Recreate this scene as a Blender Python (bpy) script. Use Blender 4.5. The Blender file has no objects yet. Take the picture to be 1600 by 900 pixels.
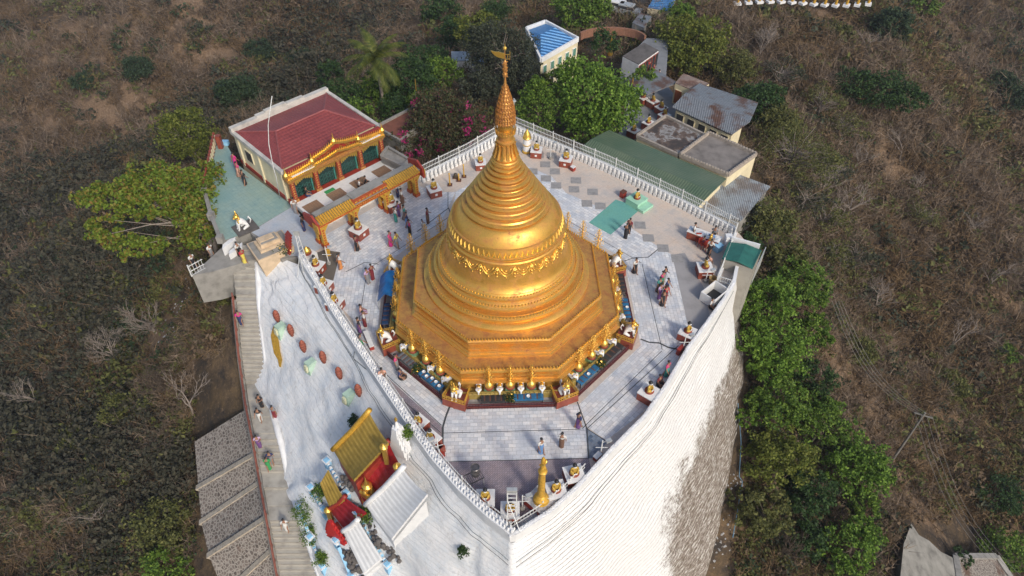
import bpy, bmesh, math, random
import numpy as np
from mathutils import Vector, Matrix
from mathutils.bvhtree import BVHTree

# ------------------------------------------------------------------ camera, sky, sun, exposure
random.seed(7); RNG = np.random.default_rng(11)
F = 1130.0; TH = 0.78787; CAM = np.array([0.369, -35.12, 37.29])
scn = bpy.context.scene; COL = scn.collection
cd = bpy.data.cameras.new("camera"); cam = bpy.data.objects.new("camera", cd); COL.objects.link(cam)
cam.location = CAM; cam.rotation_euler = (math.pi/2 - TH, 0, 0)
cd.sensor_width = 36; cd.lens = 36*F/1600; cd.clip_start = .5; cd.clip_end = 3000
scn.camera = cam
SUN_EL = math.radians(37); SUN_AZ = math.radians(32)      # azimuth: to the right of the camera, behind it
sd = Vector((math.sin(SUN_AZ)*math.cos(SUN_EL), -math.cos(SUN_AZ)*math.cos(SUN_EL), math.sin(SUN_EL)))
w = bpy.data.worlds.new("World"); scn.world = w; w.use_nodes = True
sk = w.node_tree.nodes.new("ShaderNodeTexSky"); sk.sky_type = 'NISHITA'; sk.sun_disc = False
sk.sun_elevation = SUN_EL; sk.sun_rotation = math.pi - SUN_AZ; sk.air_density = 1.0; sk.dust_density = 2.5; sk.ozone_density = .8
bg = w.node_tree.nodes["Background"]; w.node_tree.links.new(sk.outputs[0], bg.inputs[0]); bg.inputs[1].default_value = 0.142
sl = bpy.data.lights.new("sun", 'SUN'); sl.energy = 2.2; sl.angle = math.radians(9); sl.color = (1, .92, .80)
so = bpy.data.objects.new("sun", sl); COL.objects.link(so); so.rotation_euler = sd.to_track_quat('Z', 'Y').to_euler()
scn.view_settings.view_transform = 'Standard'; scn.view_settings.look = 'None'; scn.view_settings.gamma = 1
scn.view_settings.exposure = 0.12; scn.view_settings.use_curve_mapping = False
scn.cycles.max_bounces = 5; scn.cycles.diffuse_bounces = 2; scn.cycles.glossy_bounces = 3
scn.cycles.use_denoising = True

def at(px, py, z=0.0):
    """point of the photograph (1600 x 900) on the horizontal plane z"""
    X, Y = px-800, py-450
    d = np.array([X/F, math.cos(TH)-Y/F*math.sin(TH), -math.sin(TH)-Y/F*math.cos(TH)])
    return CAM + d*(z-CAM[2])/d[2]
def pj(P):
    q = np.asarray(P, float)-CAM
    fw = q[..., 1]*math.cos(TH)-q[..., 2]*math.sin(TH); dn = -q[..., 1]*math.sin(TH)-q[..., 2]*math.cos(TH)
    return 800+F*q[..., 0]/fw, 450+F*dn/fw

# ------------------------------------------------------------------ helpers
def tag(o, label=None, cat=None, group=None, kind=None):
    if label: o['label'] = label
    if cat: o['category'] = cat
    if group: o['group'] = group
    if kind: o['kind'] = kind
    return o
def empty(name, loc=(0, 0, 0), rz=0.0, label=None, cat=None, group=None):
    o = bpy.data.objects.new(name, None); COL.objects.link(o); o.location = tuple(loc); o.rotation_euler = (0, 0, rz)
    o.empty_display_size = .1
    return tag(o, label, cat, group)
def copy_tree(o, parent=None):
    c = o.copy(); COL.objects.link(c); c.parent = parent
    for ch in list(o.children): copy_tree(ch, c)
    return c
def dup(o, loc, rz=0.0, label=None, s=None):
    c = copy_tree(o); c.location = tuple(loc); c.rotation_euler = (0, 0, rz)
    if s: c.scale = (s, s, s)
    if label: c['label'] = label
    return c

class MB:
    def __init__(s): s.v = []; s.f = []; s.m = []; s.uv = {}
    def add(s, vs, fs, m=0):
        b = len(s.v); s.v += [tuple(map(float, p)) for p in vs]
        for f in fs: s.f.append(tuple(b+i for i in f)); s.m.append(m)
        return s
    def box(s, c, d, rz=0.0, m=0, top=1.0, M=None):
        """c = centre of the bottom face, d = full sizes, top = taper of the top face"""
        x, y, z = d[0]/2, d[1]/2, d[2]; cs, sn = math.cos(rz), math.sin(rz); vs = []
        for (k, zz) in ((1, 0), (top, z)):
            for (a, b) in ((-1, -1), (1, -1), (1, 1), (-1, 1)):
                X, Y = a*x*k, b*y*k
                vs.append((c[0]+X*cs-Y*sn, c[1]+X*sn+Y*cs, c[2]+zz))
        if M is not None: vs = [tuple(M @ Vector(v)) for v in vs]
        return s.add(vs, [(3, 2, 1, 0), (4, 5, 6, 7), (0, 1, 5, 4), (1, 2, 6, 5), (2, 3, 7, 6), (3, 0, 4, 7)], m)
    def beam(s, a, b, w, h=None, m=0):
        h = h or w; a = Vector(a); b = Vector(b); d = (b-a).normalized()
        u = d.cross(Vector((0, 0, 1)));
        if u.length < 1e-4: u = Vector((1, 0, 0))
        u.normalize(); t = u.cross(d)
        vs = [p+u*i*w/2+t*j*h/2 for p in (a, b) for (i, j) in ((-1, -1), (1, -1), (1, 1), (-1, 1))]
        return s.add(vs, [(0, 1, 2, 3), (7, 6, 5, 4), (4, 5, 1, 0), (5, 6, 2, 1), (6, 7, 3, 2), (7, 4, 0, 3)], m)
    def tube(s, pts, rs, n=6, m=0, cap=True):
        pts = [Vector(p) for p in pts]
        if not hasattr(rs, '__len__'): rs = [rs]*len(pts)
        vs = []; u = None
        for i, p in enumerate(pts):
            d = (pts[min(i+1, len(pts)-1)]-pts[max(i-1, 0)]).normalized()
            if u is None:
                u = d.cross(Vector((0, 0, 1)))
                if u.length < 1e-3: u = Vector((1, 0, 0))
            u = (u-d*u.dot(d)).normalized(); t = d.cross(u)
            for k in range(n):
                a = 2*math.pi*k/n; vs.append(p+(u*math.cos(a)+t*math.sin(a))*rs[i])
        fs = [(i*n+k, i*n+(k+1) % n, (i+1)*n+(k+1) % n, (i+1)*n+k) for i in range(len(pts)-1) for k in range(n)]
        if cap: fs += [tuple(range(n-1, -1, -1)), tuple(range((len(pts)-1)*n, len(pts)*n))]
        return s.add(vs, fs, m)
    def lathe(s, prof, n=24, c=(0, 0, 0), m=0, sx=1.0, sy=1.0, ph=0.0):
        vs = [(c[0]+r*sx*math.cos(ph+2*math.pi*k/n), c[1]+r*sy*math.sin(ph+2*math.pi*k/n), c[2]+z) for (r, z) in prof for k in range(n)]
        fs = [(i*n+k, i*n+(k+1) % n, (i+1)*n+(k+1) % n, (i+1)*n+k) for i in range(len(prof)-1) for k in range(n)]
        fs += [tuple(range(n-1, -1, -1)), tuple(range((len(prof)-1)*n, len(prof)*n))]
        return s.add(vs, fs, m)
    def slab(s, top, th, m=0):
        """solid under a polygon of 3-D points"""
        n = len(top); vs = [tuple(p) for p in top]+[(p[0], p[1], p[2]-th) for p in top]
        a = sum(top[i][0]*top[(i+1) % n][1]-top[(i+1) % n][0]*top[i][1] for i in range(n))
        if a < 0: vs = vs[:n][::-1]+vs[n:][::-1]
        return s.add(vs, [tuple(range(n)), tuple(range(2*n-1, n-1, -1))]+[(i, n+i, n+(i+1) % n, (i+1) % n) for i in range(n)], m)
    def ball(s, c, r, n=10, m=0, sc=(1, 1, 1)):
        k = max(4, n//2); prof = [(max(.002, math.sin(math.pi*i/k))*r, -math.cos(math.pi*i/k)*r*sc[2]) for i in range(k+1)]
        return s.lathe(prof, n, c, m, sc[0], sc[1])
    def build(s, name, mats, parent=None, smooth=False, auto=None, loc=None):
        me = bpy.data.meshes.new(name); me.from_pydata(s.v, [], s.f)
        for mm in (mats if isinstance(mats, (list, tuple)) else [mats]): me.materials.append(mm)
        if any(s.m): me.polygons.foreach_set('material_index', s.m)
        if smooth or auto:
            me.polygons.foreach_set('use_smooth', [True]*len(s.f))
            if auto: me.set_sharp_from_angle(angle=math.radians(auto))
        me.update()
        o = bpy.data.objects.new(name, me); COL.objects.link(o); o.parent = parent
        if loc is not None: o.location = tuple(loc)
        return o

def npmesh(name, V, Fq, mats, parent=None, mi=None, k=4):
    """fast mesh from numpy arrays: V (n,3), Fq (m,k)"""
    me = bpy.data.meshes.new(name); V = np.ascontiguousarray(V, np.float32); Fq = np.ascontiguousarray(Fq, np.int32)
    me.vertices.add(len(V)); me.vertices.foreach_set('co', V.ravel())
    me.loops.add(Fq.size); me.loops.foreach_set('vertex_index', Fq.ravel())
    me.polygons.add(len(Fq)); me.polygons.foreach_set('loop_start', np.arange(0, Fq.size, k, dtype=np.int32))
    me.polygons.foreach_set('loop_total', np.full(len(Fq), k, np.int32))
    for mm in (mats if isinstance(mats, (list, tuple)) else [mats]): me.materials.append(mm)
    if mi is not None: me.polygons.foreach_set('material_index', np.ascontiguousarray(mi, np.int32))
    me.update(calc_edges=True)
    o = bpy.data.objects.new(name, me); COL.objects.link(o); o.parent = parent
    return o

# ------------------------------------------------------------------ materials
class NT:
    def __init__(s, name):
        s.m = bpy.data.materials.new(name); s.m.use_nodes = True; s.t = s.m.node_tree; s.b = s.t.nodes['Principled BSDF']
    def n(s, typ, **kw):
        nd = s.t.nodes.new(typ)
        for k, v in kw.items():
            if k.startswith('i_'):
                nd.inputs[k[2:].replace('_', ' ')].default_value = v
            else: setattr(nd, k, v)
        return nd
    def l(s, a, b): s.t.links.new(a, b)
    def coord(s, kind='Object', scale=None):
        c = s.n('ShaderNodeTexCoord').outputs[kind]
        if scale is not None:
            mp = s.n('ShaderNodeMapping'); mp.inputs['Scale'].default_value = scale if hasattr(scale, '__len__') else (scale,)*3
            s.l(c, mp.inputs[0]); c = mp.outputs[0]
        return c
    def noise(s, co, scale, detail=4, rough=.6):
        nd = s.n('ShaderNodeTexNoise', i_Scale=scale, i_Detail=detail, i_Roughness=rough); s.l(co, nd.inputs['Vector']); return nd.outputs['Fac']
    def ramp(s, fac, stops, interp='LINEAR'):
        r = s.n('ShaderNodeValToRGB'); cr = r.color_ramp; cr.interpolation = interp
        while len(cr.elements) < len(stops): cr.elements.new(.5)
        for e, (p, c) in zip(cr.elements, stops):
            e.position = p; e.color = (*c, 1) if hasattr(c, '__len__') else (c, c, c, 1)
        s.l(fac, r.inputs[0]); return r.outputs[0]
    def mix(s, fac, a, b, mode='MIX'):
        x = s.n('ShaderNodeMix', data_type='RGBA', blend_type=mode)
        for v, k in ((fac, 0), (a, 6), (b, 7)):
            if isinstance(v, (int, float)): x.inputs[k].default_value = v
            elif isinstance(v, tuple): x.inputs[k].default_value = (*v, 1)
            else: s.l(v, x.inputs[k])
        return x.outputs[2]
    def math(s, op, a, b=None):
        x = s.n('ShaderNodeMath', operation=op)
        for v, k in ((a, 0), (b, 1)):
            if v is None: continue
            if isinstance(v, (int, float)): x.inputs[k].default_value = v
            else: s.l(v, x.inputs[k])
        return x.outputs[0]
    def bump(s, h, strength=.4, dist=.05):
        b = s.n('ShaderNodeBump', i_Strength=strength, i_Distance=dist); s.l(h, b.inputs['Height']); s.l(b.outputs[0], s.b.inputs['Normal'])
    def out(s, col=None, rough=.7, metal=0.0, spec=None):
        if col is not None:
            if isinstance(col, tuple): s.b.inputs['Base Color'].default_value = (*col, 1)
            else: s.l(col, s.b.inputs['Base Color'])
        for v, k in ((rough, 'Roughness'), (metal, 'Metallic'), (spec, 'Specular IOR Level')):
            if v is None: continue
            if isinstance(v, (int, float)): s.b.inputs[k].default_value = v
            else: s.l(v, s.b.inputs[k])
        return s.m

def simple(name, c, rough=.7, metal=0.0, var=.25, scale=3.0, bump=.15):
    """a plain painted or stone surface with uneven tone and a little relief"""
    t = NT(name); co = t.coord('Object'); nz = t.noise(co, scale, 5)
    c2 = tuple(x*(1-var) for x in c); c3 = tuple(min(1, x*(1+var*.6)) for x in c)
    t.bump(t.noise(co, scale*8, 3), bump, .02)
    return t.out(t.ramp(nz, [(.3, c2), (.5, c), (.72, c3)]), rough, metal)

M = {}
def gold(name, base, dull, thr=.5, scale=1.2, metal=.75, rough=.36):
    t = NT(name); co = t.coord('Object')
    a = t.noise(co, scale, 6, .7); b = t.noise(co, scale*14, 3, .6)
    f = t.ramp(t.math('ADD', t.math('MULTIPLY', a, .7), t.math('MULTIPLY', b, .3)), [(thr-.06, 0.0), (thr+.1, 1.0)])
    nn = t.n('ShaderNodeSeparateXYZ'); gg = t.n('ShaderNodeNewGeometry'); t.l(gg.outputs['Normal'], nn.inputs[0])
    red = t.ramp(t.noise(co, 2.2, 6, .75), [(.63, 0.0), (.67, .7)])
    col = t.mix(f, base, dull); fine = t.ramp(b, [(.3, .8), (.7, 1.1)])
    col = t.mix(t.math('MULTIPLY', red, t.ramp(nn.outputs[2], [(.35, .15), (.8, 1.0)])), col, (.30, .075, .05))
    col = t.mix(1.0, col, fine, 'MULTIPLY')
    r = t.ramp(f, [(0, rough), (1, .62)]); mt = t.ramp(f, [(0, metal), (1, .3)])
    t.bump(b, .25, .03)
    return t.out(col, r, mt)
M['gold'] = gold('gold_leaf', (.85, .48, .10), (.50, .22, .065), .53, 1.1)
M['gold_worn'] = gold('worn_gold', (.68, .38, .10), (.42, .18, .065), .50, 1.9, .55, .46)
M['gold_bright'] = gold('bright_gold', (.88, .56, .12), (.68, .38, .09), .66, 3, .8, .3)
M['gold_paint'] = simple('gold_paint', (.62, .36, .05), .45, .25, .35, 6)
M['olive_gold'] = simple('olive_gold_paint', (.33, .24, .06), .55, .1, .3, 2)
M['white'] = simple('white_plaster', (.72, .73, .74), .8, 0, .12, 2)
M['whitegloss'] = simple('white_marble', (.74, .74, .73), .35, 0, .1, 4)
M['cream'] = simple('cream_plaster', (.70, .62, .42), .8, 0, .14, 1.2)
M['concrete'] = simple('weathered_concrete', (.27, .26, .24), .9, 0, .3, 1.5, .3)
M['darkconc'] = simple('dark_concrete', (.11, .10, .095), .9, 0, .4, 1.5, .3)
M['red'] = simple('red_paint', (.30, .035, .022), .5, 0, .3, 3)
M['redtile'] = simple('red_glazed_tile', (.26, .06, .035), .4, 0, .3, 5)
M['brown'] = simple('brown_wood', (.12, .05, .03), .6, 0, .3, 4)
M['orange'] = simple('orange_paint', (.42, .085, .02), .55, 0, .25, 4)
M['green'] = simple('green_paint', (.16, .30, .17), .6, 0, .25, 4)
M['mint'] = simple('mint_paint', (.33, .60, .44), .6, 0, .15, 3)
M['blue'] = simple('blue_sheet', (.02, .13, .27), .45, 0, .4, 2, .5)
M['sky_blue'] = simple('pale_blue_paint', (.28, .55, .78), .7, 0, .15, 3)
M['metal'] = simple('galvanised_steel', (.50, .52, .52), .45, .4, .2, 5)
M['whitemetal'] = simple('white_painted_steel', (.66, .67, .66), .5, 0, .2, 5)
M['dark'] = simple('dark_shade_paint', (.03, .03, .032), .6, 0, .4, 3)
M['black'] = simple('black_lacquer', (.012, .012, .014), .4, 0, .3, 3)
M['skin'] = simple('skin', (.30, .16, .10), .6, 0, .1, 6, .02)
M['bark'] = simple('bark', (.10, .075, .055), .95, 0, .4, 6, .5)
M['palebark'] = simple('pale_bark', (.26, .22, .19), .95, 0, .3, 6, .4)
M['stonewall'] = simple('grey_stone', (.20, .19, .17), .9, 0, .4, 2.5, .5)

def corrugated(name, c, c2, period=.22, axis=0, thr=.55):
    t = NT(name); co = t.coord('Object'); sp = t.n('ShaderNodeSeparateXYZ'); t.l(co, sp.inputs[0])
    wv = t.math('SINE', t.math('MULTIPLY', sp.outputs[axis], 2*math.pi/period))
    nz = t.noise(co, .5, 6, .65); f = t.ramp(nz, [(thr-.05, 0.0), (thr+.08, 1.0)])
    col = t.mix(f, c, c2); col = t.mix(1.0, col, t.ramp(t.noise(co, 5, 4), [(.3, .78), (.7, 1.1)]), 'MULTIPLY')
    t.bump(wv, .8, period*.22)
    return t.out(col, .5, .15)
def tiles(name, c1, c2, mortar, sx=.6, sy=.3, msz=.012, off=.5, var=True, stain=None, rough=.45):
    """tile paving driven by the UV map, in metres"""
    t = NT(name); uv = t.coord('UV')
    b = t.n('ShaderNodeTexBrick', offset=off, i_Scale=1.0, i_Mortar_Size=msz, i_Brick_Width=sx, i_Row_Height=sy, i_Mortar_Smooth=.1, i_Bias=0.0)
    b.inputs['Color1'].default_value = (*c1, 1); b.inputs['Color2'].default_value = (*c2, 1); b.inputs['Mortar'].default_value = (*mortar, 1)
    t.l(uv, b.inputs['Vector']); col = b.outputs['Color']; co = t.coord('Object')
    col = t.mix(1.0, col, t.ramp(t.noise(co, .9, 5, .7), [(.28, (.76, .84, .92)), (.5, (1, 1, 1)), (.7, (1.0, .94, .88))]), 'MULTIPLY')
    if stain: col = t.mix(t.ramp(t.noise(co, .35, 5, .6), [(.52, 0.0), (.66, .75)]), col, stain)
    col = t.mix(1.0, col, t.ramp(t.noise(co, 7, 4, .7), [(.3, .86), (.7, 1.06)]), 'MULTIPLY')
    return t.out(col, rough, 0)
M['marble'] = tiles('marble_paving', (.78, .78, .78), (.55, .565, .60), (.33, .35, .37), .46, .26, .009, stain=(.50, .54, .60))
M['purple'] = tiles('mauve_floor_tile', (.36, .30, .33), (.27, .23, .26), (.18, .15, .17), .2, .1, .012, rough=.6, stain=(.33, .27, .27))
M['beige'] = tiles('beige_floor_tile', (.63, .54, .465), (.58, .50, .43), (.48, .42, .37), 1.2, 1.2, .01, 0, stain=(.46, .43, .41))
M['teal'] = tiles('teal_carpet', (.15, .40, .34), (.14, .37, .32), (.13, .34, .30), 3, 3, .004, 0, stain=(.13, .36, .33), rough=.8)
M['seagreen'] = tiles('pale_green_floor', (.30, .42, .38), (.27, .385, .35), (.22, .32, .29), .4, .4, .012, 0, stain=(.20, .34, .34))
M['checkblue'] = tiles('blue_check_tile', (.10, .14, .20), (.28, .32, .38), (.2, .22, .25), .22, .22, .012, 0)
M['parquet'] = tiles('brown_weave_tile', (.42, .27, .17), (.34, .21, .135), (.15, .10, .07), .16, .08, .012)
M['paleblue_floor'] = tiles('pale_blue_floor', (.50, .53, .58), (.46, .50, .55), (.38, .40, .44), 2.0, 2.0, .01, 0, stain=(.55, .50, .50))

def sheet(name, pts, mat, rot=0.0, kind='structure', th=None):
    """flat paving sheet; UVs in metres, turned by rot"""
    me = bpy.data.meshes.new(name); P = [tuple(map(float, p)) for p in pts]
    a = sum(P[i][0]*P[(i+1) % len(P)][1]-P[(i+1) % len(P)][0]*P[i][1] for i in range(len(P)))
    if a < 0: P = P[::-1]
    me.from_pydata(P, [], [tuple(range(len(P)))]); me.materials.append(mat)
    uv = me.uv_layers.new(name='UVMap'); c, s = math.cos(rot), math.sin(rot)
    for lp in me.loops:
        x, y, z = me.vertices[lp.vertex_index].co; uv.data[lp.index].uv = (x*c+y*s, -x*s+y*c)
    o = bpy.data.objects.new(name, me); COL.objects.link(o); tag(o, kind=kind)
    return o

# ------------------------------------------------------------------ terrain
def zst(y):   # height of the left stairway against its place along the run
    return float(np.interp(y, [370, 385, 440, 470, 600, 680, 745, 810, 930], [-.2, -.6, -2, -2.6, -7.2, -7.4, -9.0, -9.15, -12.6]))
CP = []       # control points: x, y, z
def cp(px, py, z): P = at(px, py, z); CP.append((P[0], P[1], z))
for a in [(1150, 480, -6), (1172, 560, -8.5), (1165, 640, -10.5), (1150, 760, -13), (1125, 900, -16),
          (370, 480, -4.5), (385, 600, -8), (405, 740, -10), (430, 890, -13), (300, 450, -11), (330, 380, -7), (300, 700, -14), (320, 880, -17),
          (200, 600, -22), (60, 600, -30), (50, 850, -28), (200, 850, -20), (0, 430, -42), (150, 310, -42), (300, 190, -38), (420, 110, -36), (540, 60, -35), (640, 5, -34),
          (0, 0, -42), (100, 100, -36), (220, 60, -31), (400, 15, -30), (0, 220, -39), (300, 330, -9), (250, 260, -22),
          (480, 140, -16), (560, 150, -7), (620, 120, -9), (700, 60, -13), (730, 0, -18), (640, 210, -3),
          (1000, 150, -4.5), (860, 100, -5), (940, 110, -5), (1020, 60, -7), (1050, 5, -9), (900, 5, -11), (810, 20, -11), (1130, 110, -5.5),
          (1200, 300, -6), (1250, 200, -8), (1180, 50, -8), (1320, 20, -13), (1300, 310, -13), (1410, 200, -18), (1500, 90, -26), (1590, 20, -36), (1590, 300, -36),
          (1450, 350, -23), (1290, 480, -14), (1220, 600, -13), (1400, 600, -23), (1590, 600, -33), (1250, 760, -16.5), (1400, 800, -22), (1590, 860, -31), (1210, 420, -8)]:
    cp(*a)
CP += [(0, 0, -6), (-6, 9, -5), (8, 8, -5), (0, 17, -4), (0, 27, -4), (-8, 20, -3), (-18, 12, -4), (19, 12, -4.5), (0, -12, -12), (0, -30, -20), (-20, -35, -22), (25, -35, -26),
       (-120, -40, -50), (120, -40, -60), (-260, 60, -20), (-260, 260, -10), (0, 330, -45), (260, 260, -60), (260, 40, -60), (-90, 300, -20), (110, 230, -40)]
CP = np.array(CP)
def _U(r2): return np.where(r2 > 1e-9, r2*np.log(np.maximum(r2, 1e-9)), 0)
def _tps(P, lam=2.0):
    n = len(P); d2 = ((P[:, None, :2]-P[None, :, :2])**2).sum(-1)
    A = np.zeros((n+3, n+3)); A[:n, :n] = _U(d2)+lam*np.eye(n)*10; A[:n, n] = 1; A[:n, n+1:] = P[:, :2]; A[n, :n] = 1; A[n+1:, :n] = P[:, :2].T
    return np.linalg.solve(A, np.r_[P[:, 2], 0, 0, 0])
TW = _tps(CP)
NG = [RNG.random((64, 64)) for _ in range(3)]
def vnoise(x, y, k=0):
    g = NG[k]; x0 = np.floor(x).astype(int); y0 = np.floor(y).astype(int); fx = x-x0; fy = y-y0
    fx = fx*fx*(3-2*fx); fy = fy*fy*(3-2*fy)
    a = g[x0 % 64, y0 % 64]; b = g[(x0+1) % 64, y0 % 64]; c = g[x0 % 64, (y0+1) % 64]; d = g[(x0+1) % 64, (y0+1) % 64]
    return a*(1-fx)*(1-fy)+b*fx*(1-fy)+c*(1-fx)*fy+d*fx*fy
FLAT = [(12, 36, 16, 12, -4.3), (18, 19, 9, 8, -3.8), (4, 44, 7, 6, -4.6), (-17, 13, 8, 8, -3.0), (-1, 2, 13.5, 13.5, -6), (0, 16, 9, 9, -3.5), (12, 8, 6, 7, -4.2), (-10, 8, 5, 6, -4.5)]
def surf(x, y):
    x = np.atleast_1d(np.asarray(x, float)); y = np.atleast_1d(np.asarray(y, float)); z = np.empty_like(x)
    for i in range(0, len(x), 20000):
        X = x[i:i+20000]; Y = y[i:i+20000]; r2 = (X[:, None]-CP[:, 0])**2+(Y[:, None]-CP[:, 1])**2
        z[i:i+20000] = _U(r2) @ TW[:-3]+TW[-3]+TW[-2]*X+TW[-1]*Y
    far = np.clip((np.hypot(x, y)-22)/40, 0, 1)
    z += far*((vnoise(x/23, y/23, 0)-.5)*7+(vnoise(x/9+5, y/9, 1)-.5)*3)+(vnoise(x/3.1, y/3.1, 2)-.5)*.7*np.clip(far*3+.3, 0, 1)
    rg_ = 1-np.abs(vnoise(y/8.5+.25*x/8.5+3, x/45+7, 1)*2-1); z += (rg_-.5)*np.clip((np.abs(x)-24)/22, 0, 1)*3.4
    for (cx, cy, rx, ry, fz) in FLAT:
        d = np.sqrt(((x-cx)/rx)**2+((y-cy)/ry)**2); k = np.clip((1.25-d)/.25, 0, 1); z = z*(1-k)+np.minimum(z, fz)*k
    return z
gx = np.concatenate([np.arange(-290, -60, 2.5), np.arange(-60, 60, .8), np.arange(60, 290, 2.5)]); gy = np.concatenate([np.arange(-60, 80, .8), np.arange(80, 360, 2.5)])
GX, GY = np.meshgrid(gx, gy); GZ = surf(GX.ravel(), GY.ravel())
V = np.stack([GX.ravel(), GY.ravel(), GZ], -1); nx, ny = len(gx), len(gy)
I = (np.arange(ny-1)[:, None]*nx+np.arange(nx-1)[None]).ravel(); Q = np.stack([I, I+1, I+nx+1, I+nx], -1)
t = NT('dry_hillside'); co = t.coord('Object')
a = t.noise(co, .06, 6, .65); b = t.noise(co, .5, 8, .75); c = t.noise(co, 3.0, 4, .7)
col = t.ramp(a, [(.36, (.06, .046, .030)), (.47, (.135, .094, .054)), (.57, (.215, .145, .082)), (.70, (.14, .12, .055))])
col = t.mix(t.ramp(b, [(.38, 0.0), (.62, 1.0)]), (.05, .043, .039), col)
col = t.mix(t.ramp(c, [(.56, 0.0), (.74, .7)]), col, (.28, .19, .115)); so_ = t.n('ShaderNodeAttribute', attribute_name='soil').outputs['Fac']
col = t.mix(t.ramp(t.math('ADD', so_, t.math('MULTIPLY', t.math('SUBTRACT', b, .5), .8)), [(.35, 0.0), (.7, 1.0)]), col, t.ramp(c, [(.3, (.14, .09, .058)), (.6, (.245, .17, .11)), (.75, (.36, .28, .20))]))
t.bump(b, .8, .5); M['ground'] = t.out(col, .95, 0, .1)
ter = npmesh('hills', V, Q, M['ground']); tag(ter, kind='structure'); ter.data.polygons.foreach_set('use_smooth', [True]*len(Q))
GRIDZ = GZ.reshape(ny, nx)
SOIL = []   # bare earth patches: x, y, radius
def gz(x, y):
    x = np.atleast_1d(x); y = np.atleast_1d(y)
    i = np.clip(np.searchsorted(gx, x)-1, 0, nx-2); j = np.clip(np.searchsorted(gy, y)-1, 0, ny-2)
    fx = np.clip((x-gx[i])/(gx[i+1]-gx[i]), 0, 1); fy = np.clip((y-gy[j])/(gy[j+1]-gy[j]), 0, 1)
    return (GRIDZ[j, i]*(1-fx)+GRIDZ[j, i+1]*fx)*(1-fy)+(GRIDZ[j+1, i]*(1-fx)+GRIDZ[j+1, i+1]*fx)*fy
def on(px, py, lift=0.0):
    """point seen at px,py that stands `lift` above the hillside; returns x, y, ground z"""
    zs = np.arange(3, -80, -.25); P = np.array([at(px, py, z) for z in zs]); d = zs-gz(P[:, 0], P[:, 1])-lift
    k = np.argmax(d <= 0) if (d <= 0).any() else len(zs)-1
    return P[k][0], P[k][1], zs[k]-lift
for (px, py, r_) in [(290, 440, 3.2), (262, 500, 3.0), (240, 555, 2.5), (315, 560, 1.8), (1300, 45, 6), (1260, 75, 4), (1450, 800, 4), (1330, 600, 3.5), (1295, 540, 2.5), (1420, 730, 3.5), (1350, 660, 2.5), (1190, 90, 3), (200, 45, 11), (90, 70, 10), (300, 80, 9), (170, 170, 8), (40, 200, 8), (210, 200, 6), (330, 30, 9), (1580, 210, 6),
      (1500, 700, 3), (1400, 550, 2.6), (1560, 480, 4), (1520, 60, 6), (1380, 260, 3.5), (120, 560, 3), (60, 900, 3), (250, 740, 2), (1215, 15, 4), (1425, 640, 2.5), (1500, 250, 4)]:
    x, y, z = on(px, py, 0); SOIL.append((x, y, r_))
def soil(x, y):
    k = np.zeros(len(x))
    for (a, b, r_) in SOIL: k = np.maximum(k, np.clip(1.5-np.hypot((x-a)*.8, (y-b)*1.15)/r_, 0, 1))
    return k*np.clip(vnoise(x/2.3, y/2.3, 1)*1.6, .3, 1)
a_ = ter.data.attributes.new('soil', 'FLOAT', 'POINT'); a_.data.foreach_set('value', soil(GX.ravel(), GY.ravel()).astype(np.float32))

# ------------------------------------------------------------------ white retaining wall of the hilltop
TOP = [(465, 400), (490, 440), (520, 490), (560, 550), (600, 610), (640, 670), (672, 715), (715, 765), (757, 805), (800, 838),
       (860, 800), (905, 760), (960, 700), (1010, 650), (1045, 600), (1080, 540), (1110, 500), (1135, 465), (1150, 440), (1158, 400)]
top = [at(x, y, .9) for x, y in TOP]
foot = [at(x, y, zst(y)) for x, y in [(396, 388), (397, 430), (402, 480), (410, 560), (420, 640), (446, 740), (466, 800), (492, 880)]]
foot += [np.array([-6.2, -22.5, -16.0]), np.array([.6, -26.5, -18.5])]
foot += [at(x, y, z) for x, y, z in [(1060, 1000, -18), (1112, 900, -16.2), (1130, 830, -15), (1143, 760, -13.4), (1150, 700, -12), (1156, 640, -10.4), (1163, 570, -8.6), (1152, 490, -6), (1162, 450, -5), (1170, 405, -4.5)]]
def resample(pts, n):
    pts = np.array(pts); d = np.r_[0, np.cumsum(np.linalg.norm(np.diff(pts, axis=0), axis=1))]; u = np.linspace(0, d[-1], n)
    return np.stack([np.interp(u, d, pts[:, k]) for k in range(3)], -1)
NU, NV = 181, 70; us = np.linspace(0, len(top)-1, NU)
def li(arr): arr = np.array(arr); return np.stack([np.interp(us, np.arange(len(arr)), arr[:, k]) for k in range(3)], -1)
T_ = li(top); T_[:, 2] = 0; F_ = li(foot); ext = (F_-T_); F2 = F_+ext*.15
WV = np.zeros((NV, NU, 3)); BR = np.zeros((NV, NU))
for j in range(NV):
    v = j/(NV-1)*1.15; P = T_+ext*v
    out = ext.copy(); out[:, 2] = 0; out /= np.linalg.norm(out, axis=1)[:, None]+1e-6
    left = np.clip((9-us)/1.0, 0, 1)
    bul = (vnoise(us*1.6, np.full(NU, v*3.5), 0)-.5)*1.3*min(1, v*5)*left+(vnoise(us*6., np.full(NU, v*16.), 2)-.5)*.35*min(1, v*5)*left+(vnoise(us*2.5, np.full(NU, v*9.), 1)-.5)*.35*(1-left)*min(1, v*5)
    ledge = (.35*np.floor(v*7)/7*left - .35*v*left)*1.2
    WV[j] = P+out*(bul+ledge)[:, None]
    thr = np.interp(us, [9, 10, 11, 12, 13, 14, 15, 16, 17, 19], [1.3, .9, .60, .50, .48, .50, .56, .68, .80, .5])
    BR[j] = np.clip((v-thr)/.34+.5, 0, 1)
I = (np.arange(NV-1)[:, None]*NU+np.arange(NU-1)[None]).ravel(); Q = np.stack([I, I+NU, I+NU+1, I+1], -1)
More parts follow.
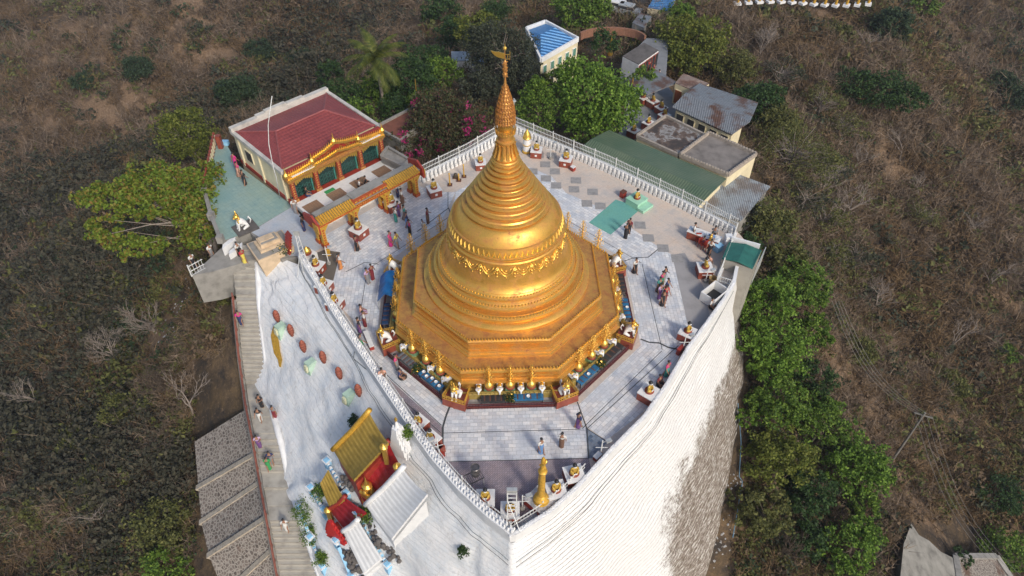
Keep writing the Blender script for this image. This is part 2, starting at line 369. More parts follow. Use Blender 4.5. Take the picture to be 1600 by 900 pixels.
t = NT('whitewashed_masonry'); co = t.coord('Object'); sp = t.n('ShaderNodeSeparateXYZ'); t.l(co, sp.inputs[0])
at_b = t.n('ShaderNodeAttribute', attribute_name='bare').outputs['Fac']; at_s = t.n('ShaderNodeAttribute', attribute_name='courses').outputs['Fac']
n1 = t.noise(co, .8, 6, .75); n2 = t.noise(co, 5, 5, .75); n3 = t.noise(t.coord('Object', (1.2, 1.2, 3.5)), 3.2, 5, .8)
wob = t.math('ADD', sp.outputs[2], t.math('MULTIPLY', n1, .12))
wv = t.math('ABSOLUTE', t.math('SINE', t.math('MULTIPLY', t.math('ADD', wob, t.math('MULTIPLY', n2, .07)), math.pi/.30)))          # brick courses, 30 cm apart
groove = t.ramp(wv, [(.0, 0.0), (.30, 1.0)]); groove_m = t.math('SUBTRACT', 1.0, t.math('MULTIPLY', at_s, t.math('SUBTRACT', 1.0, groove)))
white = t.mix(t.ramp(n1, [(.42, 0.0), (.62, 1.0)]), (.82, .82, .82), (.64, .69, .74)); white = t.mix(t.ramp(t.noise(t.coord('Object', (1, 1, .25)), 1.6, 6, .8), [(.55, 0.0), (.66, .6)]), white, (.45, .44, .42))
white = t.mix(at_s, white, t.ramp(n2, [(.3, (.70, .70, .70)), (.6, (.83, .83, .82))]))
peel = t.ramp(t.math('MULTIPLY', n3, t.math('SUBTRACT', 1.35, t.math('MULTIPLY', groove_m, .35))), [(.635, 0.0), (.69, .85)])
white = t.mix(t.math('MULTIPLY', peel, t.math('ADD', t.math('MULTIPLY', at_s, .8), .12)), white, (.33, .22, .17))
white = t.mix(t.math('MULTIPLY', t.math('SUBTRACT', 1.0, groove_m), .5), white, (.42, .40, .38))
brown = t.ramp(t.noise(t.coord('Object', (1, 1, 3)), 2.0, 6, .8), [(.34, (.10, .08, .062)), (.45, (.22, .18, .145)), (.54, (.36, .32, .28)), (.61, (.66, .64, .61))])
brown = t.mix(t.math('SUBTRACT', 1.0, groove_m), brown, (.035, .026, .02))
bf = t.ramp(t.math('ADD', at_b, t.math('ADD', t.math('MULTIPLY', t.math('SUBTRACT', n3, .5), 1.3), t.math('MULTIPLY', t.math('SUBTRACT', n1, .5), 1.4))), [(.36, 0.0), (.60, 1.0)])
t.bump(t.math('ADD', t.math('MULTIPLY', groove_m, .8), t.math('MULTIPLY', n2, .6)), .8, .12)
M['wall'] = t.out(t.mix(bf, white, brown), .85, 0, .2)
wallroot = empty('retaining_wall', (0, 0, 0), 0, 'whitewashed battered retaining wall round the hilltop terrace, its brick courses bare at the lower right', 'wall')
wl = npmesh('wall_face', WV.reshape(-1, 3), Q, M['wall'], wallroot); wl.data.polygons.foreach_set('use_smooth', [True]*len(Q))
for nm, arr in (('bare', BR), ('courses', np.broadcast_to(np.clip(us-8.9, .28, 1)[None], (NV, NU)))):
    a_ = wl.data.attributes.new(nm, 'FLOAT', 'POINT'); a_.data.foreach_set('value', np.ascontiguousarray(arr, np.float32).ravel())
WALLBVH = BVHTree.FromPolygons([Vector(p) for p in WV.reshape(-1, 3)], [tuple(map(int, q)) for q in Q])
def onwall(px, py):
    """where the view ray through px,py meets the wall face: point and outward normal"""
    P = at(px, py, -10); d = (Vector(P)-Vector(CAM)).normalized(); h = WALLBVH.ray_cast(Vector(CAM), d)
    if h[0] is None: return None
    n = h[1] if h[1].z > 0 else -h[1]; return h[0], n
# parapet along the outline
def offset_in(pts, d):
    pts = np.array(pts)[:, :2]; out = []
    for i in range(len(pts)):
        a = pts[max(i-1, 0)]; b = pts[min(i+1, len(pts)-1)]; tg = (b-a)/np.linalg.norm(b-a); nr = np.array([-tg[1], tg[0]]); out.append(pts[i]+nr*d)
    return np.array(out)
PO = resample(top, 140); _k = np.clip((np.linspace(0, len(top)-1, 140)-9)/.4, 0, 1)[:, None]; PI_ = offset_in(PO, .5)*(1-_k)+offset_in(PO, .24)*_k
IN = np.r_[offset_in(li(top), .55)]
mb = MB()
for i in range(len(PO)-1):
    a, b, c_, d_ = PO[i], PO[i+1], PI_[i+1], PI_[i]
    h = .92-.14*float(_k[i, 0])
    mb.add([(a[0], a[1], -.35), (b[0], b[1], -.35), (c_[0], c_[1], -.3), (d_[0], d_[1], -.3), (a[0], a[1], h), (b[0], b[1], h), (c_[0], c_[1], h), (d_[0], d_[1], h)],
           [(4, 5, 6, 7), (0, 1, 5, 4), (2, 3, 7, 6)])
mb.build('parapet', M['white'], wallroot)

# ------------------------------------------------------------------ terrace floor and its paving
inner = [tuple(p) for p in offset_in(resample(top[:18], 60), .3)]
bk = [at(x, y, 0)[:2] for x, y in [(1163, 400), (1172, 385), (1148, 357), (803, 192), (668, 268), (642, 250), (470, 352), (478, 385)]]
outline = [(p[0], p[1], 0) for p in inner]+[(p[0], p[1], 0) for p in bk]
o = sheet('terrace_floor', outline, M['beige'], .75)
mb = MB(); mb.slab([(p[0], p[1], -.02) for p in bk]+[(p[0]*.9, p[1]*.9, -.02) for p in (inner[0], inner[-1])], 7); tag(mb.build('terrace_base', M['white']), kind='structure')
PH = 0.0339
def oct_pt(apo, k, z, s=1.0):   # corner between side k and side k+1
    a = -math.pi/2+PH+math.pi/4*(k+.5); r = apo/math.cos(math.pi/8); return (r*math.cos(a), r*math.sin(a), z)
def side_pt(apo, k, s, z, extra=0.0):   # point on side k, s metres along it
    a = -math.pi/2+PH+math.pi/4*k; n = (math.cos(a), math.sin(a)); tg = (-n[1], n[0]); return (n[0]*apo+tg[0]*s, n[1]*apo+tg[1]*s, z)
def side_rot(k): return PH+math.pi/4*k
OUTA = {0: 12.35, 1: 15.5, 2: 12.5, 3: 12.2, 4: 11.9, 5: 15.5, 6: 12.7, 7: 10.2}
def inter(k):   # outer corner between sides k and k+1
    a0 = -math.pi/2+PH+math.pi/4*k; a1 = a0+math.pi/4; A = np.array([[math.cos(a0), math.sin(a0)], [math.cos(a1), math.sin(a1)]])
    p = np.linalg.solve(A, [OUTA[k], OUTA[(k+1) % 8]]); return (p[0], p[1])
sheetpolys = {
 0: [(690, 722), (920, 716), (915, 668), (905, 632), (700, 636), (692, 668)],
 1: [(905, 632), (918, 668), (948, 688), (1010, 640), (1040, 605), (1062, 556), (1052, 540), (1001, 540)],
 2: [(1001, 540), (1052, 540), (1062, 552), (1080, 532), (1050, 398), (1032, 388), (975, 405)],
 3: [(975, 405), (1032, 388), (945, 327), (885, 302), (862, 276), (840, 280), (850, 330)],
 4: [(840, 280), (862, 276), (800, 250), (712, 300), (705, 340), (760, 330)],
 5: [(712, 300), (680, 300), (648, 288), (497, 374), (509, 391), (532, 394), (600, 415), (690, 345)],
 6: [(600, 415), (532, 394), (515, 462), (552, 500), (556, 545), (588, 540)],
 7: [(588, 540), (556, 545), (692, 668), (700, 636)]}
for k, pts in sheetpolys.items():
    pts = [at(x, y, 0) for x, y in pts]
    sheet('marble_paving', [(p[0], p[1], .008) for p in pts], M['marble'], side_rot(k))
# seams: narrow dark joints lying on the paving
mb = MB()
def strip(a, b, w=.06, z=.014):
    a = np.array(a[:2]); b = np.array(b[:2]); d = (b-a)/np.linalg.norm(b-a); n = np.array([-d[1], d[0]])*w/2
    mb.add([(*(a+n), z), (*(a-n), z), (*(b-n), z), (*(b+n), z)], [(0, 1, 2, 3)])
def pxline(pts, w=.06):
    for p, q in zip(pts[:-1], pts[1:]): strip(at(*p), at(*q), w)
for k in range(8):
    strip(side_pt(10.3, k, -4.2, 0), side_pt(10.3, k, 4.2, 0), .045)
pxline([(704, 632), (697, 650), (692, 667), (691, 722)], .12); pxline([(902, 628), (908, 645), (917, 670), (920, 716)], .07); pxline([(917, 670), (948, 690)], .05)
pxline([(1001, 530), (1014, 535), (1030, 536), (1044, 543), (1060, 546)], .12); pxline([(976, 408), (990, 403), (1013, 402), (1030, 388)], .07)
pxline([(540, 425), (570, 410), (592, 413)], .06); pxline([(700, 325), (700, 300)], .05); pxline([(652, 362), (701, 325), (706, 340)], .07)
pxline([(917, 670), (1060, 540)], .05); pxline([(1020, 610), (1045, 573)], .04); pxline([(690, 722), (920, 716)], .05); pxline([(560, 545), (690, 665)], .05)
tag(mb.build('paving_joints', simple('joint_dirt', (.06, .065, .07), .9)), kind='structure')
# other floor finishes
def patch(name, pts, mat, rot=0.0, z=.004): return sheet(name, [(*at(x, y, 0)[:2], z) for x, y in pts], mat, rot)
patch('mauve_floor', [(690, 722), (920, 716), (925, 740), (860, 790), (800, 830), (748, 795), (700, 750), (664, 700), (620, 640), (560, 560), (556, 545), (692, 668)], M['purple'], .8)
patch('blue_check_floor', [(915, 668), (950, 690), (925, 716), (918, 717)], M['checkblue'], .8, .012)
patch('grey_floor', [(1050, 398), (1080, 532), (1110, 500), (1100, 450), (1070, 395)], simple('grey_screed', (.32, .31, .31), .7, 0, .2, .8), 0)
patch('olive_floor', [(515, 462), (532, 394), (508, 390), (480, 400), (500, 460)], simple('olive_screed', (.13, .115, .095), .8, 0, .2, 1), 0)
patch('teal_carpet', [(920, 348), (962, 312), (1003, 325), (954, 367)], M['teal'], .75, .016)
for (x, y) in [(852, 257), (832, 268), (867, 268), (853, 279), (842, 243), (862, 243), (869, 290), (900, 282), (917, 318), (938, 322), (897, 296), (926, 300), (1013, 372), (1036, 388), (1058, 404), (1000, 352), (1080, 416)]:
    P = at(x, y, 0); sheet('grey_floor_tile', [(P[0]+.62*math.cos(a), P[1]+.62*math.sin(a), .018) for a in (.75, .75+math.pi/2, .75+math.pi, .75+1.5*math.pi)], simple('grey_inlay', (.30, .29, .28), .5) if 'inl' not in M else M['inl'])
    M['inl'] = bpy.data.materials['grey_inlay']

def leafmat(name, cols, rough=.6, trans=.25):
    """foliage: every leaf or clump has its own tone"""
    t = NT(name); g = t.n('ShaderNodeNewGeometry'); co = t.coord('Object')
    f = t.math('ADD', t.math('MULTIPLY', g.outputs['Random Per Island'], .65), t.math('MULTIPLY', t.noise(co, .8, 3), .35))
    n = len(cols); col = t.ramp(f, [(.12+.72*i/(n-1), c) for i, c in enumerate(cols)])
    t.out(col, rough, 0, .25); tr = t.n('ShaderNodeBsdfTranslucent'); t.l(col, tr.inputs[0]); mx = t.n('ShaderNodeMixShader'); mx.inputs[0].default_value = trans
    t.l(t.b.outputs[0], mx.inputs[1]); t.l(tr.outputs[0], mx.inputs[2]); t.l(mx.outputs[0], t.t.nodes['Material Output'].inputs[0])
    return t.m
M['leaf_dark'] = leafmat('dark_leaves', [(.018, .038, .014), (.036, .075, .022), (.065, .12, .03)])
M['leaf_mid'] = leafmat('mid_green_leaves', [(.035, .07, .013), (.095, .175, .024), (.20, .29, .045)])
M['leaf_bright'] = leafmat('bright_green_leaves', [(.04, .08, .012), (.105, .20, .024), (.22, .34, .05)])
M['leaf_yellow'] = leafmat('yellow_green_leaves', [(.055, .075, .015), (.125, .155, .025), (.21, .22, .045)])
M['leaf_rust'] = leafmat('green_and_rust_leaves', [(.04, .07, .012), (.12, .19, .022), (.20, .26, .035), (.22, .12, .035)])
M['leaf_grey'] = leafmat('greyish_leaves', [(.03, .04, .028), (.055, .065, .04), (.08, .085, .05)])
M['leaf_mag'] = leafmat('leaves_with_magenta_bracts', [(.03, .05, .02), (.055, .07, .025), (.09, .075, .035), (.09, .045, .03)])
M['magenta'] = leafmat('magenta_bracts', [(.30, .015, .10), (.45, .03, .18), (.5, .06, .2)])
M['leaf_olive'] = leafmat('sparse_olive_leaves', [(.055, .065, .022), (.11, .12, .036), (.18, .18, .055)])
M['dry_leaf'] = leafmat('withered_leaves', [(.045, .032, .022), (.10, .07, .045), (.18, .13, .085)], .9, .1)
M['twig'] = leafmat('dry_twigs', [(.085, .063, .045), (.165, .124, .09), (.29, .225, .17)], .95, 0)
M['twig_brown'] = leafmat('brown_dry_scrub', [(.065, .043, .024), (.14, .093, .05), (.25, .17, .095)], .95, 0)
M['drygrass'] = leafmat('dry_grass_blades', [(.12, .08, .045), (.19, .13, .07), (.27, .19, .105)], .95, 0)
M['bluegreen'] = leafmat('bluish_scrub_leaves', [(.02, .036, .018), (.038, .066, .03), (.065, .10, .045)])

# ------------------------------------------------------------------ the golden stupa
st = empty('stupa', (0, 0, 0), 0, 'great golden bell-shaped stupa with ringed spire standing in the middle of the terrace', 'stupa')
def octring(mb, prof, m=0, mf=None):
    R = 1/math.cos(math.pi/8); n = 8; vs = []
    for (a, z) in prof:
        for k in range(8):
            an = -math.pi/2+PH+math.pi/4*(k+.5); vs.append((a*R*math.cos(an), a*R*math.sin(an), z))
    b = len(mb.v); mb.v += vs
    for i in range(len(prof)-1):
        flat = abs(prof[i][1]-prof[i+1][1]) < .02
        for k in range(8):
            mb.f.append((b+i*8+k, b+i*8+(k+1) % 8, b+(i+1)*8+(k+1) % 8, b+(i+1)*8+k)); mb.m.append(1 if flat else 0)
mb = MB()
octring(mb, [(7.30, .1), (7.30, .85), (7.05, .87), (7.05, 1.02), (7.5, 1.12), (7.5, 1.2), (7.28, 1.26), (7.28, 1.36), (7.0, 1.42), (7.0, 1.54), (7.34, 1.62), (7.34, 1.7), (6.98, 1.78), (6.98, 1.9), (7.38, 2.0), (7.38, 2.12), (7.2, 2.2), (7.2, 2.205), (6.0, 2.21)])
mb.build('lower_base', [M['gold'], M['gold_worn']], st)
mb = MB()
octring(mb, [(6.3, 2.2), (6.3, 2.32), (6.16, 2.36), (6.16, 2.46), (5.9, 2.56), (5.9, 2.68), (6.12, 2.76), (6.12, 2.84), (5.78, 2.92), (5.78, 3.1), (6.06, 3.2), (6.06, 3.28), (5.86, 3.33), (5.86, 3.4), (6.14, 3.48), (6.02, 3.555), (6.0, 3.56), (4.3, 3.565)])
mb.build('upper_base', [M['gold'], M['gold_worn']], st)
mb = MB()
for (apo, z, n, r) in ((7.27, 2.24, 29, .065), (6.05, 3.60, 27, .055)):
    for k in range(8):
        for i in range(n):
            s = (i-(n-1)/2)*2*apo*math.tan(math.pi/8)/n; mb.lathe([(r, -.02), (r*1.1, .04), (r*.5, .13), (.004, .19)], 5, side_pt(apo, k, s, z))
tg_ = mb.build('bud_cresting', M['gold_bright'], st); tg_['kind'] = 'stuff'
N = 96
mb = MB(); mb.lathe([(5.52, 3.55), (5.52, 3.80), (5.35, 3.92), (5.15, 3.98), (5.08, 4.0), (5.08, 4.16), (5.22, 4.22), (5.22, 4.36), (5.06, 4.44), (4.95, 4.46), (4.95, 4.5), (4.88, 4.5)], N)
mb.build('ring_plinth', M['gold'], st, auto=30)
mb = MB(); mb.lathe([(4.98, 4.45), (4.80, 4.5), (4.62, 4.52), (4.62, 4.68), (4.80, 4.72), (4.80, 4.86), (4.62, 4.94), (4.52, 5.0), (4.50, 5.04), (4.36, 5.12), (4.36, 5.26), (4.48, 5.32), (4.48, 5.42), (4.34, 5.48), (4.22, 5.56), (4.2, 5.6)], N)
mb.build('ring_plinth', M['gold'], st, auto=30)
mb = MB()
for (r, z, n) in ((5.12, 4.56, 150), (4.62, 5.08, 140), (4.34, 5.58, 130)):
    for i in range(n):
        a = 2*math.pi*i/n; mb.ball((r*math.cos(a), r*math.sin(a), z-.06), .055, 6)
mb.build('bead_bands', M['gold_bright'], st)['kind'] = 'stuff'
bell = [(4.28, 5.5), (4.12, 5.64), (3.98, 5.86), (3.88, 6.2), (3.80, 6.65), (3.73, 7.1), (3.68, 7.5), (3.66, 7.58), (3.75, 7.62), (3.77, 7.72), (3.72, 7.80), (3.60, 7.84), (3.60, 7.90), (3.67, 7.94), (3.66, 8.02), (3.56, 8.07),
        (3.51, 8.3), (3.44, 8.5), (3.50, 8.53), (3.48, 8.60), (3.38, 8.63), (3.30, 8.82), (3.16, 9.06), (3.0, 9.26), (2.84, 9.40), (2.70, 9.48)]
mb = MB(); mb.lathe(bell, N); bl = mb.build('bell', M['gold'], st, auto=35)
# relief on the bell: lotus swags and a saw-tooth band
mb = MB(); n = 64
for i in range(n):
    a = 2*math.pi*i/n; da = math.pi/n*.8
    def pp(an, z, r): return (r*math.cos(an), r*math.sin(an), z)
    mb.add([pp(a-da, 8.09, 3.56), pp(a+da, 8.09, 3.56), pp(a, 8.47, 3.45), pp(a-da*.7, 8.10, 3.64), pp(a+da*.7, 8.10, 3.64), pp(a, 8.36, 3.56)], [(0, 1, 4, 3), (1, 2, 5, 4), (2, 0, 3, 5), (3, 4, 5)])
mb.build('tooth_band', M['gold_bright'], st)
mb = MB(); n = 22
for i in range(n):
    a0 = 2*math.pi*i/n; st_ = 2*math.pi/n
    pts = [];
    for q in range(9):
        f = q/8; an = a0+st_*f; z = 7.42-.62*math.sin(math.pi*f); r = 3.71+(7.42-z)*.13; pts.append((r*math.cos(an), r*math.sin(an), z))
    mb.tube(pts, .055, 5)
    pts = [(lambda an, z: ((3.72+(7.42-z)*.13)*math.cos(an), (3.72+(7.42-z)*.13)*math.sin(an), z))(a0+st_*(.2+.6*q/6), 7.37-.36*math.sin(math.pi*q/6)) for q in range(7)]
    mb.tube(pts, .04, 5)
    for (f, zz, s) in ((0, 7.22, .11), (0, 6.97, .09), (0, 6.75, .07), (.5, 6.69, .06), (.5, 7.17, .07)):
        an = a0+st_*f; r = 3.71+(7.42-zz)*.13; mb.ball((r*math.cos(an), r*math.sin(an), zz), s, 6)
    for s_ in (-1, 1):
        for j in range(3):
            an = a0+s_*st_*(.08+.04*j); zz = 7.25-.14*j; r = 3.72+(7.42-zz)*.13; mb.ball((r*math.cos(an), r*math.sin(an), zz), .07-.01*j, 5)
mb.build('swag_relief', M['gold_bright'], st, smooth=True)
# ringed spire
rings = [(2.66, 9.56), (2.36, 10.0), (2.10, 10.40), (1.86, 10.78), (1.63, 11.13), (1.42, 11.46), (1.22, 11.77), (1.04, 12.06), (.90, 12.33), (.80, 12.56)]
prof = [(2.72, 9.42)]
for i, (r, z) in enumerate(rings):
    nr, nz_ = rings[i+1] if i+1 < len(rings) else (.74, 12.74); g = .10*(1-.06*i)
    prof += [(r-g*2.0, z-.05), (r+.0, z-.02), (r+.09, z+.06), (r+.07, z+.14), (r-.04, z+.19), (r-.10, z+.20), ((r+nr)/2-g*.2, (z+nz_)/2+.06), (nr-g*1.6+.03, nz_-.09)]
prof += [(.74, 12.74), (.80, 12.78), (.76, 12.84), (.66, 12.86)]
mb = MB(); mb.lathe(prof, 72); mb.build('spire', M['gold'], st, auto=30)
mb = MB()
mb.lathe([(.66, 12.84), (.74, 12.95), (.62, 13.04), (.56, 13.25), (.50, 13.6), (.47, 13.92), (.55, 13.96), (.55, 14.05), (.44, 14.1), (.44, 14.42), (.56, 14.46), (.58, 14.56), (.50, 14.62), (.3, 14.66)], 28)
for k in range(14):
    a = 2*math.pi*k/14; mb.tube([(.70*math.cos(a), .70*math.sin(a), 13.0), (.60*math.cos(a), .60*math.sin(a), 13.35), (.53*math.cos(a), .53*math.sin(a), 13.7), (.56*math.cos(a), .56*math.sin(a), 13.9)], [.1, .08, .06, .07], 5)
mb.build('lotus_neck', M['gold'], st, auto=40)
mb = MB(); mb.lathe([(.3, 14.6), (.40, 14.75), (.43, 15.0), (.40, 15.25), (.31, 15.45), (.24, 15.6)], 24); mb.build('bulb', M['gold_bright'], st, smooth=True)
mb = MB()
for k in range(24):
    a = 2*math.pi*k/24; x, y = math.cos(a), math.sin(a)
    mb.add([(x*.58, y*.58, 14.5), (math.cos(a+.12)*.58, math.sin(a+.12)*.58, 14.5), (x*.62, y*.62, 14.92), ], [(0, 1, 2)]); mb.beam((x*.56, y*.56, 14.5), (x*.6, y*.6, 14.85), .04)
mb.build('leaf_collar', M['gold_bright'], st)
mt = gold('ornate_gold', (.72, .38, .10), (.36, .13, .05), .5, 9, .7, .4); M['gold_ornate'] = mt
mb = MB(); tiers = [(.56, 15.3), (.55, 15.55), (.53, 15.8), (.49, 16.05), (.44, 16.28), (.38, 16.5), (.32, 16.71), (.26, 16.91), (.20, 17.1), (.15, 17.28)]
for i, (r, z) in enumerate(tiers):
    mb.lathe([(r*.80, z-.02), (r, z-.10), (r+.02, z-.04), (r*.86, z+.04), (r*.72, z+.2)], 24)
    n = max(8, int(r*44))
    for k in range(n):
        a = 2*math.pi*k/n; x, y = math.cos(a), math.sin(a)
        mb.lathe([(.028, z-.2), (.034, z-.12), (.01, z-.05)], 4, (x*r, y*r, 0)); mb.lathe([(.034, z-.03), (.024, z+.05), (.004, z+.15)], 4, (x*(r+.01), y*(r+.01), 0))
hti = mb.build('umbrella_finial', M['gold_ornate'], st)
mb = MB(); mb.lathe([(.12, 17.35), (.09, 17.5), (.06, 17.75), (.05, 17.9), (.12, 17.95), (.13, 18.1), (.10, 18.2), (.12, 18.35), (.11, 18.6), (.09, 18.8), (.03, 18.9), (.02, 19.35), (.02, 19.45)], 12)
for k in range(22):
    a = k*2.4; z = 17.95+k*.04; mb.ball((.12*math.cos(a), .12*math.sin(a), z), .04, 5)
mb.build('upper_shaft', M['gold_ornate'], hti)
mb = MB(); mb.ball((0, 0, 19.55), .11, 12); mb.lathe([(.03, 19.64), (.012, 19.75), (.003, 19.88)], 6); mb.build('orb', M['gold_bright'], hti)
mb = MB()   # the pennant-shaped vane
P = [(0, 19.28), (-.18, 19.30), (-.30, 19.36), (-.52, 19.36), (-.72, 19.43), (-.66, 19.30), (-.55, 19.18), (-.42, 19.08), (-.25, 19.02), (-.10, 18.98), (0, 18.98)]
mb.add([(x, .02, z) for x, z in P]+[(x, -.02, z) for x, z in P], [tuple(range(11)), tuple(range(21, 10, -1))]+[(i, 11+i, 11+(i+1) % 11, (i+1) % 11) for i in range(11)])
for (a, b) in (((0, 0, 18.95), (.26, 0, 18.95)), ((0, 0, 19.2), (.26, 0, 19.2)), ((.26, 0, 18.9), (.26, 0, 19.4)), ((.14, 0, 18.95), (.14, 0, 19.2))): mb.beam(a, b, .035)
mb.build('vane', M['gold_bright'], hti)

# ------------------------------------------------------------------ octagonal platform with ledge, trough and fence round the stupa
plat = empty('octagonal_platform', (0, 0, 0), 0, 'low octagonal ledge and fenced marble trough running round the foot of the golden stupa', 'platform')
mb = MB(); octring(mb, [(8.55, .0), (8.55, .16), (8.0, .17), (7.3, .17)]); mb.build('trough_floor', [M['redtile'], simple('trough_marble', (.30, .29, .30), .4, 0, .4, 1.5)], plat)
mb = MB(); octring(mb, [(7.98, .1), (7.98, .62), (7.92, .66), (7.74, .67), (7.74, .5), (7.2, .5)]); mb.build('ledge', [M['olive_gold'], M['olive_gold']], plat)
mb = MB()
for k in range(8):
    L = 2*7.98*math.tan(math.pi/8)
    mb.beam(side_pt(7.96, k, -L/2, .86), side_pt(7.96, k, L/2, .86), .05)
    for i in range(24): s = (i-11.5)*L/24; mb.beam(side_pt(7.96, k, s, .6), side_pt(7.96, k, s, .86), .035)
mb.build('gilt_railing', M['olive_gold'], plat)
fence_m = simple('maroon_fence', (.09, .015, .02), .5)
for k in range(8):
    mb = MB(); L = 2*8.6*math.tan(math.pi/8)*.5-.85
    for z in (.1, .3, .5): mb.beam(side_pt(8.62, k, -L, z), side_pt(8.62, k, L, z), .05)
    for i in range(31): s = -L+2*L*i/30; mb.beam(side_pt(8.62, k, s, .02), side_pt(8.62, k, s, .55), .022)
    mb.build('fence_panel', fence_m, plat)

# gilded pots with jewelled trees
def pot_tree():
    r = empty('golden_money_tree', (0, 0, 0), 0, None, 'ornament', 'golden leaf trees in pots round the stupa')
    mb = MB(); mb.box((0, 0, 0), (.62, .62, .26)); mb.build('plinth', M['green'], r)
    mb = MB(); mb.lathe([(.25, .26), (.30, .33), (.30, .45), (.26, .50)], 16); mb.build('pot_foot', M['redtile'], r, auto=40)
    mb = MB(); mb.lathe([(.26, .48), (.285, .58), (.26, .70), (.18, .80), (.09, .86), (.06, .95), (.09, 1.0), (.03, 1.06)], 18); mb.build('pot', M['gold_bright'], r, auto=50)
    mb = MB(); mb.tube([(0, 0, 1.0), (0, 0, 2.35)], [.035, .012], 5)
    rr = random.Random(5)
    for t in range(9):
        z = 1.12+t*.145; R = .30*(1-(t/9)**1.5)+.04; n = 8-t//2
        for k in range(n):
            a = 2*math.pi*k/n+t*.5; rr_ = R*rr.uniform(.75, 1.1); x, y = rr_*math.cos(a), rr_*math.sin(a)
            mb.tube([(0, 0, z-.05), (x*.6, y*.6, z), (x, y, z+.06)], [.012, .01, .008], 3, cap=False)
            mb.lathe([(.004, -.035), (.028, -.01), (.024, .025), (.004, .04)], 4, (x, y, z+.08))
            mb.add([(x*.7, y*.7, z-.04), (x*.7-.02*math.sin(a), y*.7+.02*math.cos(a), z), (x*.7, y*.7, z+.04), (x*.7+.02*math.sin(a), y*.7-.02*math.cos(a), z)], [(0, 1, 2, 3)])
    mb.ball((0, 0, 2.38), .045, 6); mb.build('leafy_tree', M['gold_bright'], r)
    return r
def skin_mesh(name, V, E, R, mats, parent=None, sub=1, root=0, smooth=True):
    """one continuous surface grown round a skeleton"""
    me = bpy.data.meshes.new('skel'); me.from_pydata([tuple(v) for v in V], E, []); o = bpy.data.objects.new('skel', me); COL.objects.link(o)
    m = o.modifiers.new('s', 'SKIN'); m.use_smooth_shade = smooth
    sv = me.skin_vertices[0].data if me.skin_vertices else None
    if sv is None:
        bpy.context.view_layer.objects.active = o; bpy.ops.mesh.customdata_skin_add(); sv = me.skin_vertices[0].data
    for i, r in enumerate(R):
        sv[i].radius = (r, r) if not hasattr(r, '__len__') else tuple(r); sv[i].use_root = (i == root)
    if sub: s = o.modifiers.new('u', 'SUBSURF'); s.levels = s.render_levels = sub
    bpy.context.view_layer.update(); dg = bpy.context.evaluated_depsgraph_get()
    nm = bpy.data.meshes.new_from_object(o.evaluated_get(dg)); bpy.data.objects.remove(o); nm.name = name
    nm.materials.clear()
    for mm in (mats if isinstance(mats, (list, tuple)) else [mats]): nm.materials.append(mm)
    r = bpy.data.objects.new(name, nm); COL.objects.link(r); r.parent = parent
    return r
SIDE = {0: 'front', 1: 'front right', 2: 'right', 3: 'back right', 4: 'back', 5: 'back left', 6: 'left', 7: 'front left'}
POS3 = ['at the first pot counting from the left', 'in the middle', 'at the last pot counting from the left']
pt = pot_tree(); first = True
for k in (0, 1, 2, 3, 5, 6, 7):
    for j, s in enumerate((-1.32, 0, 1.32)):
        P = side_pt(7.55, k, s, .5) if k not in (3, 5) else side_pt(8.3, k, s*1.12, .17)
        nm = ['left-hand', 'middle', 'right-hand'][j if k in (0, 1, 7) else j]
        if k in (2, 3): nm = ['nearest', 'middle', 'farthest'][j]
        if k in (6, 5): nm = ['farthest', 'middle', 'nearest'][j]
        lab = f'gilded potted leaf tree on the {SIDE[k]} ledge of the stupa, {nm} one there'
        if first: pt.location = P; pt.rotation_euler.z = side_rot(k); pt['label'] = lab; first = False
        else: dup(pt, P, side_rot(k), lab, s=1.15 if k in (3, 5) else None)
# little white elephants between the pots
def elephant():
    V = [(0, .05, .28), (0, .22, .29), (0, -.12, .30), (0, -.27, .40), (0, -.38, .36), (0, -.42, .22), (0, -.41, .08),
         (-.09, .2, .12), (-.09, .2, 0), (.09, .2, .12), (.09, .2, 0), (-.09, -.12, .12), (-.09, -.12, 0), (.09, -.12, .12), (.09, -.12, 0), (-.2, -.24, .44), (.2, -.24, .44)]
    E = [(0, 1), (0, 2), (2, 3), (3, 4), (4, 5), (5, 6), (1, 7), (7, 8), (1, 9), (9, 10), (2, 11), (11, 12), (2, 13), (13, 14), (3, 15), (3, 16)]
    R = [.17, .15, .16, .13, .09, .05, .035, .07, .06, .07, .06, .07, .06, .07, .06, (.10, .03), (.10, .03)]
    r = empty('elephant_statue', (0, 0, 0), 0, None, 'statue', 'small white elephants between the pots')
    skin_mesh('body', V, E, R, M['white'], r, 1)
    mb = MB(); mb.ball((0, -.36, .47), .06, 8, 0, (1, .6, .8)); mb.ball((0, .02, .42), .14, 8, 0, (1, 1.2, .35)); mb.build('caparison', M['gold_bright'], r, smooth=True)
    return r
el = elephant(); first = True
for k in (0, 1, 2, 7, 6):
    for j, s in enumerate((-1.98, -.66, .66, 1.98)):
        if (k, j) in ((1, 1), (7, 1), (2, 1), (6, 2), (6, 3), (2, 3)): continue
        P = side_pt(7.56, k, s, .55); lab = f'{["first", "second", "third", "fourth"][j]} small white elephant from the left on the stupa ledge, {SIDE[k]} side'
        if first: el.location = P; el.rotation_euler.z = side_rot(k); el['label'] = lab; first = False
        else: dup(el, P, side_rot(k), lab, s=1.1)

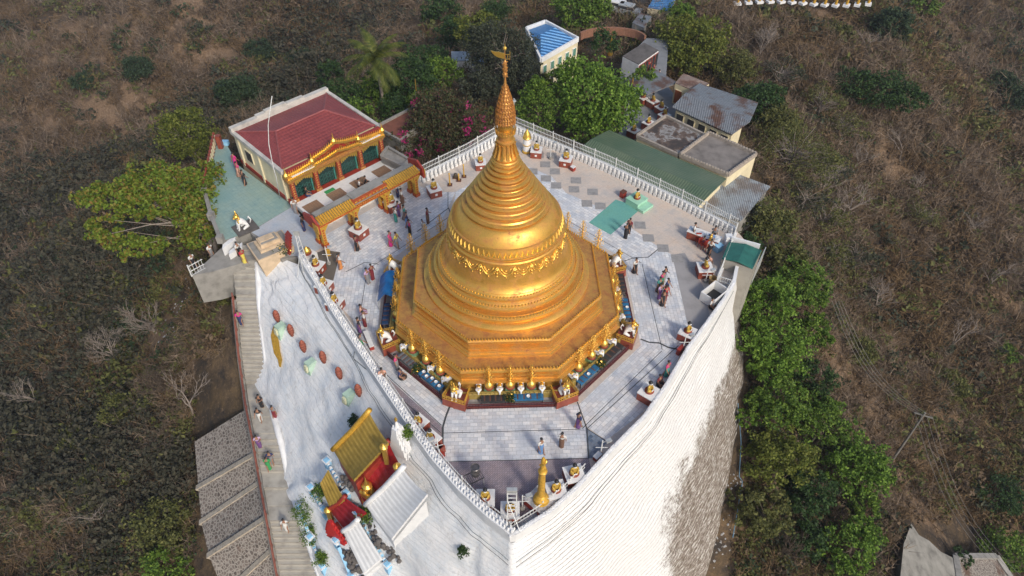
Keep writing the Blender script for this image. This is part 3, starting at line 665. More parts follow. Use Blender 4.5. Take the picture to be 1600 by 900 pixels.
# guardian lions at the corners on red railed plinths
def lion(scale=1.0, red=True):
    r = empty('guardian_lion', (0, 0, 0), 0, None, 'statue', 'white and gold guardian lions at the corners of the stupa')
    if red:
        mb = MB(); mb.add([(-.78, -.5, 0), (.78, -.5, 0), (.62, .75, 0), (-.62, .75, 0), (-.74, -.46, .62), (.74, -.46, .62), (.6, .72, .62), (-.6, .72, .62)], [(4, 5, 6, 7), (0, 1, 5, 4), (1, 2, 6, 5), (2, 3, 7, 6), (3, 0, 4, 7)])
        mb.build('plinth', M['redtile'], r)
        mb = MB()
        for z in (.66, .86, 1.0):
            for a, b in (((-.74, -.46), (.74, -.46)), ((.74, -.46), (.6, .72)), ((-.74, -.46), (-.6, .72))): mb.beam((*a, z), (*b, z), .035)
        for i in range(11):
            f = i/10; mb.beam((-.74+1.48*f, -.46, .62), (-.74+1.48*f, -.46, 1.02), .025)
            for s in (-1, 1): mb.beam((s*(.74-.14*f), -.46+1.18*f, .62), (s*(.74-.14*f), -.46+1.18*f, 1.02), .025)
        mb.build('railing', M['gold_paint'], r)
    z0 = .62 if red else 0
    # seated lion: upright forelegs, haunches down at the back, head raised
    V = [(0, .32, .30), (0, .12, .52), (0, -.10, .78), (0, -.18, .98), (-.13, -.26, .62), (-.13, -.32, .3), (-.13, -.34, .03), (.13, -.26, .62), (.13, -.32, .3), (.13, -.34, .03),
         (-.20, .26, .2), (-.22, -.02, .10), (-.22, -.12, .04), (.20, .26, .2), (.22, -.02, .10), (.22, -.12, .04), (-.13, -.44, .03), (.13, -.44, .03)]
    E = [(0, 1), (1, 2), (2, 3), (2, 4), (4, 5), (5, 6), (2, 7), (7, 8), (8, 9), (0, 10), (10, 11), (11, 12), (0, 13), (13, 14), (14, 15), (6, 16), (9, 17)]
    R = [.22, .20, .19, .13, .10, .075, .07, .10, .075, .07, .15, .10, .07, .15, .10, .07, .06, .06]
    b = skin_mesh('body', [(x, y, z+z0) for x, y, z in V], E, R, M['whitegloss'], r, 1)
    mb = MB(); z = z0
    mb.ball((0, -.26, z+1.10), .19, 12, 0, (1, 1.05, .95)); mb.ball((0, -.43, z+1.04), .10, 8, 0, (1.1, 1, .7)); mb.lathe([(.13, 1.22), (.09, 1.32), (.05, 1.45), (.01, 1.62)], 10, (0, -.22, z))
    for s in (-1, 1): mb.lathe([(.05, 0), (.04, .08), (.005, .2)], 6, (s*.16, -.2, z+1.2)); mb.ball((s*.11, -.39, z+1.16), .035, 6)
    for k in range(10):
        a = math.pi*(.05+.9*k/9); mb.ball((.22*math.cos(a), -.12-.05, z+.98+.17*math.sin(a)), .075, 6)
        mb.ball((.17*math.cos(a*2.2), -.26, z+.86-.02*k), .07, 6)
    mb.build('gilded_head', M['gold_bright'], r, smooth=True)
    mb = MB(); mb.tube([(0, .5, z+.2), (0, .62, z+.45), (0, .5, z+.75), (0, .42, z+.6)], [.05, .05, .06, .03], 6); mb.build('tail', M['whitegloss'], r, smooth=True)
    return r
ln = lion(); first = True
corner_name = {0: 'right end of front side', 7: 'left end of front side', 1: 'right side, nearer corner', 6: 'left side, nearer corner', 2: 'right side, farther corner', 5: 'left side, farther corner'}
for k in (0, 7, 1, 6, 2, 5):
    P = oct_pt(8.10, k, .1); rz = side_rot(k)+math.pi/8; lab = f'white and gold lion on red railed plinth, {corner_name[k]} of stupa platform'
    if first: ln.location = P; ln.rotation_euler.z = rz; ln['label'] = lab; first = False
    else: dup(ln, P, rz, lab)

# offering tables, cloths and stands in the trough
def table(k, s, L, W, apo, h, mat, label, name='offering_table', items=0, legs=True):
    c = side_pt(apo, k, s, .17); r = empty(name, c, side_rot(k), label, 'table' if legs else 'tray')
    mb = MB(); nx_ = 14
    for i in range(nx_):   # softly sagging cloth over the top
        x0 = -L/2+L*i/nx_; x1 = x0+L/nx_; za = h+.02*math.sin(i*2.1); zb = h+.02*math.sin((i+1)*2.1)
        mb.add([(x0, -W/2, za-.0), (x1, -W/2, zb), (x1, W/2, zb), (x0, W/2, za), (x0, -W/2-.02, za-.16), (x1, -W/2-.02, zb-.16)], [(0, 1, 2, 3), (4, 5, 1, 0)])
    mb.build('table_cover', mat, r)
    mb = MB(); mb.box((0, 0, h-.06), (L*.98, W*.94, .05)); mb.build('table_top', M['brown'], r)
    for sx in (-1, 1):
        for sy in (-1, 1): m2 = MB(); m2.beam((sx*(L/2-.06), sy*(W/2-.05), .01), (sx*(L/2-.06), sy*(W/2-.05), h-.05), .05); m2.build('leg', M['dark'], r)
    rr = random.Random(int(k*10+s*7))
    for i in range(items):
        b = MB(); x = -L/2+L*(i+.6)/(items+.2); b.lathe([(.03, h+.02), (.085, h+.03), (.12, h+.09), (.10, h+.10), (.06, h+.06)], 10, (x, rr.uniform(-.08, .08), 0))
        tag(b.build('offering_bowl', M['whitegloss'], None), f'{["first", "second", "third", "fourth", "fifth"][i]} small white bowl on the blue table at the {SIDE[k]} of the stupa', 'bowl', 'white bowls on the blue tables').matrix_world = Matrix.Translation(c) @ Matrix.Rotation(side_rot(k), 4, 'Z')
    return r
table(7, 1.25, 2.0, .45, 8.28, .55, M['blue'], 'blue covered offering table with white bowls, left of the front lion at the lower left', items=5)
table(7, -1.1, 1.5, .5, 8.25, .5, simple('grey_cover', (.12, .13, .14), .6), 'grey covered table in the shaded trough on the front left side of the stupa')
table(0, 1.1, 1.9, .42, 8.22, .5, M['blue'], 'blue covered offering table along the front side of the stupa', items=1)
table(0, -1.05, 1.6, .45, 8.25, .45, M['dark'], 'black grille table in the front trough of the stupa')
table(1, -1.15, 1.9, .42, 8.2, .5, M['blue'], 'blue covered offering table along the front right side of the stupa', items=1)
table(1, 1.3, 2.1, .45, 8.2, .5, M['dark'], 'black covered table in the trough near the right front lion')
table(2, -.9, 1.9, .42, 8.3, .5, M['blue'], 'blue covered table along the right side of the stupa', items=1)
table(2, 1.6, 1.9, .35, 8.35, .5, M['dark'], 'dark covered table along the far part of the right side of the stupa')
table(6, .9, 2.0, .42, 8.35, .5, simple('navy_cover', (.02, .05, .12), .5), 'navy covered table along the left side of the stupa')
table(5, -1.0, 3.4, .7, 8.25, .7, simple('deep_blue_cover', (.008, .035, .09), .5), 'long dark blue covered table behind the stupa at the back left')
table(3, -1.6, 2.3, .5, 8.3, .75, simple('slate_cover', (.02, .035, .045), .5), 'long slate covered table behind the stupa at the right')
# blue tarpaulin tented over the left side
mb = MB(); nU, nV = 16, 8; vs = []
for i in range(nU+1):
    for j in range(nV+1):
        s = -2.6+2.5*i/nU; ap = 7.95+1.1*j/nV; z = 1.35+.22*math.sin(math.pi*j/nV)-.55*(j/nV)**2+.05*math.sin(i*1.9)*math.sin(j*1.3)+.03*math.sin(i*.7+j)
        vs.append(side_pt(ap, 6, s, z))
fs = [(i*(nV+1)+j, (i+1)*(nV+1)+j, (i+1)*(nV+1)+j+1, i*(nV+1)+j+1) for i in range(nU) for j in range(nV)]
tp = empty('tarpaulin_awning', (0, 0, 0), 0, 'bright blue tarpaulin awning stretched beside the stupa on its left side', 'awning')
mb.add(vs, fs); mb.build('sheet', simple('tarpaulin_blue', (.01, .13, .36), .4, 0, .45, 1.6, .5), tp, smooth=True)
mb = MB()
for s in (-2.55, -.15): mb.beam(side_pt(9.0, 6, s, 0), side_pt(9.0, 6, s, .85), .05)
mb.build('pole', M['metal'], tp)
# potted flowers by the tables
def plant(loc, s, label, col=None):
    r = empty('potted_plant', loc, 0, label, 'plant')
    mb = MB(); mb.lathe([(.13, 0), (.18, .3), (.2, .32)], 10); mb.build('pot', M['darkconc'], r)
    n = 260; rr = RNG; c = rr.normal(0, .16, (n, 3))*s; c[:, 2] = abs(c[:, 2])+.4
    a = rr.normal(0, 1, (n, 3)); b = rr.normal(0, 1, (n, 3)); a *= .06/np.linalg.norm(a, axis=1)[:, None]; b *= .06/np.linalg.norm(b, axis=1)[:, None]
    V = np.stack([c-a, c-b, c+a, c+b], 1).reshape(-1, 3); npmesh('foliage', V, np.arange(4*n).reshape(n, 4), [M['leaf_dark'], M['gold_bright']], r, (rr.random(n) < .2).astype(int))

M['gold_robe'] = simple('matt_gold_robe', (.50, .33, .06), .5, .35, .25, 6)
# ------------------------------------------------------------------ seated statues on red plinths
def statue(w=1.05, h=.62, plinth=None):
    r = empty('seated_statue', (0, 0, 0), 0, None, 'statue', 'seated golden statues on plinths round the terrace')
    pm = plinth or M['redtile']
    mb = MB(); mb.box((0, 0, 0), (w*.96, w*.96, h)); mb.build('plinth', pm, r)
    mb = MB(); mb.box((0, 0, h), (w, w, .07)); mb.box((0, -w*.485, h*.35), (.2, .02, .2)); mb.build('marble_top', M['whitegloss'] if plinth is None else M['mint'], r)
    z = h+.07
    mb = MB(); mb.lathe([(.27, z), (.29, z+.05), (.25, z+.1), (.28, z+.13)], 18, (0, 0, 0)); mb.build('lotus_base', M['redtile'], r, smooth=True)
    z += .13
    V = [(0, .02, .08), (0, .03, .25), (0, .03, .40), (0, .02, .50), (-.17, .02, .40), (-.22, -.02, .24), (-.10, -.18, .15), (.17, .02, .40), (.22, -.02, .24), (.10, -.18, .15),
         (-.24, -.02, .06), (-.06, -.20, .06), (.24, -.02, .06), (.06, -.20, .07)]
    E = [(0, 1), (1, 2), (2, 3), (2, 4), (4, 5), (5, 6), (2, 7), (7, 8), (8, 9), (0, 10), (10, 11), (0, 12), (12, 13)]
    skin_mesh('robe', [(a, b, c+z) for a, b, c in V], E, [.14, .12, .13, .05, .07, .05, .045, .07, .05, .045, .09, .055, .09, .055], M['gold_robe'], r, 1)
    mb = MB(); mb.ball((0, -.02, z+.62), .105, 12, 0, (1, 1.05, 1.2)); mb.lathe([(.012, 0), (.02, .02), (.004, .04)], 5, (0, -.125, z+.60))
    for s in (-1, 1): mb.ball((s*.085, .02, z+.58), .028, 6, 0, (.5, 1, 1.6)); mb.ball((s*.05, -.2, z+.1), .045, 8, 0, (1.3, 1, .6))
    mb.build('face_and_hands', M['whitegloss'], r, smooth=True)
    mb = MB(); mb.ball((0, .02, z+.68), .13, 12, 0, (1, 1.05, .9)); mb.ball((0, .03, z+.80), .06, 8); mb.build('hair', M['black'], r, smooth=True)
    return r
def face(P, ang=None):   # rotation that makes -Y look towards the stupa (or away)
    return math.atan2(-P[1], -P[0])+math.pi/2
ST = [  # plinth centre on the floor (pixel), rotation or None (towards the stupa), scale, label
 (562, 368, None, 1.1, 'seated golden statue on a broad red plinth before the left arcade opening'),
 (613, 326, None, 1.05, 'seated golden statue on a red plinth beside the crowd at the middle arcade opening'),
 (496, 424, 1.2, 1, 'seated golden statue nearest the lattice mast, farthest of three by the left parapet'),
 (508, 454, 1.2, 1, 'seated golden statue on a red plinth, middle of three along the left parapet'),
 (525, 481, 1.2, 1, 'seated golden statue on a red plinth, nearest of three along the left parapet'),
 (655, 668, -.75, .95, 'black haired seated statue by the front left parapet, the farther of a pair'),
 (674, 694, -.75, .95, 'black haired seated statue by the front left parapet, next to an opened empty plinth'),
 (759, 787, 0, 1.0, 'seated statue with black hair on a plinth nearest the dark drum on its stand'),
 (797, 806, 0, 1.0, 'seated statue on the plinth behind the white ladder at the front tip of the terrace'),
 (868, 775, .25, 1.05, 'seated statue with black hair on a plinth just right of the tall golden pillar'),
 (896, 750, .25, 1.05, 'seated statue with black hair on the plinth second to the right of the golden pillar'),
 (1012, 622, .9, 1.05, 'black haired seated statue on a maroon plinth alone by the right front parapet'),
 (1072, 528, 1.0, 1.0, 'seated statue by the right parapet next to a floodlight on a white pole'),
 (1099, 428, 1.6, 1.05, 'seated golden statue on a red plinth beside a brown bin near the grey cabin'),
 (884, 257, None, 1.0, 'seated golden statue with a small red box beside it along the back right fence'),
 (838, 243, None, .95, 'seated golden statue next to the white and gold round shrine at the back corner'),
 (751, 262, None, .9, 'seated golden statue on a red plinth along the back left fence behind the stupa spire'),
 (679, 304, None, 1.0, 'seated golden statue on a red plinth by the right end of the gilded arcade'),
]
s0 = statue(); PL = []
for i, (px, py, rz, sc, lab) in enumerate(ST):
    P = at(px, py, .02); rz = face(P) if rz is None else rz; PL.append(P)
    if i == 0: s0.location = tuple(P); s0.rotation_euler.z = rz; s0.scale = (sc,)*3; s0['label'] = lab
    else: dup(s0, P, rz, lab, s=sc)
ms = statue(1.3, .5, M['mint']); P = at(994, 318, .02); ms.location = tuple(P); ms.rotation_euler.z = .75+math.pi/2*0; ms['label'] = 'seated golden statue on a wide mint green plinth at the end of the teal carpet'
mb = MB(); mb.box((0, -.95, 0), (1.3, .6, .25)); mb.build('step', M['mint'], ms)
for i, (px, py) in enumerate([(1004, 160), (1019, 166), (1032, 176), (1037, 188), (989, 212), (1012, 200)]):
    P = at(px, py, -4.2); dup(s0, P, 2.2 if i < 4 else .8, 'seated golden statue in the lower courtyard, ' +
        ['farthest left of the curved row', 'second of the curved row', 'third of the curved row', 'last of the curved row beside the flat roof', 'in the shade beside the big bright green tree', 'small one at the edge of the flat roof'][i], s=1.0)

# ------------------------------------------------------------------ people
CL = {n: simple('cloth_'+n, c, .85, 0, .2, 9, .1) for n, c in dict(white=(.62, .62, .60), black=(.02, .02, .025), navy=(.03, .04, .12), pink=(.55, .06, .18), magenta=(.60, .03, .22), maroon=(.18, .02, .03), orange=(.62, .24, .07),
      yellow=(.65, .55, .10), green=(.04, .28, .09), teal=(.04, .25, .22), purple=(.16, .07, .22), grey=(.22, .22, .23), peach=(.65, .36, .27), blue=(.12, .25, .50), red=(.42, .03, .04), brown=(.16, .09, .06), lilac=(.48, .34, .52)).items()}
def person_proto(pose):
    """one continuous body (0.01 m fingers included) with clothing and hair as children; height 1.55 m, looking along -Y"""
    r = empty('person', (0, 0, 0), 0, None, 'person')
    hip = .80; sit = pose == 'sit'
    dz = -.62 if sit else 0
    V = [(0, 0, .86+dz), (0, 0, 1.05+dz), (0, 0, 1.22+dz), (0, 0, 1.33+dz), (0, -.01, 1.40+dz), (0, -.02, 1.49+dz)]; E = [(0, 1), (1, 2), (2, 3), (3, 4), (4, 5)]; R = [(.14, .10), (.12, .085), (.14, .09), .05, .075, .07]
    def add(prev, pts, rs):
        for p, q in zip(pts, rs): V.append(p); R.append(q); E.append((prev, len(V)-1)); prev = len(V)-1
        return prev
    for s in (-1, 1):
        if sit: add(0, [(s*.10, -.03, .80+dz), (s*.22, -.32, .16), (s*.05, -.38, .08), (-s*.02, -.40, .05)], [.09, .065, .045, .04])
        else:
            st_ = {'stand': .02, 'walk': .20, 'walk2': -.2}[pose]*s
            add(0, [(s*.09, 0, .78), (s*.10, -st_*.55-.02, .44), (s*.10, -st_*.9+.03, .08), (s*.11, -st_-.11, .03)], [.085, .055, .04, .032])
        sw = {'stand': .0, 'walk': -.18, 'walk2': .18, 'sit': .2}[pose]*s
        if sit: e = add(2, [(s*.18, 0, 1.20+dz), (s*.23, -.06, .98+dz), (s*.14, -.26, .90+dz)], [.055, .042, .03])
        elif pose == 'stand' and s == 1: e = add(2, [(s*.18, 0, 1.20), (s*.24, -.05, .97), (s*.12, -.24, 1.06)], [.055, .042, .03])
        else: e = add(2, [(s*.18, 0, 1.20), (s*.23, -sw*.35, .96), (s*.24, -sw-.05, .74)], [.055, .042, .03])
        b = Vector(V[e]); d = (b-Vector(V[e-1])).normalized(); sd_ = Vector((0, -1, 0)) if abs(d.y) < .8 else Vector((1, 0, 0))
        pm = add(e, [tuple(b+d*.05)], [(.028, .02)])
        for k, (o_, ln_) in enumerate(((-.027, .06), (-.009, .072), (.009, .068), (.027, .052))): q = Vector(V[pm])+sd_*o_; add(pm, [tuple(q+d*.03), tuple(q+d*(.03+ln_*.55)+Vector((-s*.006, 0, 0))), tuple(q+d*(.03+ln_)+Vector((-s*.018, 0, 0)))], [.0095, .0085, .007])
        add(e, [tuple(b+sd_*.035+d*.03), tuple(b+sd_*.05+d*.06)], [.011, .009])
    skin_mesh('body', V, E, R, M['skin'], r, 1)
    # shirt: torso and sleeves
    W = [(0, 0, .84+dz), (0, 0, 1.05+dz), (0, 0, 1.22+dz), (0, 0, 1.31+dz)]; E2 = [(0, 1), (1, 2), (2, 3)]; R2 = [(.155, .12), (.14, .105), (.16, .11), .06]
    for s in (-1, 1):
        sw = {'stand': .0, 'walk': -.18, 'walk2': .18, 'sit': .1}[pose]*s
        W += [(s*.19, 0, 1.21+dz), (s*.225, -sw*.3, 1.03+dz)]; R2 += [.07, .062]; E2 += [(2, len(W)-2), (len(W)-2, len(W)-1)]
    skin_mesh('shirt', W, E2, R2, CL['white'], r, 1)
    mb = MB()
    if sit: mb.ball((0, -.14, .12), .27, 14, 0, (1.15, 1.1, .5))
    else:
        prof = [(.15, .07), (.155, .3), (.165, .6), (.17, .8), (.15, .93), (.13, .98)]; n = 16; vs = []
        stp = abs({'stand': .02, 'walk': .2, 'walk2': .2}[pose])
        for (rr_, z) in prof:
            k = 1-min(1, z/.8)
            for i in range(n): a = 2*math.pi*i/n; vs.append((rr_*math.cos(a)*(1+.06*math.sin(a*5)*k), rr_*math.sin(a)*.78*(1+1.0*stp*4*k*.35+.06*math.cos(a*4)*k), z))
        mb.add(vs, [(i*n+k, i*n+(k+1) % n, (i+1)*n+(k+1) % n, (i+1)*n+k) for i in range(len(prof)-1) for k in range(n)])
    mb.build('longyi', CL['navy'], r, smooth=True)
    mb = MB(); mb.ball((0, .005, 1.515+dz), .088, 12, 0, (.95, 1.08, 1.0)); mb.ball((0, .085, 1.49+dz), .045, 8)
    mb.build('hair', M['black'], r, smooth=True)
    mb = MB(); mb.lathe([(.014, -.02), (.017, 0), (.004, .03)], 5, (0, -.098, 1.475+dz))
    for s in (-1, 1): mb.ball((s*.082, -.01, 1.475+dz), .018, 6); mb.ball((s*.028, -.085, 1.49+dz), .009, 5)
    mb.box((0, -.088, 1.435+dz), (.04, .01, .008)); mb.build('face_features', M['skin'], r, smooth=True)
    return r
PR = {p: person_proto(p) for p in ('stand', 'walk', 'walk2', 'sit')}; USED = set()
def person(px, py, z, pose, shirt, skirt, rz, lab, s=.98, tid=None):
    P = (*at(px, py, z)[:2], z) if z is not None else None
    if P is None:
        h = onwall(px, py); P = h[0]
    src = PR[pose]
    r = src if pose not in USED else copy_tree(src); USED.add(pose)
    r.location = tuple(P); r.rotation_euler = (0, 0, rz); r.scale = (s,)*3; r['label'] = lab; r['category'] = 'person'; r['group'] = 'visitors on the hilltop'
    for ch in r.children:
        k = ch.name.split('.')[0]; mt_ = {'shirt': CL[shirt], 'longyi': CL[skirt]}.get(k)
        if mt_: ch.material_slots[0].link = 'OBJECT'; ch.material_slots[0].material = mt_
    return r
PP = [
 (877, 699, 0, 'stand', 'white', 'brown', 2.9, 'person in a cream shirt and brown longyi standing alone on the front paving'),
 (845, 708, 0, 'walk', 'white', 'blue', .6, 'person in a white top and pale blue longyi walking near the golden pillar'),
 (903, 668, 0, 'walk2', 'navy', 'purple', 2.2, 'person in a navy top bending a long dark stick near the front right seam'),
 (1040, 588, 0, 'walk', 'pink', 'teal', .8, 'person with a pink top leaning at the right front parapet above the bricks'),
 (1029, 600, 0, 'sit', 'maroon', 'black', .8, 'person in maroon sitting low against the right front parapet'),
 (1034, 478, 0, 'walk', 'black', 'black', .5, 'person all in black at the front of the group walking on the right paving'),
 (1038, 470, 0, 'walk2', 'red', 'maroon', .6, 'person in a red top at the right side of the group on the right paving'),
 (1029, 467, 0, 'stand', 'lilac', 'purple', .7, 'person in lilac inside the group on the right paving'),
 (1028, 457, 0, 'walk', 'teal', 'black', .5, 'person with a teal bag in the group on the right paving'),
 (1040, 459, 0, 'walk2', 'navy', 'black', .9, 'person in navy stepping right in the group on the right paving'),
 (1032, 448, 0, 'walk', 'pink', 'green', .8, 'person in a pink top near the back of the group on the right paving'),
 (1036, 441, 0, 'stand', 'black', 'grey', .8, 'person at the very back of the group on the right paving'),
 (991, 427, 0, 'walk', 'white', 'black', .5, 'person in a white shirt and black trousers walking alone near the right rear lion'),
 (977, 373, 0, 'stand', 'black', 'black', 2.6, 'person in black standing beside the corner of the teal carpet'),
 (982, 365, 0, 'stand', 'maroon', 'black', 2.4, 'person in a maroon top standing beside the corner of the teal carpet'),
 (533, 420, 0, 'walk', 'white', 'orange', 2.2, 'person with a white top and long orange skirt walking on the left paving'),
 (559, 392, 0, 'walk2', 'maroon', 'black', 2.6, 'person in dark maroon walking in front of the broad red plinth'),
 (611, 385, 0, 'walk', 'pink', 'magenta', 1.2, 'person in a magenta dress walking beside a person in yellow'),
 (621, 387, 0, 'walk2', 'yellow', 'grey', 1.2, 'person in a yellow shirt and grey trousers striding beside a magenta dress'),
 (576, 443, 0, 'stand', 'lilac', 'grey', 1.0, 'person in pale lilac beside the left end of the blue awning'),
 (583, 437, 0, 'stand', 'maroon', 'maroon', 1.0, 'person in maroon beside the left end of the blue awning'),
 (563, 520, 0, 'stand', 'black', 'purple', 2.0, 'person in a purple patterned skirt next to the left parapet bench'),
 (571, 510, 0, 'stand', 'white', 'maroon', 2.0, 'person in a white shirt and maroon longyi next to the left parapet bench'),
 (565, 490, 0, 'sit', 'peach', 'lilac', 1.7, 'person sitting down in peach on the left paving'),
 (567, 545, 0, 'walk', 'grey', 'green', 2.2, 'person in grey with a green bag walking near the left front lion'),
 (600, 599, 0, 'stand', 'peach', 'black', .3, 'person in a peach top and long black skirt by the left front parapet'),
 (621, 577, 0, 'stand', 'pink', 'grey', 1.4, 'person with a magenta headscarf standing at the edge of the trough'),
 (626, 590, 0, 'sit', 'navy', 'black', 1.4, 'person in navy sitting on the paving near the trough'),
 (641, 367, 0, 'stand', 'pink', 'black', 2.0, 'person in a pink shirt and black trousers between the arcade and the stupa'),
 (637, 355, 0, 'walk', 'navy', 'blue', 2.0, 'person in royal blue walking from the arcade toward the stupa'),
 (633, 344, 0, 'walk2', 'teal', 'grey', 2.0, 'person in teal grey walking from the arcade toward the stupa'),
 (619, 347, 0, 'stand', 'white', 'teal', 2.2, 'person with a turquoise skirt beside the statue at the middle opening'),
 (624, 338, 0, 'stand', 'purple', 'purple', 2.0, 'person in purple beside the statue at the middle opening'),
 (629, 318, 0, 'walk', 'white', 'brown', 1.7, 'person in white coming out under the arcade toward the courtyard'),
 (622, 308, 0, 'stand', 'white', 'navy', 1.4, 'person in white and navy inside the right opening of the arcade'),
 (661, 360, 0, 'stand', 'white', 'white', 1.4, 'child in white near the back left of the stupa'),
 (669, 349, 0, 'stand', 'maroon', 'brown', 1.4, 'person in a maroon shirt beside the child in white behind the stupa'),
 (370, 262, 0, 'walk', 'magenta', 'magenta', 2.6, 'person veiled in bright magenta walking on the pale green floor by the cream wall'),
 (375, 276, 0, 'walk2', 'pink', 'peach', 2.6, 'person in a pale pink floral dress on the pale green floor'),
 (384, 289, 0, 'walk', 'black', 'black', 2.6, 'person in a black dress on the pale green floor'),
 (463, 333, 0, 'walk', 'white', 'grey', .5, 'person with a white cap and light shirt at the left end of the gilded facade'),
 (480, 306, .35, 'sit', 'black', 'navy', 2.0, 'person in black sitting on the parquet at the left bay of the gilded facade'),
 (562, 293, .35, 'sit', 'white', 'black', 2.0, 'person with a white headcloth sitting on the parquet between facade and arcade'),
 (572, 289, .35, 'sit', 'black', 'black', 2.0, 'person in black sitting on the parquet between facade and arcade'),
 (476, 361, 0, 'stand', 'black', 'navy', 1.5, 'person in dark clothes behind the left end of the arcade roof'),
 (1082, 372, 0, 'stand', 'white', 'grey', 1.2, 'person in a white shirt at the near end of the donation desk'),
 (1098, 383, 0, 'sit', 'purple', 'brown', 2.5, 'person in purple seated before the donation desk'),
 (1108, 386, 0, 'stand', 'blue', 'black', 2.5, 'person in a sky blue shirt leaning over the donation desk'),
 (1107, 398, 0, 'walk', 'white', 'black', 2.5, 'person in a white shirt and black trousers beside the donation desk'),
 (1113, 377, 0, 'stand', 'grey', 'black', 2.5, 'person in grey behind the donation desk near the fence'),
 (1106, 412, 0, 'sit', 'peach', 'brown', 2.5, 'person in beige behind the seated statue near the grey cabin'),
 (1110, 480, 0, 'sit', 'white', 'black', 1.0, 'person in white sitting in the corner by the small white enclosure'),
]
def z_st(px, py): return zst(py)
for a in PP: person(*a[:4], a[4], a[5], a[6], a[7], s=(1.0 if a[0] != 661 else .72))
for (px, py, pose, sh, sk, rz, lab) in [
 (378, 507, 'walk', 'magenta', 'navy', .3, 'person in magenta and navy holding the rail at the upper steps'),
 (410, 636, 'stand', 'black', 'black', 0, 'person in black at the far side of the stair landing'),
 (408, 657, 'walk', 'black', 'white', 0, 'person with a black top and white trousers on the stair landing'),
 (431, 653, 'walk2', 'grey', 'maroon', 3.0, 'person in grey with a maroon longyi next to the white wall on the stair landing'),
 (407, 699, 'stand', 'lilac', 'purple', .4, 'person in lilac leaning at the red handrail below the landing'),
 (426, 724, 'walk', 'navy', 'grey', .2, 'person in navy on the steps behind a person in green'),
 (422, 733, 'walk2', 'green', 'green', .2, 'person in bright green going down the steps'),
 (449, 828, 'walk', 'white', 'white', .2, 'person all in white walking alone on the lower landing')]:
    person(px, py, zst(py)+.05, pose, sh, sk, rz, lab)
for (px, py, sh, sk, lab) in [(376, 401, 'white', 'black', 'person with a white veil at the head of the stairway'), (383, 411, 'red', 'yellow', 'person in red and yellow at the head of the stairway'),
      (333, 403, 'white', 'grey', 'person in white and grey on the side path left of the stair head'), (305, 418, 'white', 'black', 'person in white by the metal gate on the side path')]:
    person(px, py, -.9 if px > 350 else -1.6, 'walk', sh, sk, 1.0, lab)
for i, (px, py, sh, sk) in enumerate([(1028, 128, 'white', 'grey'), (1020, 118, 'maroon', 'maroon'), (1013, 112, 'red', 'black')]):
    person(px, py, -4.25, 'stand', sh, sk, 1.0, ['person in white in the lower courtyard passage', 'person in maroon robes in the lower courtyard passage', 'person in red beyond the lower courtyard'][i])

# ------------------------------------------------------------------ terrace furniture
# tall golden pillar
r = empty('golden_pillar', at(845, 790, .02), 0, 'tall golden pillar with a creature winding round its top at the front tip', 'pillar')
mb = MB(); mb.box((0, .1, 0), (1.35, 1.35, .55), .8); mb.build('plinth', M['red'], r)
mb = MB(); mb.box((0, .1, .55), (1.4, 1.4, .06), .8); mb.build('plinth_top', simple('speckled_marble', (.45, .44, .44), .5, 0, .5, 9), r)
mb = MB(); mb.lathe([(.42, .6), (.46, .68), (.40, .8), (.42, .9), (.32, 1.05), (.30, 1.1), (.20, 1.2), (.16, 3.5), (.23, 3.56), (.25, 3.68), (.18, 3.75), (.15, 3.8), (.12, 4.6), (.10, 4.85), (.04, 5.0)], 20); mb.build('shaft', M['gold_paint'], r, auto=40)
mb = MB(); mb.tube([(.16*math.cos(a*.55), .16*math.sin(a*.55), 3.8+a*.08) for a in range(13)], [.05]*11+[.07, .03], 6); mb.build('winding_creature', M['gold_bright'], r, smooth=True)
mb = MB()
for i in range(13): a = .3*i; mb.ball((.21*math.cos(2.6+.1*math.sin(i)), .21*math.sin(2.6), 1.2+i*.17), .045, 6)
mb.build('side_bosses', M['gold_bright'], r)
# ladder mast at the tip
r = empty('ladder_mast', at(800, 815, .02), 0, 'white painted ladder mast with a floodlight at the front tip of the terrace', 'mast')
mb = MB()
for s in (-.24, .24): mb.beam((s, 0, 0), (s, 0, 3.3), .06)
for z in np.arange(.5, 3.3, .42): mb.beam((-.24, 0, z), (.24, 0, z), .045)
mb.build('ladder', M['whitemetal'], r)
mb = MB(); mb.beam((-.24, -.05, 2.4), (.45, -1.1, .9), .04); mb.beam((-.24, -.05, 1.6), (-.3, -.9, .9), .04); mb.build('brace', M['whitemetal'], r)
mb = MB(); mb.box((0, 0, 3.3), (.55, .2, .22)); mb.build('floodlight', M['metal'], r)
def lamp(px, py, h, lab, arm=(.35, 0), z=.02):
    r = empty('lamp_post', at(px, py, z), 0, lab, 'lamp post')
    mb = MB(); mb.lathe([(.16, 0), (.16, .18), (.06, .24)], 10); mb.build('base', M['concrete'], r)
    mb = MB(); mb.tube([(0, 0, .2), (0, 0, h)], .035, 8); mb.beam((0, 0, h*.9), (arm[0], arm[1], h*.97), .03); mb.beam((-arm[0], -arm[1], h*.55), (arm[0], arm[1], h*.55), .03); mb.build('pole', M['whitemetal'], r)
    mb = MB(); mb.box((arm[0], arm[1], h*.96), (.34, .22, .12), .4); mb.build('lamp_head', M['metal'], r)
    return r
lamp(816, 795, 1.5, 'short white cross-armed lamp post between the ladder and the golden pillar')
lamp(1066, 549, 1.7, 'white floodlight pole leaning over the statue by the right parapet')
lamp(938, 712, 1.6, 'white floodlight post on a red and white base by the blue checked floor')
lamp(686, 712, 1.9, 'white lamp post beside the opened plinth on the front left', (-.3, -.1))
lamp(803, 208, 3.6, 'tall white lamp post behind the stupa spire at the back corner', (0, -.3))
lamp(860, 248, 1.7, 'thin lamp stand with a dark box roof along the back right fence')
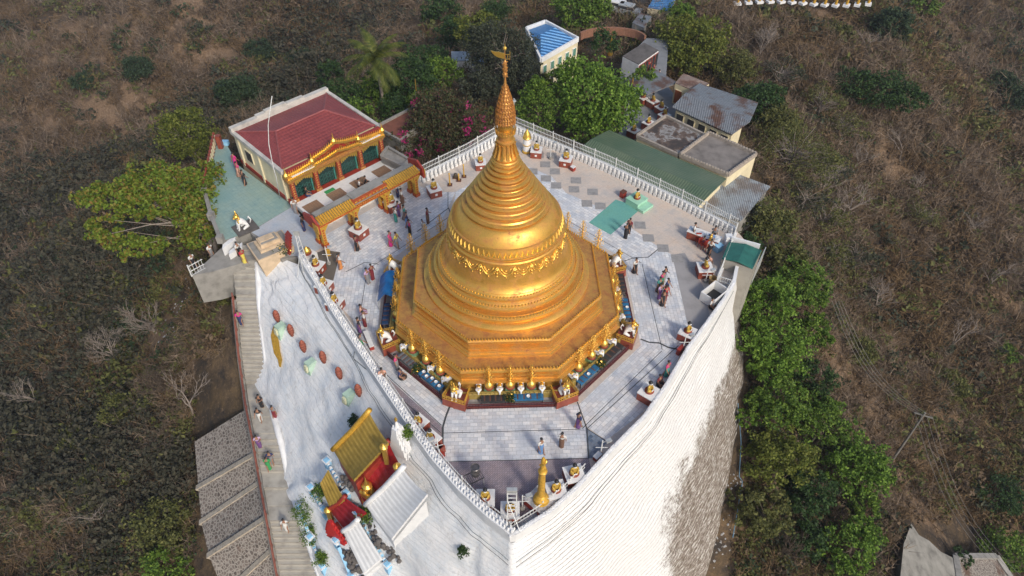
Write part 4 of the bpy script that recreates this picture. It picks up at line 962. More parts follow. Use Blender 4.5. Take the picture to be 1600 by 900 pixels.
lamp(514, 412, 1.7, 'white lamp post beside the yellow box at the left end of the arcade')
lamp(1102, 440, 1.2, 'small white bracket lamp at the brown bin')
r = empty('lattice_mast', at(480, 425, .02), 0, 'white lattice mast with a diamond mirror at the left parapet', 'mast')
mb = MB()
for s in (-1, 1): mb.beam((s*.28, 0, 0), (s*.1, 0, 3.6), .05)
for i in range(9): z = i*.4; a = .28-.05*z; mb.beam((-a, 0, z), (a-.02, 0, z+.4), .03)
mb.beam((-.6, -.5, 0), (-.1, 0, 2.2), .04); mb.build('lattice', M['whitemetal'], r)
mb = MB(); mb.box((0, 0, 3.6), (.42, .08, .42)); mb.build('mirror', M['metal'], r)
# drum on its frame
r = empty('drum_stand', at(742, 757, .02), .5, 'dark steel drum strapped on a wire frame table on the mauve floor', 'stand')
mb = MB()
for sx in (-1, 1):
    for sy in (-1, 1): m2 = MB(); m2.beam((sx*.45, sy*.3, 0), (sx*.42, sy*.28, .85), .035); m2.build('leg', M['metal'], r)
for i in range(9): mb.beam((-.45+.1125*i, -.32, .86), (-.45+.1125*i, .32, .86), .02)
mb.beam((-.46, -.32, .86), (.46, -.32, .86), .04); mb.beam((-.46, .32, .86), (.46, .32, .86), .04); mb.build('frame', M['dark'], r)
o = empty('steel_drum', at(743, 741, .9), 0, 'round dark steel drum standing on the wire frame table', 'drum')
mb = MB(); mb.lathe([(.24, .02), (.25, .05), (.25, .3), (.27, .33), (.25, .36), (.25, .72), (.27, .75), (.24, .78), (.22, .72)], 20); mb.build('drum_shell', simple('dark_steel', (.16, .15, .15), .35, .6, .4, 4), o, auto=40)
# opened empty plinth, red boxes, bins
def box_thing(name, px, py, d, rz, mat, lab, cat, hollow=False, z=.02, lid=None):
    r = empty(name, at(px, py, z), rz, lab, cat); mb = MB()
    if hollow:
        x, y, h = d; t_ = .07
        for (cx, cy, sx, sy) in ((0, -y/2+t_/2, x, t_), (0, y/2-t_/2, x, t_), (-x/2+t_/2, 0, t_, y-2*t_-.004), (x/2-t_/2, 0, t_, y-2*t_-.004)): mb.box((cx, cy, 0), (sx, sy, h))
        mb.build('body', mat, r); mb = MB(); mb.box((0, 0, .02), (x-.2, y-.2, .05)); mb.build('floor_plate', M['dark'], r)
    else:
        mb.box((0, 0, 0), d, 0, 0, .96); mb.build('body', mat, r)
        mb = MB(); mb.box((0, 0, d[2]+.002), (d[0]*1.03, d[1]*1.03, .05)); mb.build('lid', lid or mat, r)
    return r
box_thing('empty_plinth', 680, 706, (.9, .9, .6), -.75, M['redtile'], 'opened empty red plinth showing its dark inside, left of the front paving', 'plinth', True)
box_thing('step_block', 688, 712, (.5, .35, .3), -.7, M['red'], 'low red step block beside the white lamp post at the front left', 'block')
box_thing('donation_box', 895, 266, (.35, .35, .35), .8, M['red'], 'small red donation box beside a red plinth at the back right', 'box', lid=M['whitegloss'])
box_thing('donation_box', 973, 307, (.45, .4, .5), .8, M['red'], 'red donation box to the left of the mint green plinth', 'box', lid=M['brown'])
box_thing('yellow_bin', 513, 398, (.35, .35, .5), .4, M['gold_paint'], 'yellow bin at the left end column of the arcade', 'bin')
box_thing('red_bench', 577, 535, (1.5, .3, .35), 2.0, M['red'], 'red and white bench set against the left parapet', 'bench', lid=M['whitegloss'])
box_thing('red_stand', 1062, 551, (.6, .25, .5), .8, M['red'], 'small red stand at the foot of the floodlight pole by the right parapet', 'stand')
box_thing('red_stand', 933, 716, (.5, .3, .3), .8, M['red'], 'small red block beside the blue checked floor', 'block', lid=M['whitegloss'])
box_thing('small_enclosure', 1114, 466, (1.7, 1.2, .8), .75, M['whitegloss'], 'small open white walled enclosure at the right end of the terrace', 'enclosure', True)
r = empty('litter_bin', at(1112, 443, .02), 0, 'round brown litter bin beside the red plinth near the grey cabin', 'bin')
mb = MB(); mb.lathe([(.22, 0), (.30, .6), (.27, .6), (.2, .1)], 16); mb.build('bin_body', simple('tan_metal', (.32, .22, .10), .6), r, auto=40)
r = empty('golden_urn', at(483, 405, .02), 0, 'golden urn on a white plinth next to the lattice mast', 'urn')
mb = MB(); mb.box((0, 0, 0), (1.0, 1.0, .6), .9); mb.build('plinth', M['whitegloss'], r)
mb = MB(); mb.lathe([(.3, .6), (.33, .7), (.3, .78)], 16); mb.build('red_ring', M['redtile'], r); mb = MB(); mb.lathe([(.28, .78), (.3, .9), (.24, 1.05), (.08, 1.15), (.04, 1.3)], 16); mb.build('urn_body', M['gold_bright'], r, smooth=True)
# round white and gold shrine
r = empty('round_shrine', at(823, 237, .02), 0, 'round white drum shrine with a conical gold roof at the back corner', 'shrine')
mb = MB(); mb.lathe([(.42, 0), (.42, .16), (.36, .2)], 20); mb.build('base', M['gold_paint'], r)
mb = MB(); mb.lathe([(.34, .2), (.34, 1.45)], 20); mb.build('drum', M['whitegloss'], r)
mb = MB(); mb.lathe([(.36, .75), (.38, .8), (.36, .85)], 20); mb.lathe([(.38, 1.42), (.40, 1.5), (.34, 1.56), (.32, 1.75), (.24, 1.95), (.12, 2.15), (.03, 2.35)], 20); mb.build('roof', M['gold_bright'], r, auto=50)
# bells and posts behind the stupa
for i, (px, py, h) in enumerate([(703, 289, 1.1), (725, 276, 1.15), (717, 282, .6)]):
    r = empty('gilded_post', at(px, py, .02), 0, ['slim golden post left of the hanging bell', 'slim golden post right of the hanging bell', 'short golden stake beside the hanging bell'][i], 'post', 'gilded posts by the back left fence')
    mb = MB(); mb.box((0, 0, 0), (.4, .4, .05)); mb.build('foot', M['brown'], r); mb = MB(); mb.lathe([(.06, .05), (.05, h), (.09, h+.05), (.02, h+.15)], 8); mb.build('shaft', M['gold_paint'], r)
r = empty('bell_on_stand', at(712, 278, .02), 0, 'dark bronze bell on a low stand between two golden posts', 'bell')
mb = MB(); mb.lathe([(.20, .1), (.22, .12), (.18, .3), (.14, .45), (.04, .5)], 14); mb.build('bell_body', simple('bronze', (.14, .11, .08), .4, .6), r, smooth=True); mb = MB(); mb.box((0, 0, 0), (.5, .3, .1)); mb.build('stand', M['brown'], r)
# donation desk
r = empty('donation_desk', at(1098, 377, .02), -.55, 'long white topped desk with papers under the fence where visitors crowd', 'desk')
mb = MB(); mb.box((0, 0, .7), (2.6, .8, .05)); mb.build('desk_top', M['whitegloss'], r)
mb = MB(); mb.box((0, 0, 0), (2.5, .7, .7)); mb.build('cabinet', M['redtile'], r)
mb = MB()
for i in range(9): mb.box((-1.1+.27*i, .1*math.sin(i*3), .755), (.2, .28, .02+.01*(i % 3)), i*.7, 0)
mb.build('papers', M['paper'] if 'paper' in M else simple('paper', (.55, .60, .66), .8), r)
for i, (px, py) in enumerate([(1090, 380), (1103, 392), (1095, 387)]):
    r = empty('chair', at(px, py, .02), .3*i, ['red chair at the near end of the donation desk', 'red chair at the far end of the donation desk', 'red chair at the middle of the donation desk'][i], 'chair', 'red chairs at the donation desk')
    mb = MB(); mb.box((0, 0, .4), (.4, .4, .04)); mb.build('seat', M['red'], r); mb = MB(); mb.box((0, .2, .44), (.4, .04, .45)); mb.build('backrest', M['red'], r)
    for sx in (-1, 1):
        for sy in (-1, 1): mb = MB(); mb.beam((sx*.17, sy*.17, 0), (sx*.17, sy*.17, .4), .035); mb.build('leg', M['red'], r)
o = empty('golden_figure', at(1110, 375, .8), 0, 'small golden figure standing on the donation desk', 'statue'); mb = MB(); mb.lathe([(.14, 0), (.16, .08), (.08, .2), (.12, .35), (.05, .45)], 10); mb.ball((0, 0, .52), .08, 8); mb.build('figure', M['gold_bright'], o, smooth=True)

# ------------------------------------------------------------------ fences and parapets of the terrace
def picket_fence(name, pts, h, lab, step=.16, wall_h=.55, finials=True, wallmat=None, finlab='row'):
    """low white wall with a row of white leaf-shaped finials inside and a steel picket fence on top"""
    r = empty(name, (0, 0, 0), 0, lab, 'fence'); P = np.array(pts); seg = np.linalg.norm(np.diff(P[:, :2], axis=0), axis=1); L = seg.sum()
    d = np.r_[0, np.cumsum(seg)]
    def q(s, off=0.0, z=0.0):
        i = min(np.searchsorted(d, s, side='right')-1, len(seg)-1); a, b = P[i], P[i+1]; t_ = (s-d[i])/seg[i]; tg = (b-a)[:2]/seg[i]; p = a[:2]+(b-a)[:2]*t_; zz = a[2]+(b[2]-a[2])*t_
        return (p[0]-tg[1]*off, p[1]+tg[0]*off, zz+z), math.atan2(tg[1], tg[0])
    if wall_h:
        mb = MB()
        for i in range(len(seg)):
            a, b = P[i], P[i+1]; tg = (b-a)[:2]/seg[i]; n = np.array([-tg[1], tg[0]])*.14
            c = [(*(a[:2]-n), a[2]), (*(b[:2]-n), b[2]), (*(b[:2]+n), b[2]), (*(a[:2]+n), a[2])]; mb.slab([(x, y, z+wall_h) for x, y, z in c], wall_h+.1)
        mb.build('low_wall', wallmat or M['white'], r)
    mb = MB(); k = int(L/step)
    for z in (wall_h+.08, wall_h+h*.5, wall_h+h):
        for i in range(len(seg)): mb.beam((P[i][0], P[i][1], P[i][2]+z), (P[i+1][0], P[i+1][1], P[i+1][2]+z), .045)
    for i in range(k): p, _ = q(L*(i+.5)/k, 0, wall_h); mb.beam(p, (p[0], p[1], p[2]+h+.1), .024)
    for i in range(int(L/2.2)+1): p, _ = q(min(L*.999, i*2.2), 0, 0); mb.beam(p, (p[0], p[1], p[2]+wall_h+h+.18), .07)
    mb.build('pickets', M['whitemetal'], r)
    if finials:
        n = min(100, int(L/.42)); fm = None
        for i in range(n):
            p, a = q(L*(i+.5)/n, finials*.38, 0)
            if fm is None:
                mb = MB(); mb.box((0, 0, 0), (.3, .2, .3), 0, 0, .9); mb.lathe([(.10, .3), (.15, .42), (.13, .58), (.06, .72), (.015, .84)], 10, (0, 0, 0), 0, 1, .5); fm = mb.build('finial', M['whitegloss'], r); f = fm
            else: f = fm.copy(); COL.objects.link(f)
            f.location = p; f.rotation_euler = (0, 0, a)
    return r
z0 = .0
cB = at(803, 203, 0)
picket_fence('terrace_fence', [cB, at(950, 265, 0), at(1060, 318, 0), at(1148, 364, 0)], .85, 'white picket fence with white leaf-shaped ornaments along the back right terrace edge', finials=-1)
picket_fence('terrace_fence', [at(655, 283, 0), at(730, 246, 0), cB], .85, 'white picket fence with white ornaments along the back left terrace edge by the bougainvillea', finials=-1)
picket_fence('terrace_fence', [at(1148, 366, 0), at(1136, 400, 0), at(1118, 445, 0)], .8, 'white double rail fence between the donation desk and the grey cabin', finials=0, wall_h=.2)
picket_fence('terrace_fence', [at(1118, 445, 0), at(1140, 452, 0), at(1132, 466, 0)], .8, 'short white spiked fence closing the small enclosure at the right end', finials=0, wall_h=.1)
fr = [tuple(offset_in(resample(top[:10], 40), .62)[i])+(.0,) for i in range(4, 39, 2)]
picket_fence('terrace_fence', fr, .8, 'thin mesh fence along the inside of the left parapet above the white slope', step=.22, wall_h=.12, finials=0)
fr = [tuple(offset_in(resample(top[9:13], 30), .62)[i])+(.0,) for i in range(1, 25, 3)]
picket_fence('terrace_fence', fr, .8, 'thin white picket fence along the front right parapet past the golden pillar', step=.2, wall_h=.12, finials=0)
# beaded studs on the left parapet, two rows: pattern of the parapet
mb = MB(); PL_ = resample(top[:10], 110)
for i in range(109):
    a, b = PL_[i], PL_[i+1]; tg = (b-a)[:2]/np.linalg.norm((b-a)[:2]); n = np.array([-tg[1], tg[0]])
    for off, s in ((.15, .08), (.38, .06)):
        p = a[:2]+n*off+tg*.1; mb.lathe([(s, .9), (s*1.1, .97), (s*.5, 1.1), (.01, 1.18)], 6, (p[0], p[1], 0))
    if i % 3 == 0: p = a[:2]+n*.25; mb.box((p[0], p[1], .9), (.3, .24, .14), math.atan2(tg[1], tg[0]), 0, .8)
mb.build('parapet_studs', M['white'], wallroot)
mb = MB(); PR_ = resample(top[9:19], 160); rr = random.Random(3)
for i in range(159):
    a = PR_[i]; mb.box((a[0]-.1, a[1]+.1, .76), (.16+.1*rr.random(), .1+.08*rr.random(), .03+.04*rr.random()), rr.random()*3, 0, .7)
mb.build('parapet_rubble', M['white'], wallroot)
for off, nm in ((.55, 0), (1.1, 1)):   # cables pinned along the top of the wall
    pts = []
    for i in range(0, 171, 2):
        j = 4+nm; p = WV[int(j)][i]; q_ = WV[int(j)+1][i]; pts.append((p[0], p[1], p[2]+.05+.03*math.sin(i)))
    mb = MB(); mb.tube(pts, .013, 5); tag(mb.build('cable', M['dark'] if nm else simple('blue_grey_cable', (.06, .10, .12), .6), None), ['blue grey cable running along the top of the white wall below the parapet', 'thin dark cable running along the white wall under the other cable'][nm], 'cable')

# ------------------------------------------------------------------ gilded prayer hall with red roof
O_ = at(455, 318, 0); A_ = at(599, 246, 0); B_ = at(374, 256, 0)
ang = math.atan2(A_[1]-O_[1], A_[0]-O_[0]); LU = float(np.hypot(*(A_-O_)[:2])); LV = float(np.hypot(*(B_-O_)[:2]))
hall = empty('prayer_hall', (O_[0], O_[1], 0), ang, 'cream prayer hall with a red tiled hip roof and a gilded four-bay facade', 'building')
H = 3.05
mb = MB(); mb.box((LU/2, LV/2+.3, -3), (LU, LV-.6, H+3)); mb.build('wall', M['cream'], hall)
mb = MB(); mb.box((-.02, LV/2, 0), (.12, LV, .4)); mb.box((LU/2, -.25, 0), (LU+.3, .7, .28)); mb.build('red_plinth', M['red'], hall)
mb = MB()   # cornice and roof parapet
for (c, d) in (((-.02, LV/2, H-.1), (.3, LV+.1, .3)), ((LU/2, LV+.0, H-.1), (LU+.3, .45, .62)), ((LU+.02, LV/2, H-.1), (.3, LV+.1, .36)), ((LU*.5, LV+.02, H+.5), (LU*.5, .42, .16)), ((LU*.45, LV+.03, H+.64), (LU*.22, .40, .14))): mb.box(c, d)
mb.build('cornice', simple('stained_white', (.50, .48, .44), .85, 0, .3, 1.3), hall)
# hip roof with standing seams
t = NT('red_sheet_roof'); uv = t.coord('UV'); sp = t.n('ShaderNodeSeparateXYZ'); t.l(uv, sp.inputs[0]); co = t.coord('Object')
col = t.ramp(t.noise(co, .5, 5), [(.3, (.21, .042, .042)), (.7, (.29, .062, .058))]); s1 = t.math('ABSOLUTE', t.math('SINE', t.math('MULTIPLY', sp.outputs[0], math.pi/.28))); s2 = t.math('ABSOLUTE', t.math('SINE', t.math('MULTIPLY', sp.outputs[1], math.pi/.36)))
col = t.mix(t.ramp(s2, [(0, .6), (.16, 0)]), col, (.11, .02, .03)); col = t.mix(1.0, col, t.ramp(t.noise(co, 5, 4), [(.3, .8), (.7, 1.1)]), 'MULTIPLY')
t.bump(t.math('ADD', s1, s2), .6, .04); M['redroof'] = t.out(col, .6, 0)
e = .12; ez = H+.12; rz_ = H+1.0; r0, r1 = 2.1, 6.85
P8 = [(e, .3, ez), (LU-e, .3, ez), (LU-e, LV-.2, ez), (e, LV-.2, ez), (r0, LV*.52, rz_), (r1, LV*.52, rz_)]
faces = [(0, 1, 5, 4), (1, 2, 5), (2, 3, 4, 5), (3, 0, 4)]
me = bpy.data.meshes.new('roof'); me.from_pydata(P8, [], faces+[(3, 2, 1, 0)]); me.materials.append(M['redroof']); uvl = me.uv_layers.new()
for p in me.polygons:
    n = p.normal; g = Vector((n.x, n.y, 0)); g = g.normalized() if g.length > .01 else Vector((0, 1, 0)); tg = Vector((-g.y, g.x, 0))
    for li_ in p.loop_indices: v = me.vertices[me.loops[li_].vertex_index].co; uvl.data[li_].uv = (v.dot(tg), v.dot(g)*1.05)
o = bpy.data.objects.new('roof', me); COL.objects.link(o); o.parent = hall
mb = MB()
for a, b in ((0, 4), (1, 5), (2, 5), (3, 4), (4, 5)): mb.tube([P8[a], P8[b]], .09, 6)
mb.build('ridge_cap', simple('ridge_red', (.26, .07, .07), .6), o)
# window on the side wall
wn = empty('window', (0, 0, 0)); wn.parent = hall
mb = MB(); yv = LV*.72; mb.box((-.04, yv, 1.2), (.1, 1.1, 1.1)); mb.build('frame', M['cream'], wn); mb = MB()
for i in (-1, 0, 1): mb.box((-.07, yv+i*.33, 1.27), (.1, .24, .95))
mb.build('pane', M['dark'], wn)
for v in (.03, .48, .9): mb = MB(); mb.box((-.06, LV*v+.1, .1), (.12, .25, H-.3)); mb.build('pilaster', M['cream'], hall)
# facade: columns, teal doors, gilded entablature
hy = -.32
for i in range(5):
    u = .3+(LU-.6)*i/4; mb = MB(); mb.box((u, hy, .28), (.5, .5, .25), 0, 1); mb.box((u, hy, .53), (.36, .36, 1.7), 0, 0); mb.box((u, hy, 2.2), (.5, .5, .18), 0, 1)
    for k in range(7): mb.add([(u-.16, hy-.20, .62+k*.23), (u, hy-.23, .72+k*.23), (u+.16, hy-.20, .62+k*.23), (u, hy-.20, .80+k*.23)], [(0, 1, 3), (1, 2, 3), (0, 2, 1)], 1); mb.add([(u-.20, hy-.16, .62+k*.23), (u-.23, hy, .72+k*.23), (u-.20, hy+.16, .62+k*.23), (u-.20, hy, .80+k*.23)], [(0, 1, 3), (1, 2, 3), (0, 2, 1)], 1)
    mb.build('column', [M['red'], M['gold_ornate']], hall)
for i in range(4):
    u0 = .3+(LU-.6)*i/4+.27; u1 = .3+(LU-.6)*(i+1)/4-.27
    mb = MB(); mb.box(((u0+u1)/2, -.02, .28), (u1-u0, .06, 1.9)); d_ = mb.build('door', simple('deep_teal', (.008, .035, .032), .3, 0, .4, 2), hall)
    mb = MB()
    for x in (u0+.04, u1-.04): mb.beam((x, -.1, .28), (x, -.1, 2.15), .08)
    mb.beam((u0, -.1, 2.1), (u1, -.1, 2.1), .08); mb.build('frame', simple('teal_frame', (.06, .28, .24), .5), d_)
    mb = MB()
    for q in range(5):
        for j in range(3):
            x = u0+(u1-u0)*(q+.5)/5; z = .5+j*.35; mb.tube([(x-.13, -.09, z), (x, -.09, z+.14), (x+.13, -.09, z), (x, -.09, z-.14), (x-.13, -.09, z)], .018, 4)
    mb.build('lattice', simple('teal_lattice', (.05, .18, .15), .5), d_)
    # scalloped gilt valance under the entablature
    mb = MB()
    for q in range(9):
        x = u0+(u1-u0)*(q+.5)/9; dz_ = .30*abs(q-4)/4; mb.add([(x-.12, -.42, 2.2), (x+.12, -.42, 2.2), (x+.06, -.42, 2.05-dz_), (x-.06, -.42, 2.05-dz_), (x-.12, -.34, 2.2), (x+.12, -.34, 2.2)], [(0, 1, 2, 3), (0, 4, 5, 1)])
    mb.build('valance', M['gold_bright'], hall)
mb = MB(); mb.box((LU/2, -.28, 2.38), (LU+.2, .7, .28)); mb.box((LU/2, -.32, 2.66), (LU+.1, .55, .12)); mb.build('entablature', M['gold_ornate'], hall)
mb = MB(); mb.box((LU/2, -.2, 2.78), (LU*.98, .34, .5)); mb.box((LU/2, -.2, 3.28), (LU*.46, .3, .42)); mb.build('pediment_wall', M['red'], hall)
mb = MB()   # flame-edged gilded bands climbing to the middle in steps
band = [(0, 2.86), (.12, 2.92), (.26, 3.1), (.28, 3.42), (.40, 3.62), (.5, 3.95), (.60, 3.62), (.72, 3.42), (.74, 3.1), (.88, 2.92), (1, 2.86)]
def flames(path, y, wd, hgt):
    for (a, za), (b, zb) in zip(path[:-1], path[1:]):
        mb.beam((a*LU, y, za), (b*LU, y, zb), wd, .16); n = max(2, int(abs(b-a)*LU/.17))
        for q in range(n):
            f = (q+.5)/n; x = (a+(b-a)*f)*LU; z = za+(zb-za)*f; mb.lathe([(.08, .04), (.10, .12), (.05, .2), (.008, hgt)], 5, (x, y, z), 0, 1, .6)
flames(band, -.42, .28, .42); flames([(u, 2.62+(z-2.86)*.55) for u, z in band], -.62, .22, .3)
for u in (0, .26, .5, .74, 1): z = float(np.interp(u, [b[0] for b in band], [b[1] for b in band])); mb.lathe([(.2, 0), (.22, .2), (.1, .4), (.05, .6), (.01, .95)], 8, (u*LU, -.42, z))
mb.build('gilded_cresting', M['gold_bright'], hall, smooth=False)
mb = MB(); rr = random.Random(4)
for i in range(90): u = rr.uniform(.28, .72)*LU; mb.box((u, -.40, 2.85+rr.random()*.6), (.07, .1, .1))
mb.build('pediment_relief', M['gold_ornate'], hall)
mb = MB(); mb.box((LU*.16, -.55, 2.8), (LU*.24, .3, .06)); mb.box((LU*.86, -.55, 2.8), (LU*.2, .3, .06)); mb.build('ledge', M['white'], hall)
# ---- courtyard between hall and arcade
def hp(u, v, z=0.0):
    return (O_[0]+u*math.cos(ang)-v*math.sin(ang), O_[1]+u*math.sin(ang)+v*math.cos(ang), z)
AL = at(507, 389, 0); AR = at(657, 305, 0)
yard = [hp(-.1, -.6), hp(LU+.2, -.6), (*AR[:2], 0), (*AL[:2], 0)]
mb = MB(); mb.slab([(x, y, .30) for x, y, z in [hp(-.0, -.6), hp(LU+.2, -.6), hp(LU+.2, -4.6), hp(0, -4.4)]], .4); tag(mb.build('courtyard_floor', M['whitegloss'], None), kind='structure')
for i in range(4):
    u0 = .2+(LU-.2)*i/4; w_ = (LU-.2)/4*.62; sheet('courtyard_paving', [hp(u0, -1.35, .305), hp(u0+w_, -1.35, .305), hp(u0+w_, -4.3, .305), hp(u0, -4.3, .305)], M['parquet'], ang)
mb = MB(); mb.slab([(*hp(2.6, -.95)[:2], .34), (*hp(3.5, -.95)[:2], .34), (*hp(3.5, -1.35)[:2], .34), (*hp(2.6, -1.35)[:2], .34)], .02); tag(mb.build('prayer_mat', CL['green']), 'small green prayer mat in front of the second bay of the gilded hall', 'mat')
# ---- gilded arcade
a2 = math.atan2(AR[1]-AL[1], AR[0]-AL[0]); LA = float(np.hypot(*(AR-AL)[:2]))
ar = empty('gilded_arcade', (AL[0], AL[1], 0), a2, 'orange and gold arcade of three openings with scalloped roof edge facing the stupa', 'arcade')
for i in range(4):
    u = .25+(LA-.5)*i/3
    for v in (.2, .95):
        mb = MB(); mb.box((u, v, 0), (.46, .46, .3), 0, 0); mb.box((u, v, .3), (.32, .32, 1.6), 0, 1); mb.box((u, v, 1.86), (.5, .5, .2), 0, 1)
        for k in range(6): mb.box((u, v-.17, .4+k*.24), (.16, .04, .12), 0, 0)
        for s in (-1, 1): mb.add([(u+s*.16, v, 1.9), (u+s*.65, v, 2.05), (u+s*.16, v, 1.35), (u+s*.16, v-.1, 1.9), (u+s*.65, v-.1, 2.05), (u+s*.16, v-.1, 1.35)], [(0, 1, 2), (5, 4, 3), (1, 0, 3, 4), (2, 1, 4, 5)], 1)
        mb.build('column', [M['orange'], M['gold_paint']], ar)
mb = MB(); mb.box((LA/2, .1, 2.06), (LA+.3, .32, .42)); mb.box((LA/2, .98, 2.06), (LA+.3, .22, .4)); mb.build('fascia', M['orange'], ar)
mb = MB()
for i in range(46):
    u = .1+(LA-.2)*i/45; mb.ball((u, -.07, 2.27), .07, 6, 0, (1, .4, .8))
mb.beam((0, -.07, 2.1), (LA, -.07, 2.1), .04); mb.beam((0, -.07, 2.43), (LA, -.07, 2.43), .04); mb.build('fascia_relief', M['gold_bright'], ar)
mb = MB(); mb.box((LA/2, .55, 2.46), (LA+.4, 1.25, .12)); mb.box((LA*.5, .85, 2.58), (LA*.96, .55, .2)); mb.box((LA*.5, .6, 2.6), (LA*.30, .9, .32)); mb.build('roof_slab', M['concrete'], ar)
for (u0, u1) in ((0, LA*.34), (LA*.66, LA)):
    mb = MB(); n = int((u1-u0)/.2)
    for i in range(n):
        u = u0+(u1-u0)*(i+.5)/n; mb.add([(u-.085, -.35, 2.52), (u+.085, -.35, 2.52), (u+.085, .35, 2.86), (u-.085, .35, 2.86), (u, -.42, 2.60), (u, .33, 2.95)], [(0, 4, 5, 3), (4, 1, 2, 5), (0, 1, 4), (3, 5, 2)])
    mb.build('scalloped_eave', M['gold_paint'], ar)
mb = MB(); mb.box((LA*.5, .1, 2.52), (LA*.34, .35, .34)); mb.build('middle_fascia', M['orange'], ar)
mb = MB()
for i in range(9): mb.ball((LA*(.36+.28*i/8), -.1, 2.7), .085, 6, 0, (1.4, .4, .8))
mb.build('middle_relief', M['gold_bright'], ar)
for s, u in ((-1, -.25), (1, LA+.25)):   # red wings closing the ends
    mb = MB(); q = [(u, -.5, 1.9), (u, -.35, 2.8), (u, .3, 3.25), (u, 1.5, 2.9), (u, 1.4, 2.3)]
    mb.add([(x-.09, y, z) for x, y, z in q]+[(x+.09, y, z) for x, y, z in q], [(0, 1, 2, 3, 4), (9, 8, 7, 6, 5)]+[(i, 5+i, 5+(i+1) % 5, (i+1) % 5) for i in range(5)])
    wg = mb.build('end_wing', M['red'], ar); mb = MB(); mb.box((u+s*.1, -.15, 2.0), (.06, .7, .7)); mb.build('wing_panel', M['gold_paint'], wg)
# ---- pale green floor beside the hall, with its low walls, and other platforms on the left
GF = [(335, 222), (322, 305), (347, 377), (390, 362), (458, 322), (372, 258), (350, 218)]
mb = MB(); mb.slab([(*at(x, y, 0)[:2], -.03) for x, y in GF], 5); tag(mb.build('side_platform', M['concrete']), kind='structure')
patch('pale_green_floor', [(335, 222), (322, 305), (347, 377), (390, 362), (458, 322), (372, 258), (350, 218)], M['seagreen'], ang, .0)
mb = MB(); mb.slab([(*at(x, y, 0)[:2], -.03) for x, y in [(390, 362), (458, 322), (512, 385), (470, 400), (440, 405), (412, 385)]], 3); tag(mb.build('side_platform', M['concrete']), kind='structure')
patch('pale_blue_floor', [(392, 362), (458, 322), (508, 384), (480, 400), (452, 400), (412, 375)], M['paleblue_floor'], ang, .002)
def low_wall(name, pts, h, w_, mat, lab, z=0.0, cap=None):
    r = empty(name, (0, 0, 0), 0, lab, 'wall'); mb = MB()
    for p, q in zip(pts[:-1], pts[1:]): a = at(*p, z); b = at(*q, z); mb.beam((a[0], a[1], z+h/2), (b[0], b[1], z+h/2), w_, h)
    mb.build('wall_body', mat, r); mb = MB()
    for p in pts: a = at(*p, z); mb.box((a[0], a[1], z), (w_*1.6, w_*1.6, h*1.3))
    mb.build('piers', cap or mat, r); return r
low_wall('low_wall', [(322, 305), (332, 342), (346, 378)], .5, .3, M['concrete'], 'low mossy concrete wall along the left edge of the pale green floor')
r = empty('red_balustrade', (0, 0, 0), 0, 'red and cream balustrade at the far left edge of the pale green floor', 'balustrade')
mb = MB(); mb2 = MB(); pa = [at(*p, 0) for p in ((338, 222), (330, 262), (323, 300))]
for a, b in zip(pa[:-1], pa[1:]):
    for z in (.15, .9): mb.beam((a[0], a[1], z), (b[0], b[1], z), .12)
    for i in range(7): p = a+(b-a)*i/7; mb.box((p[0], p[1], 0), (.16, .16, 1.0)); mb2.box((p[0]+.1, p[1]-.2, .2), (.05, .3, .6))
p = at(346, 231, 0); mb.box((p[0], p[1], 0), (.4, .4, 1.3)); mb.build('rails', M['redtile'], r); mb2.build('panels', M['cream'], r)
box_thing('blue_bench', 352, 226, (.7, .4, .35), 0, M['sky_blue'], 'small pale blue bench at the far corner of the pale green floor', 'bench')
lw = lion(1.0, False); lw.location = tuple(at(381, 356, .1)); lw.rotation_euler.z = -.9; lw.scale = (1.15,)*3; lw['label'] = 'white lion with golden head on a dark slab at the pale green floor corner'
mb = MB(); mb.box((0, .1, -.1), (1.3, 1.5, .1)); mb.build('base_slab', M['darkconc'], lw)
# cream stair-head box with open top
r = empty('stair_head_shelter', at(425, 392, 0), .62, 'cream concrete stair-head shelter with stepped weathered roof above the white wall', 'shelter')
mb = MB(); mb.box((0, 0, -1.5), (2.3, 1.9, 2.1), 0, 0, 1.25); mb.box((0, .1, .6), (1.9, 1.4, .25)); mb.box((0, .15, .85), (1.5, 1.0, .3)); mb.box((-.1, .25, 1.15), (1.1, .6, .1)); mb.build('body', simple('faded_peach', (.60, .46, .31), .85, 0, .25, 1.2), r)
mb = MB(); mb.box((0, .15, 1.151), (1.3, .8, .03)); mb.box((0, 0, .601), (2.7, 2.2, .03)); mb.build('roof_deck', M['concrete'], r)
r = empty('red_sign_board', at(452, 398, 0), .5, 'dark red curved board standing behind the lattice mast', 'board')
mb = MB()
for i in range(7): a = i/6; mb.beam((-.1+.3*a, 0, .2+1.5*a), (.1+.4*a, .05, .45+1.5*a), .7, .08)
mb.build('panel', M['red'], r)
mb = MB(); mb.beam((0, .1, 0), (.3, .1, 1.8), .08); mb.build('support', M['dark'], r)
plant(tuple(at(447, 398, 0)), 1.6, 'dark potted shrub squeezed between the cream shelter and the red board')
plant(side_pt(8.3, 0, 0, .17), 1.0, 'potted flowers at the middle of the front trough'); plant(side_pt(8.3, 1, .1, .17), 1.0, 'potted flowers at the middle of the front right trough'); plant(side_pt(8.3, 7, -.1, .17), 1.0, 'potted flowers at the middle of the front left trough')
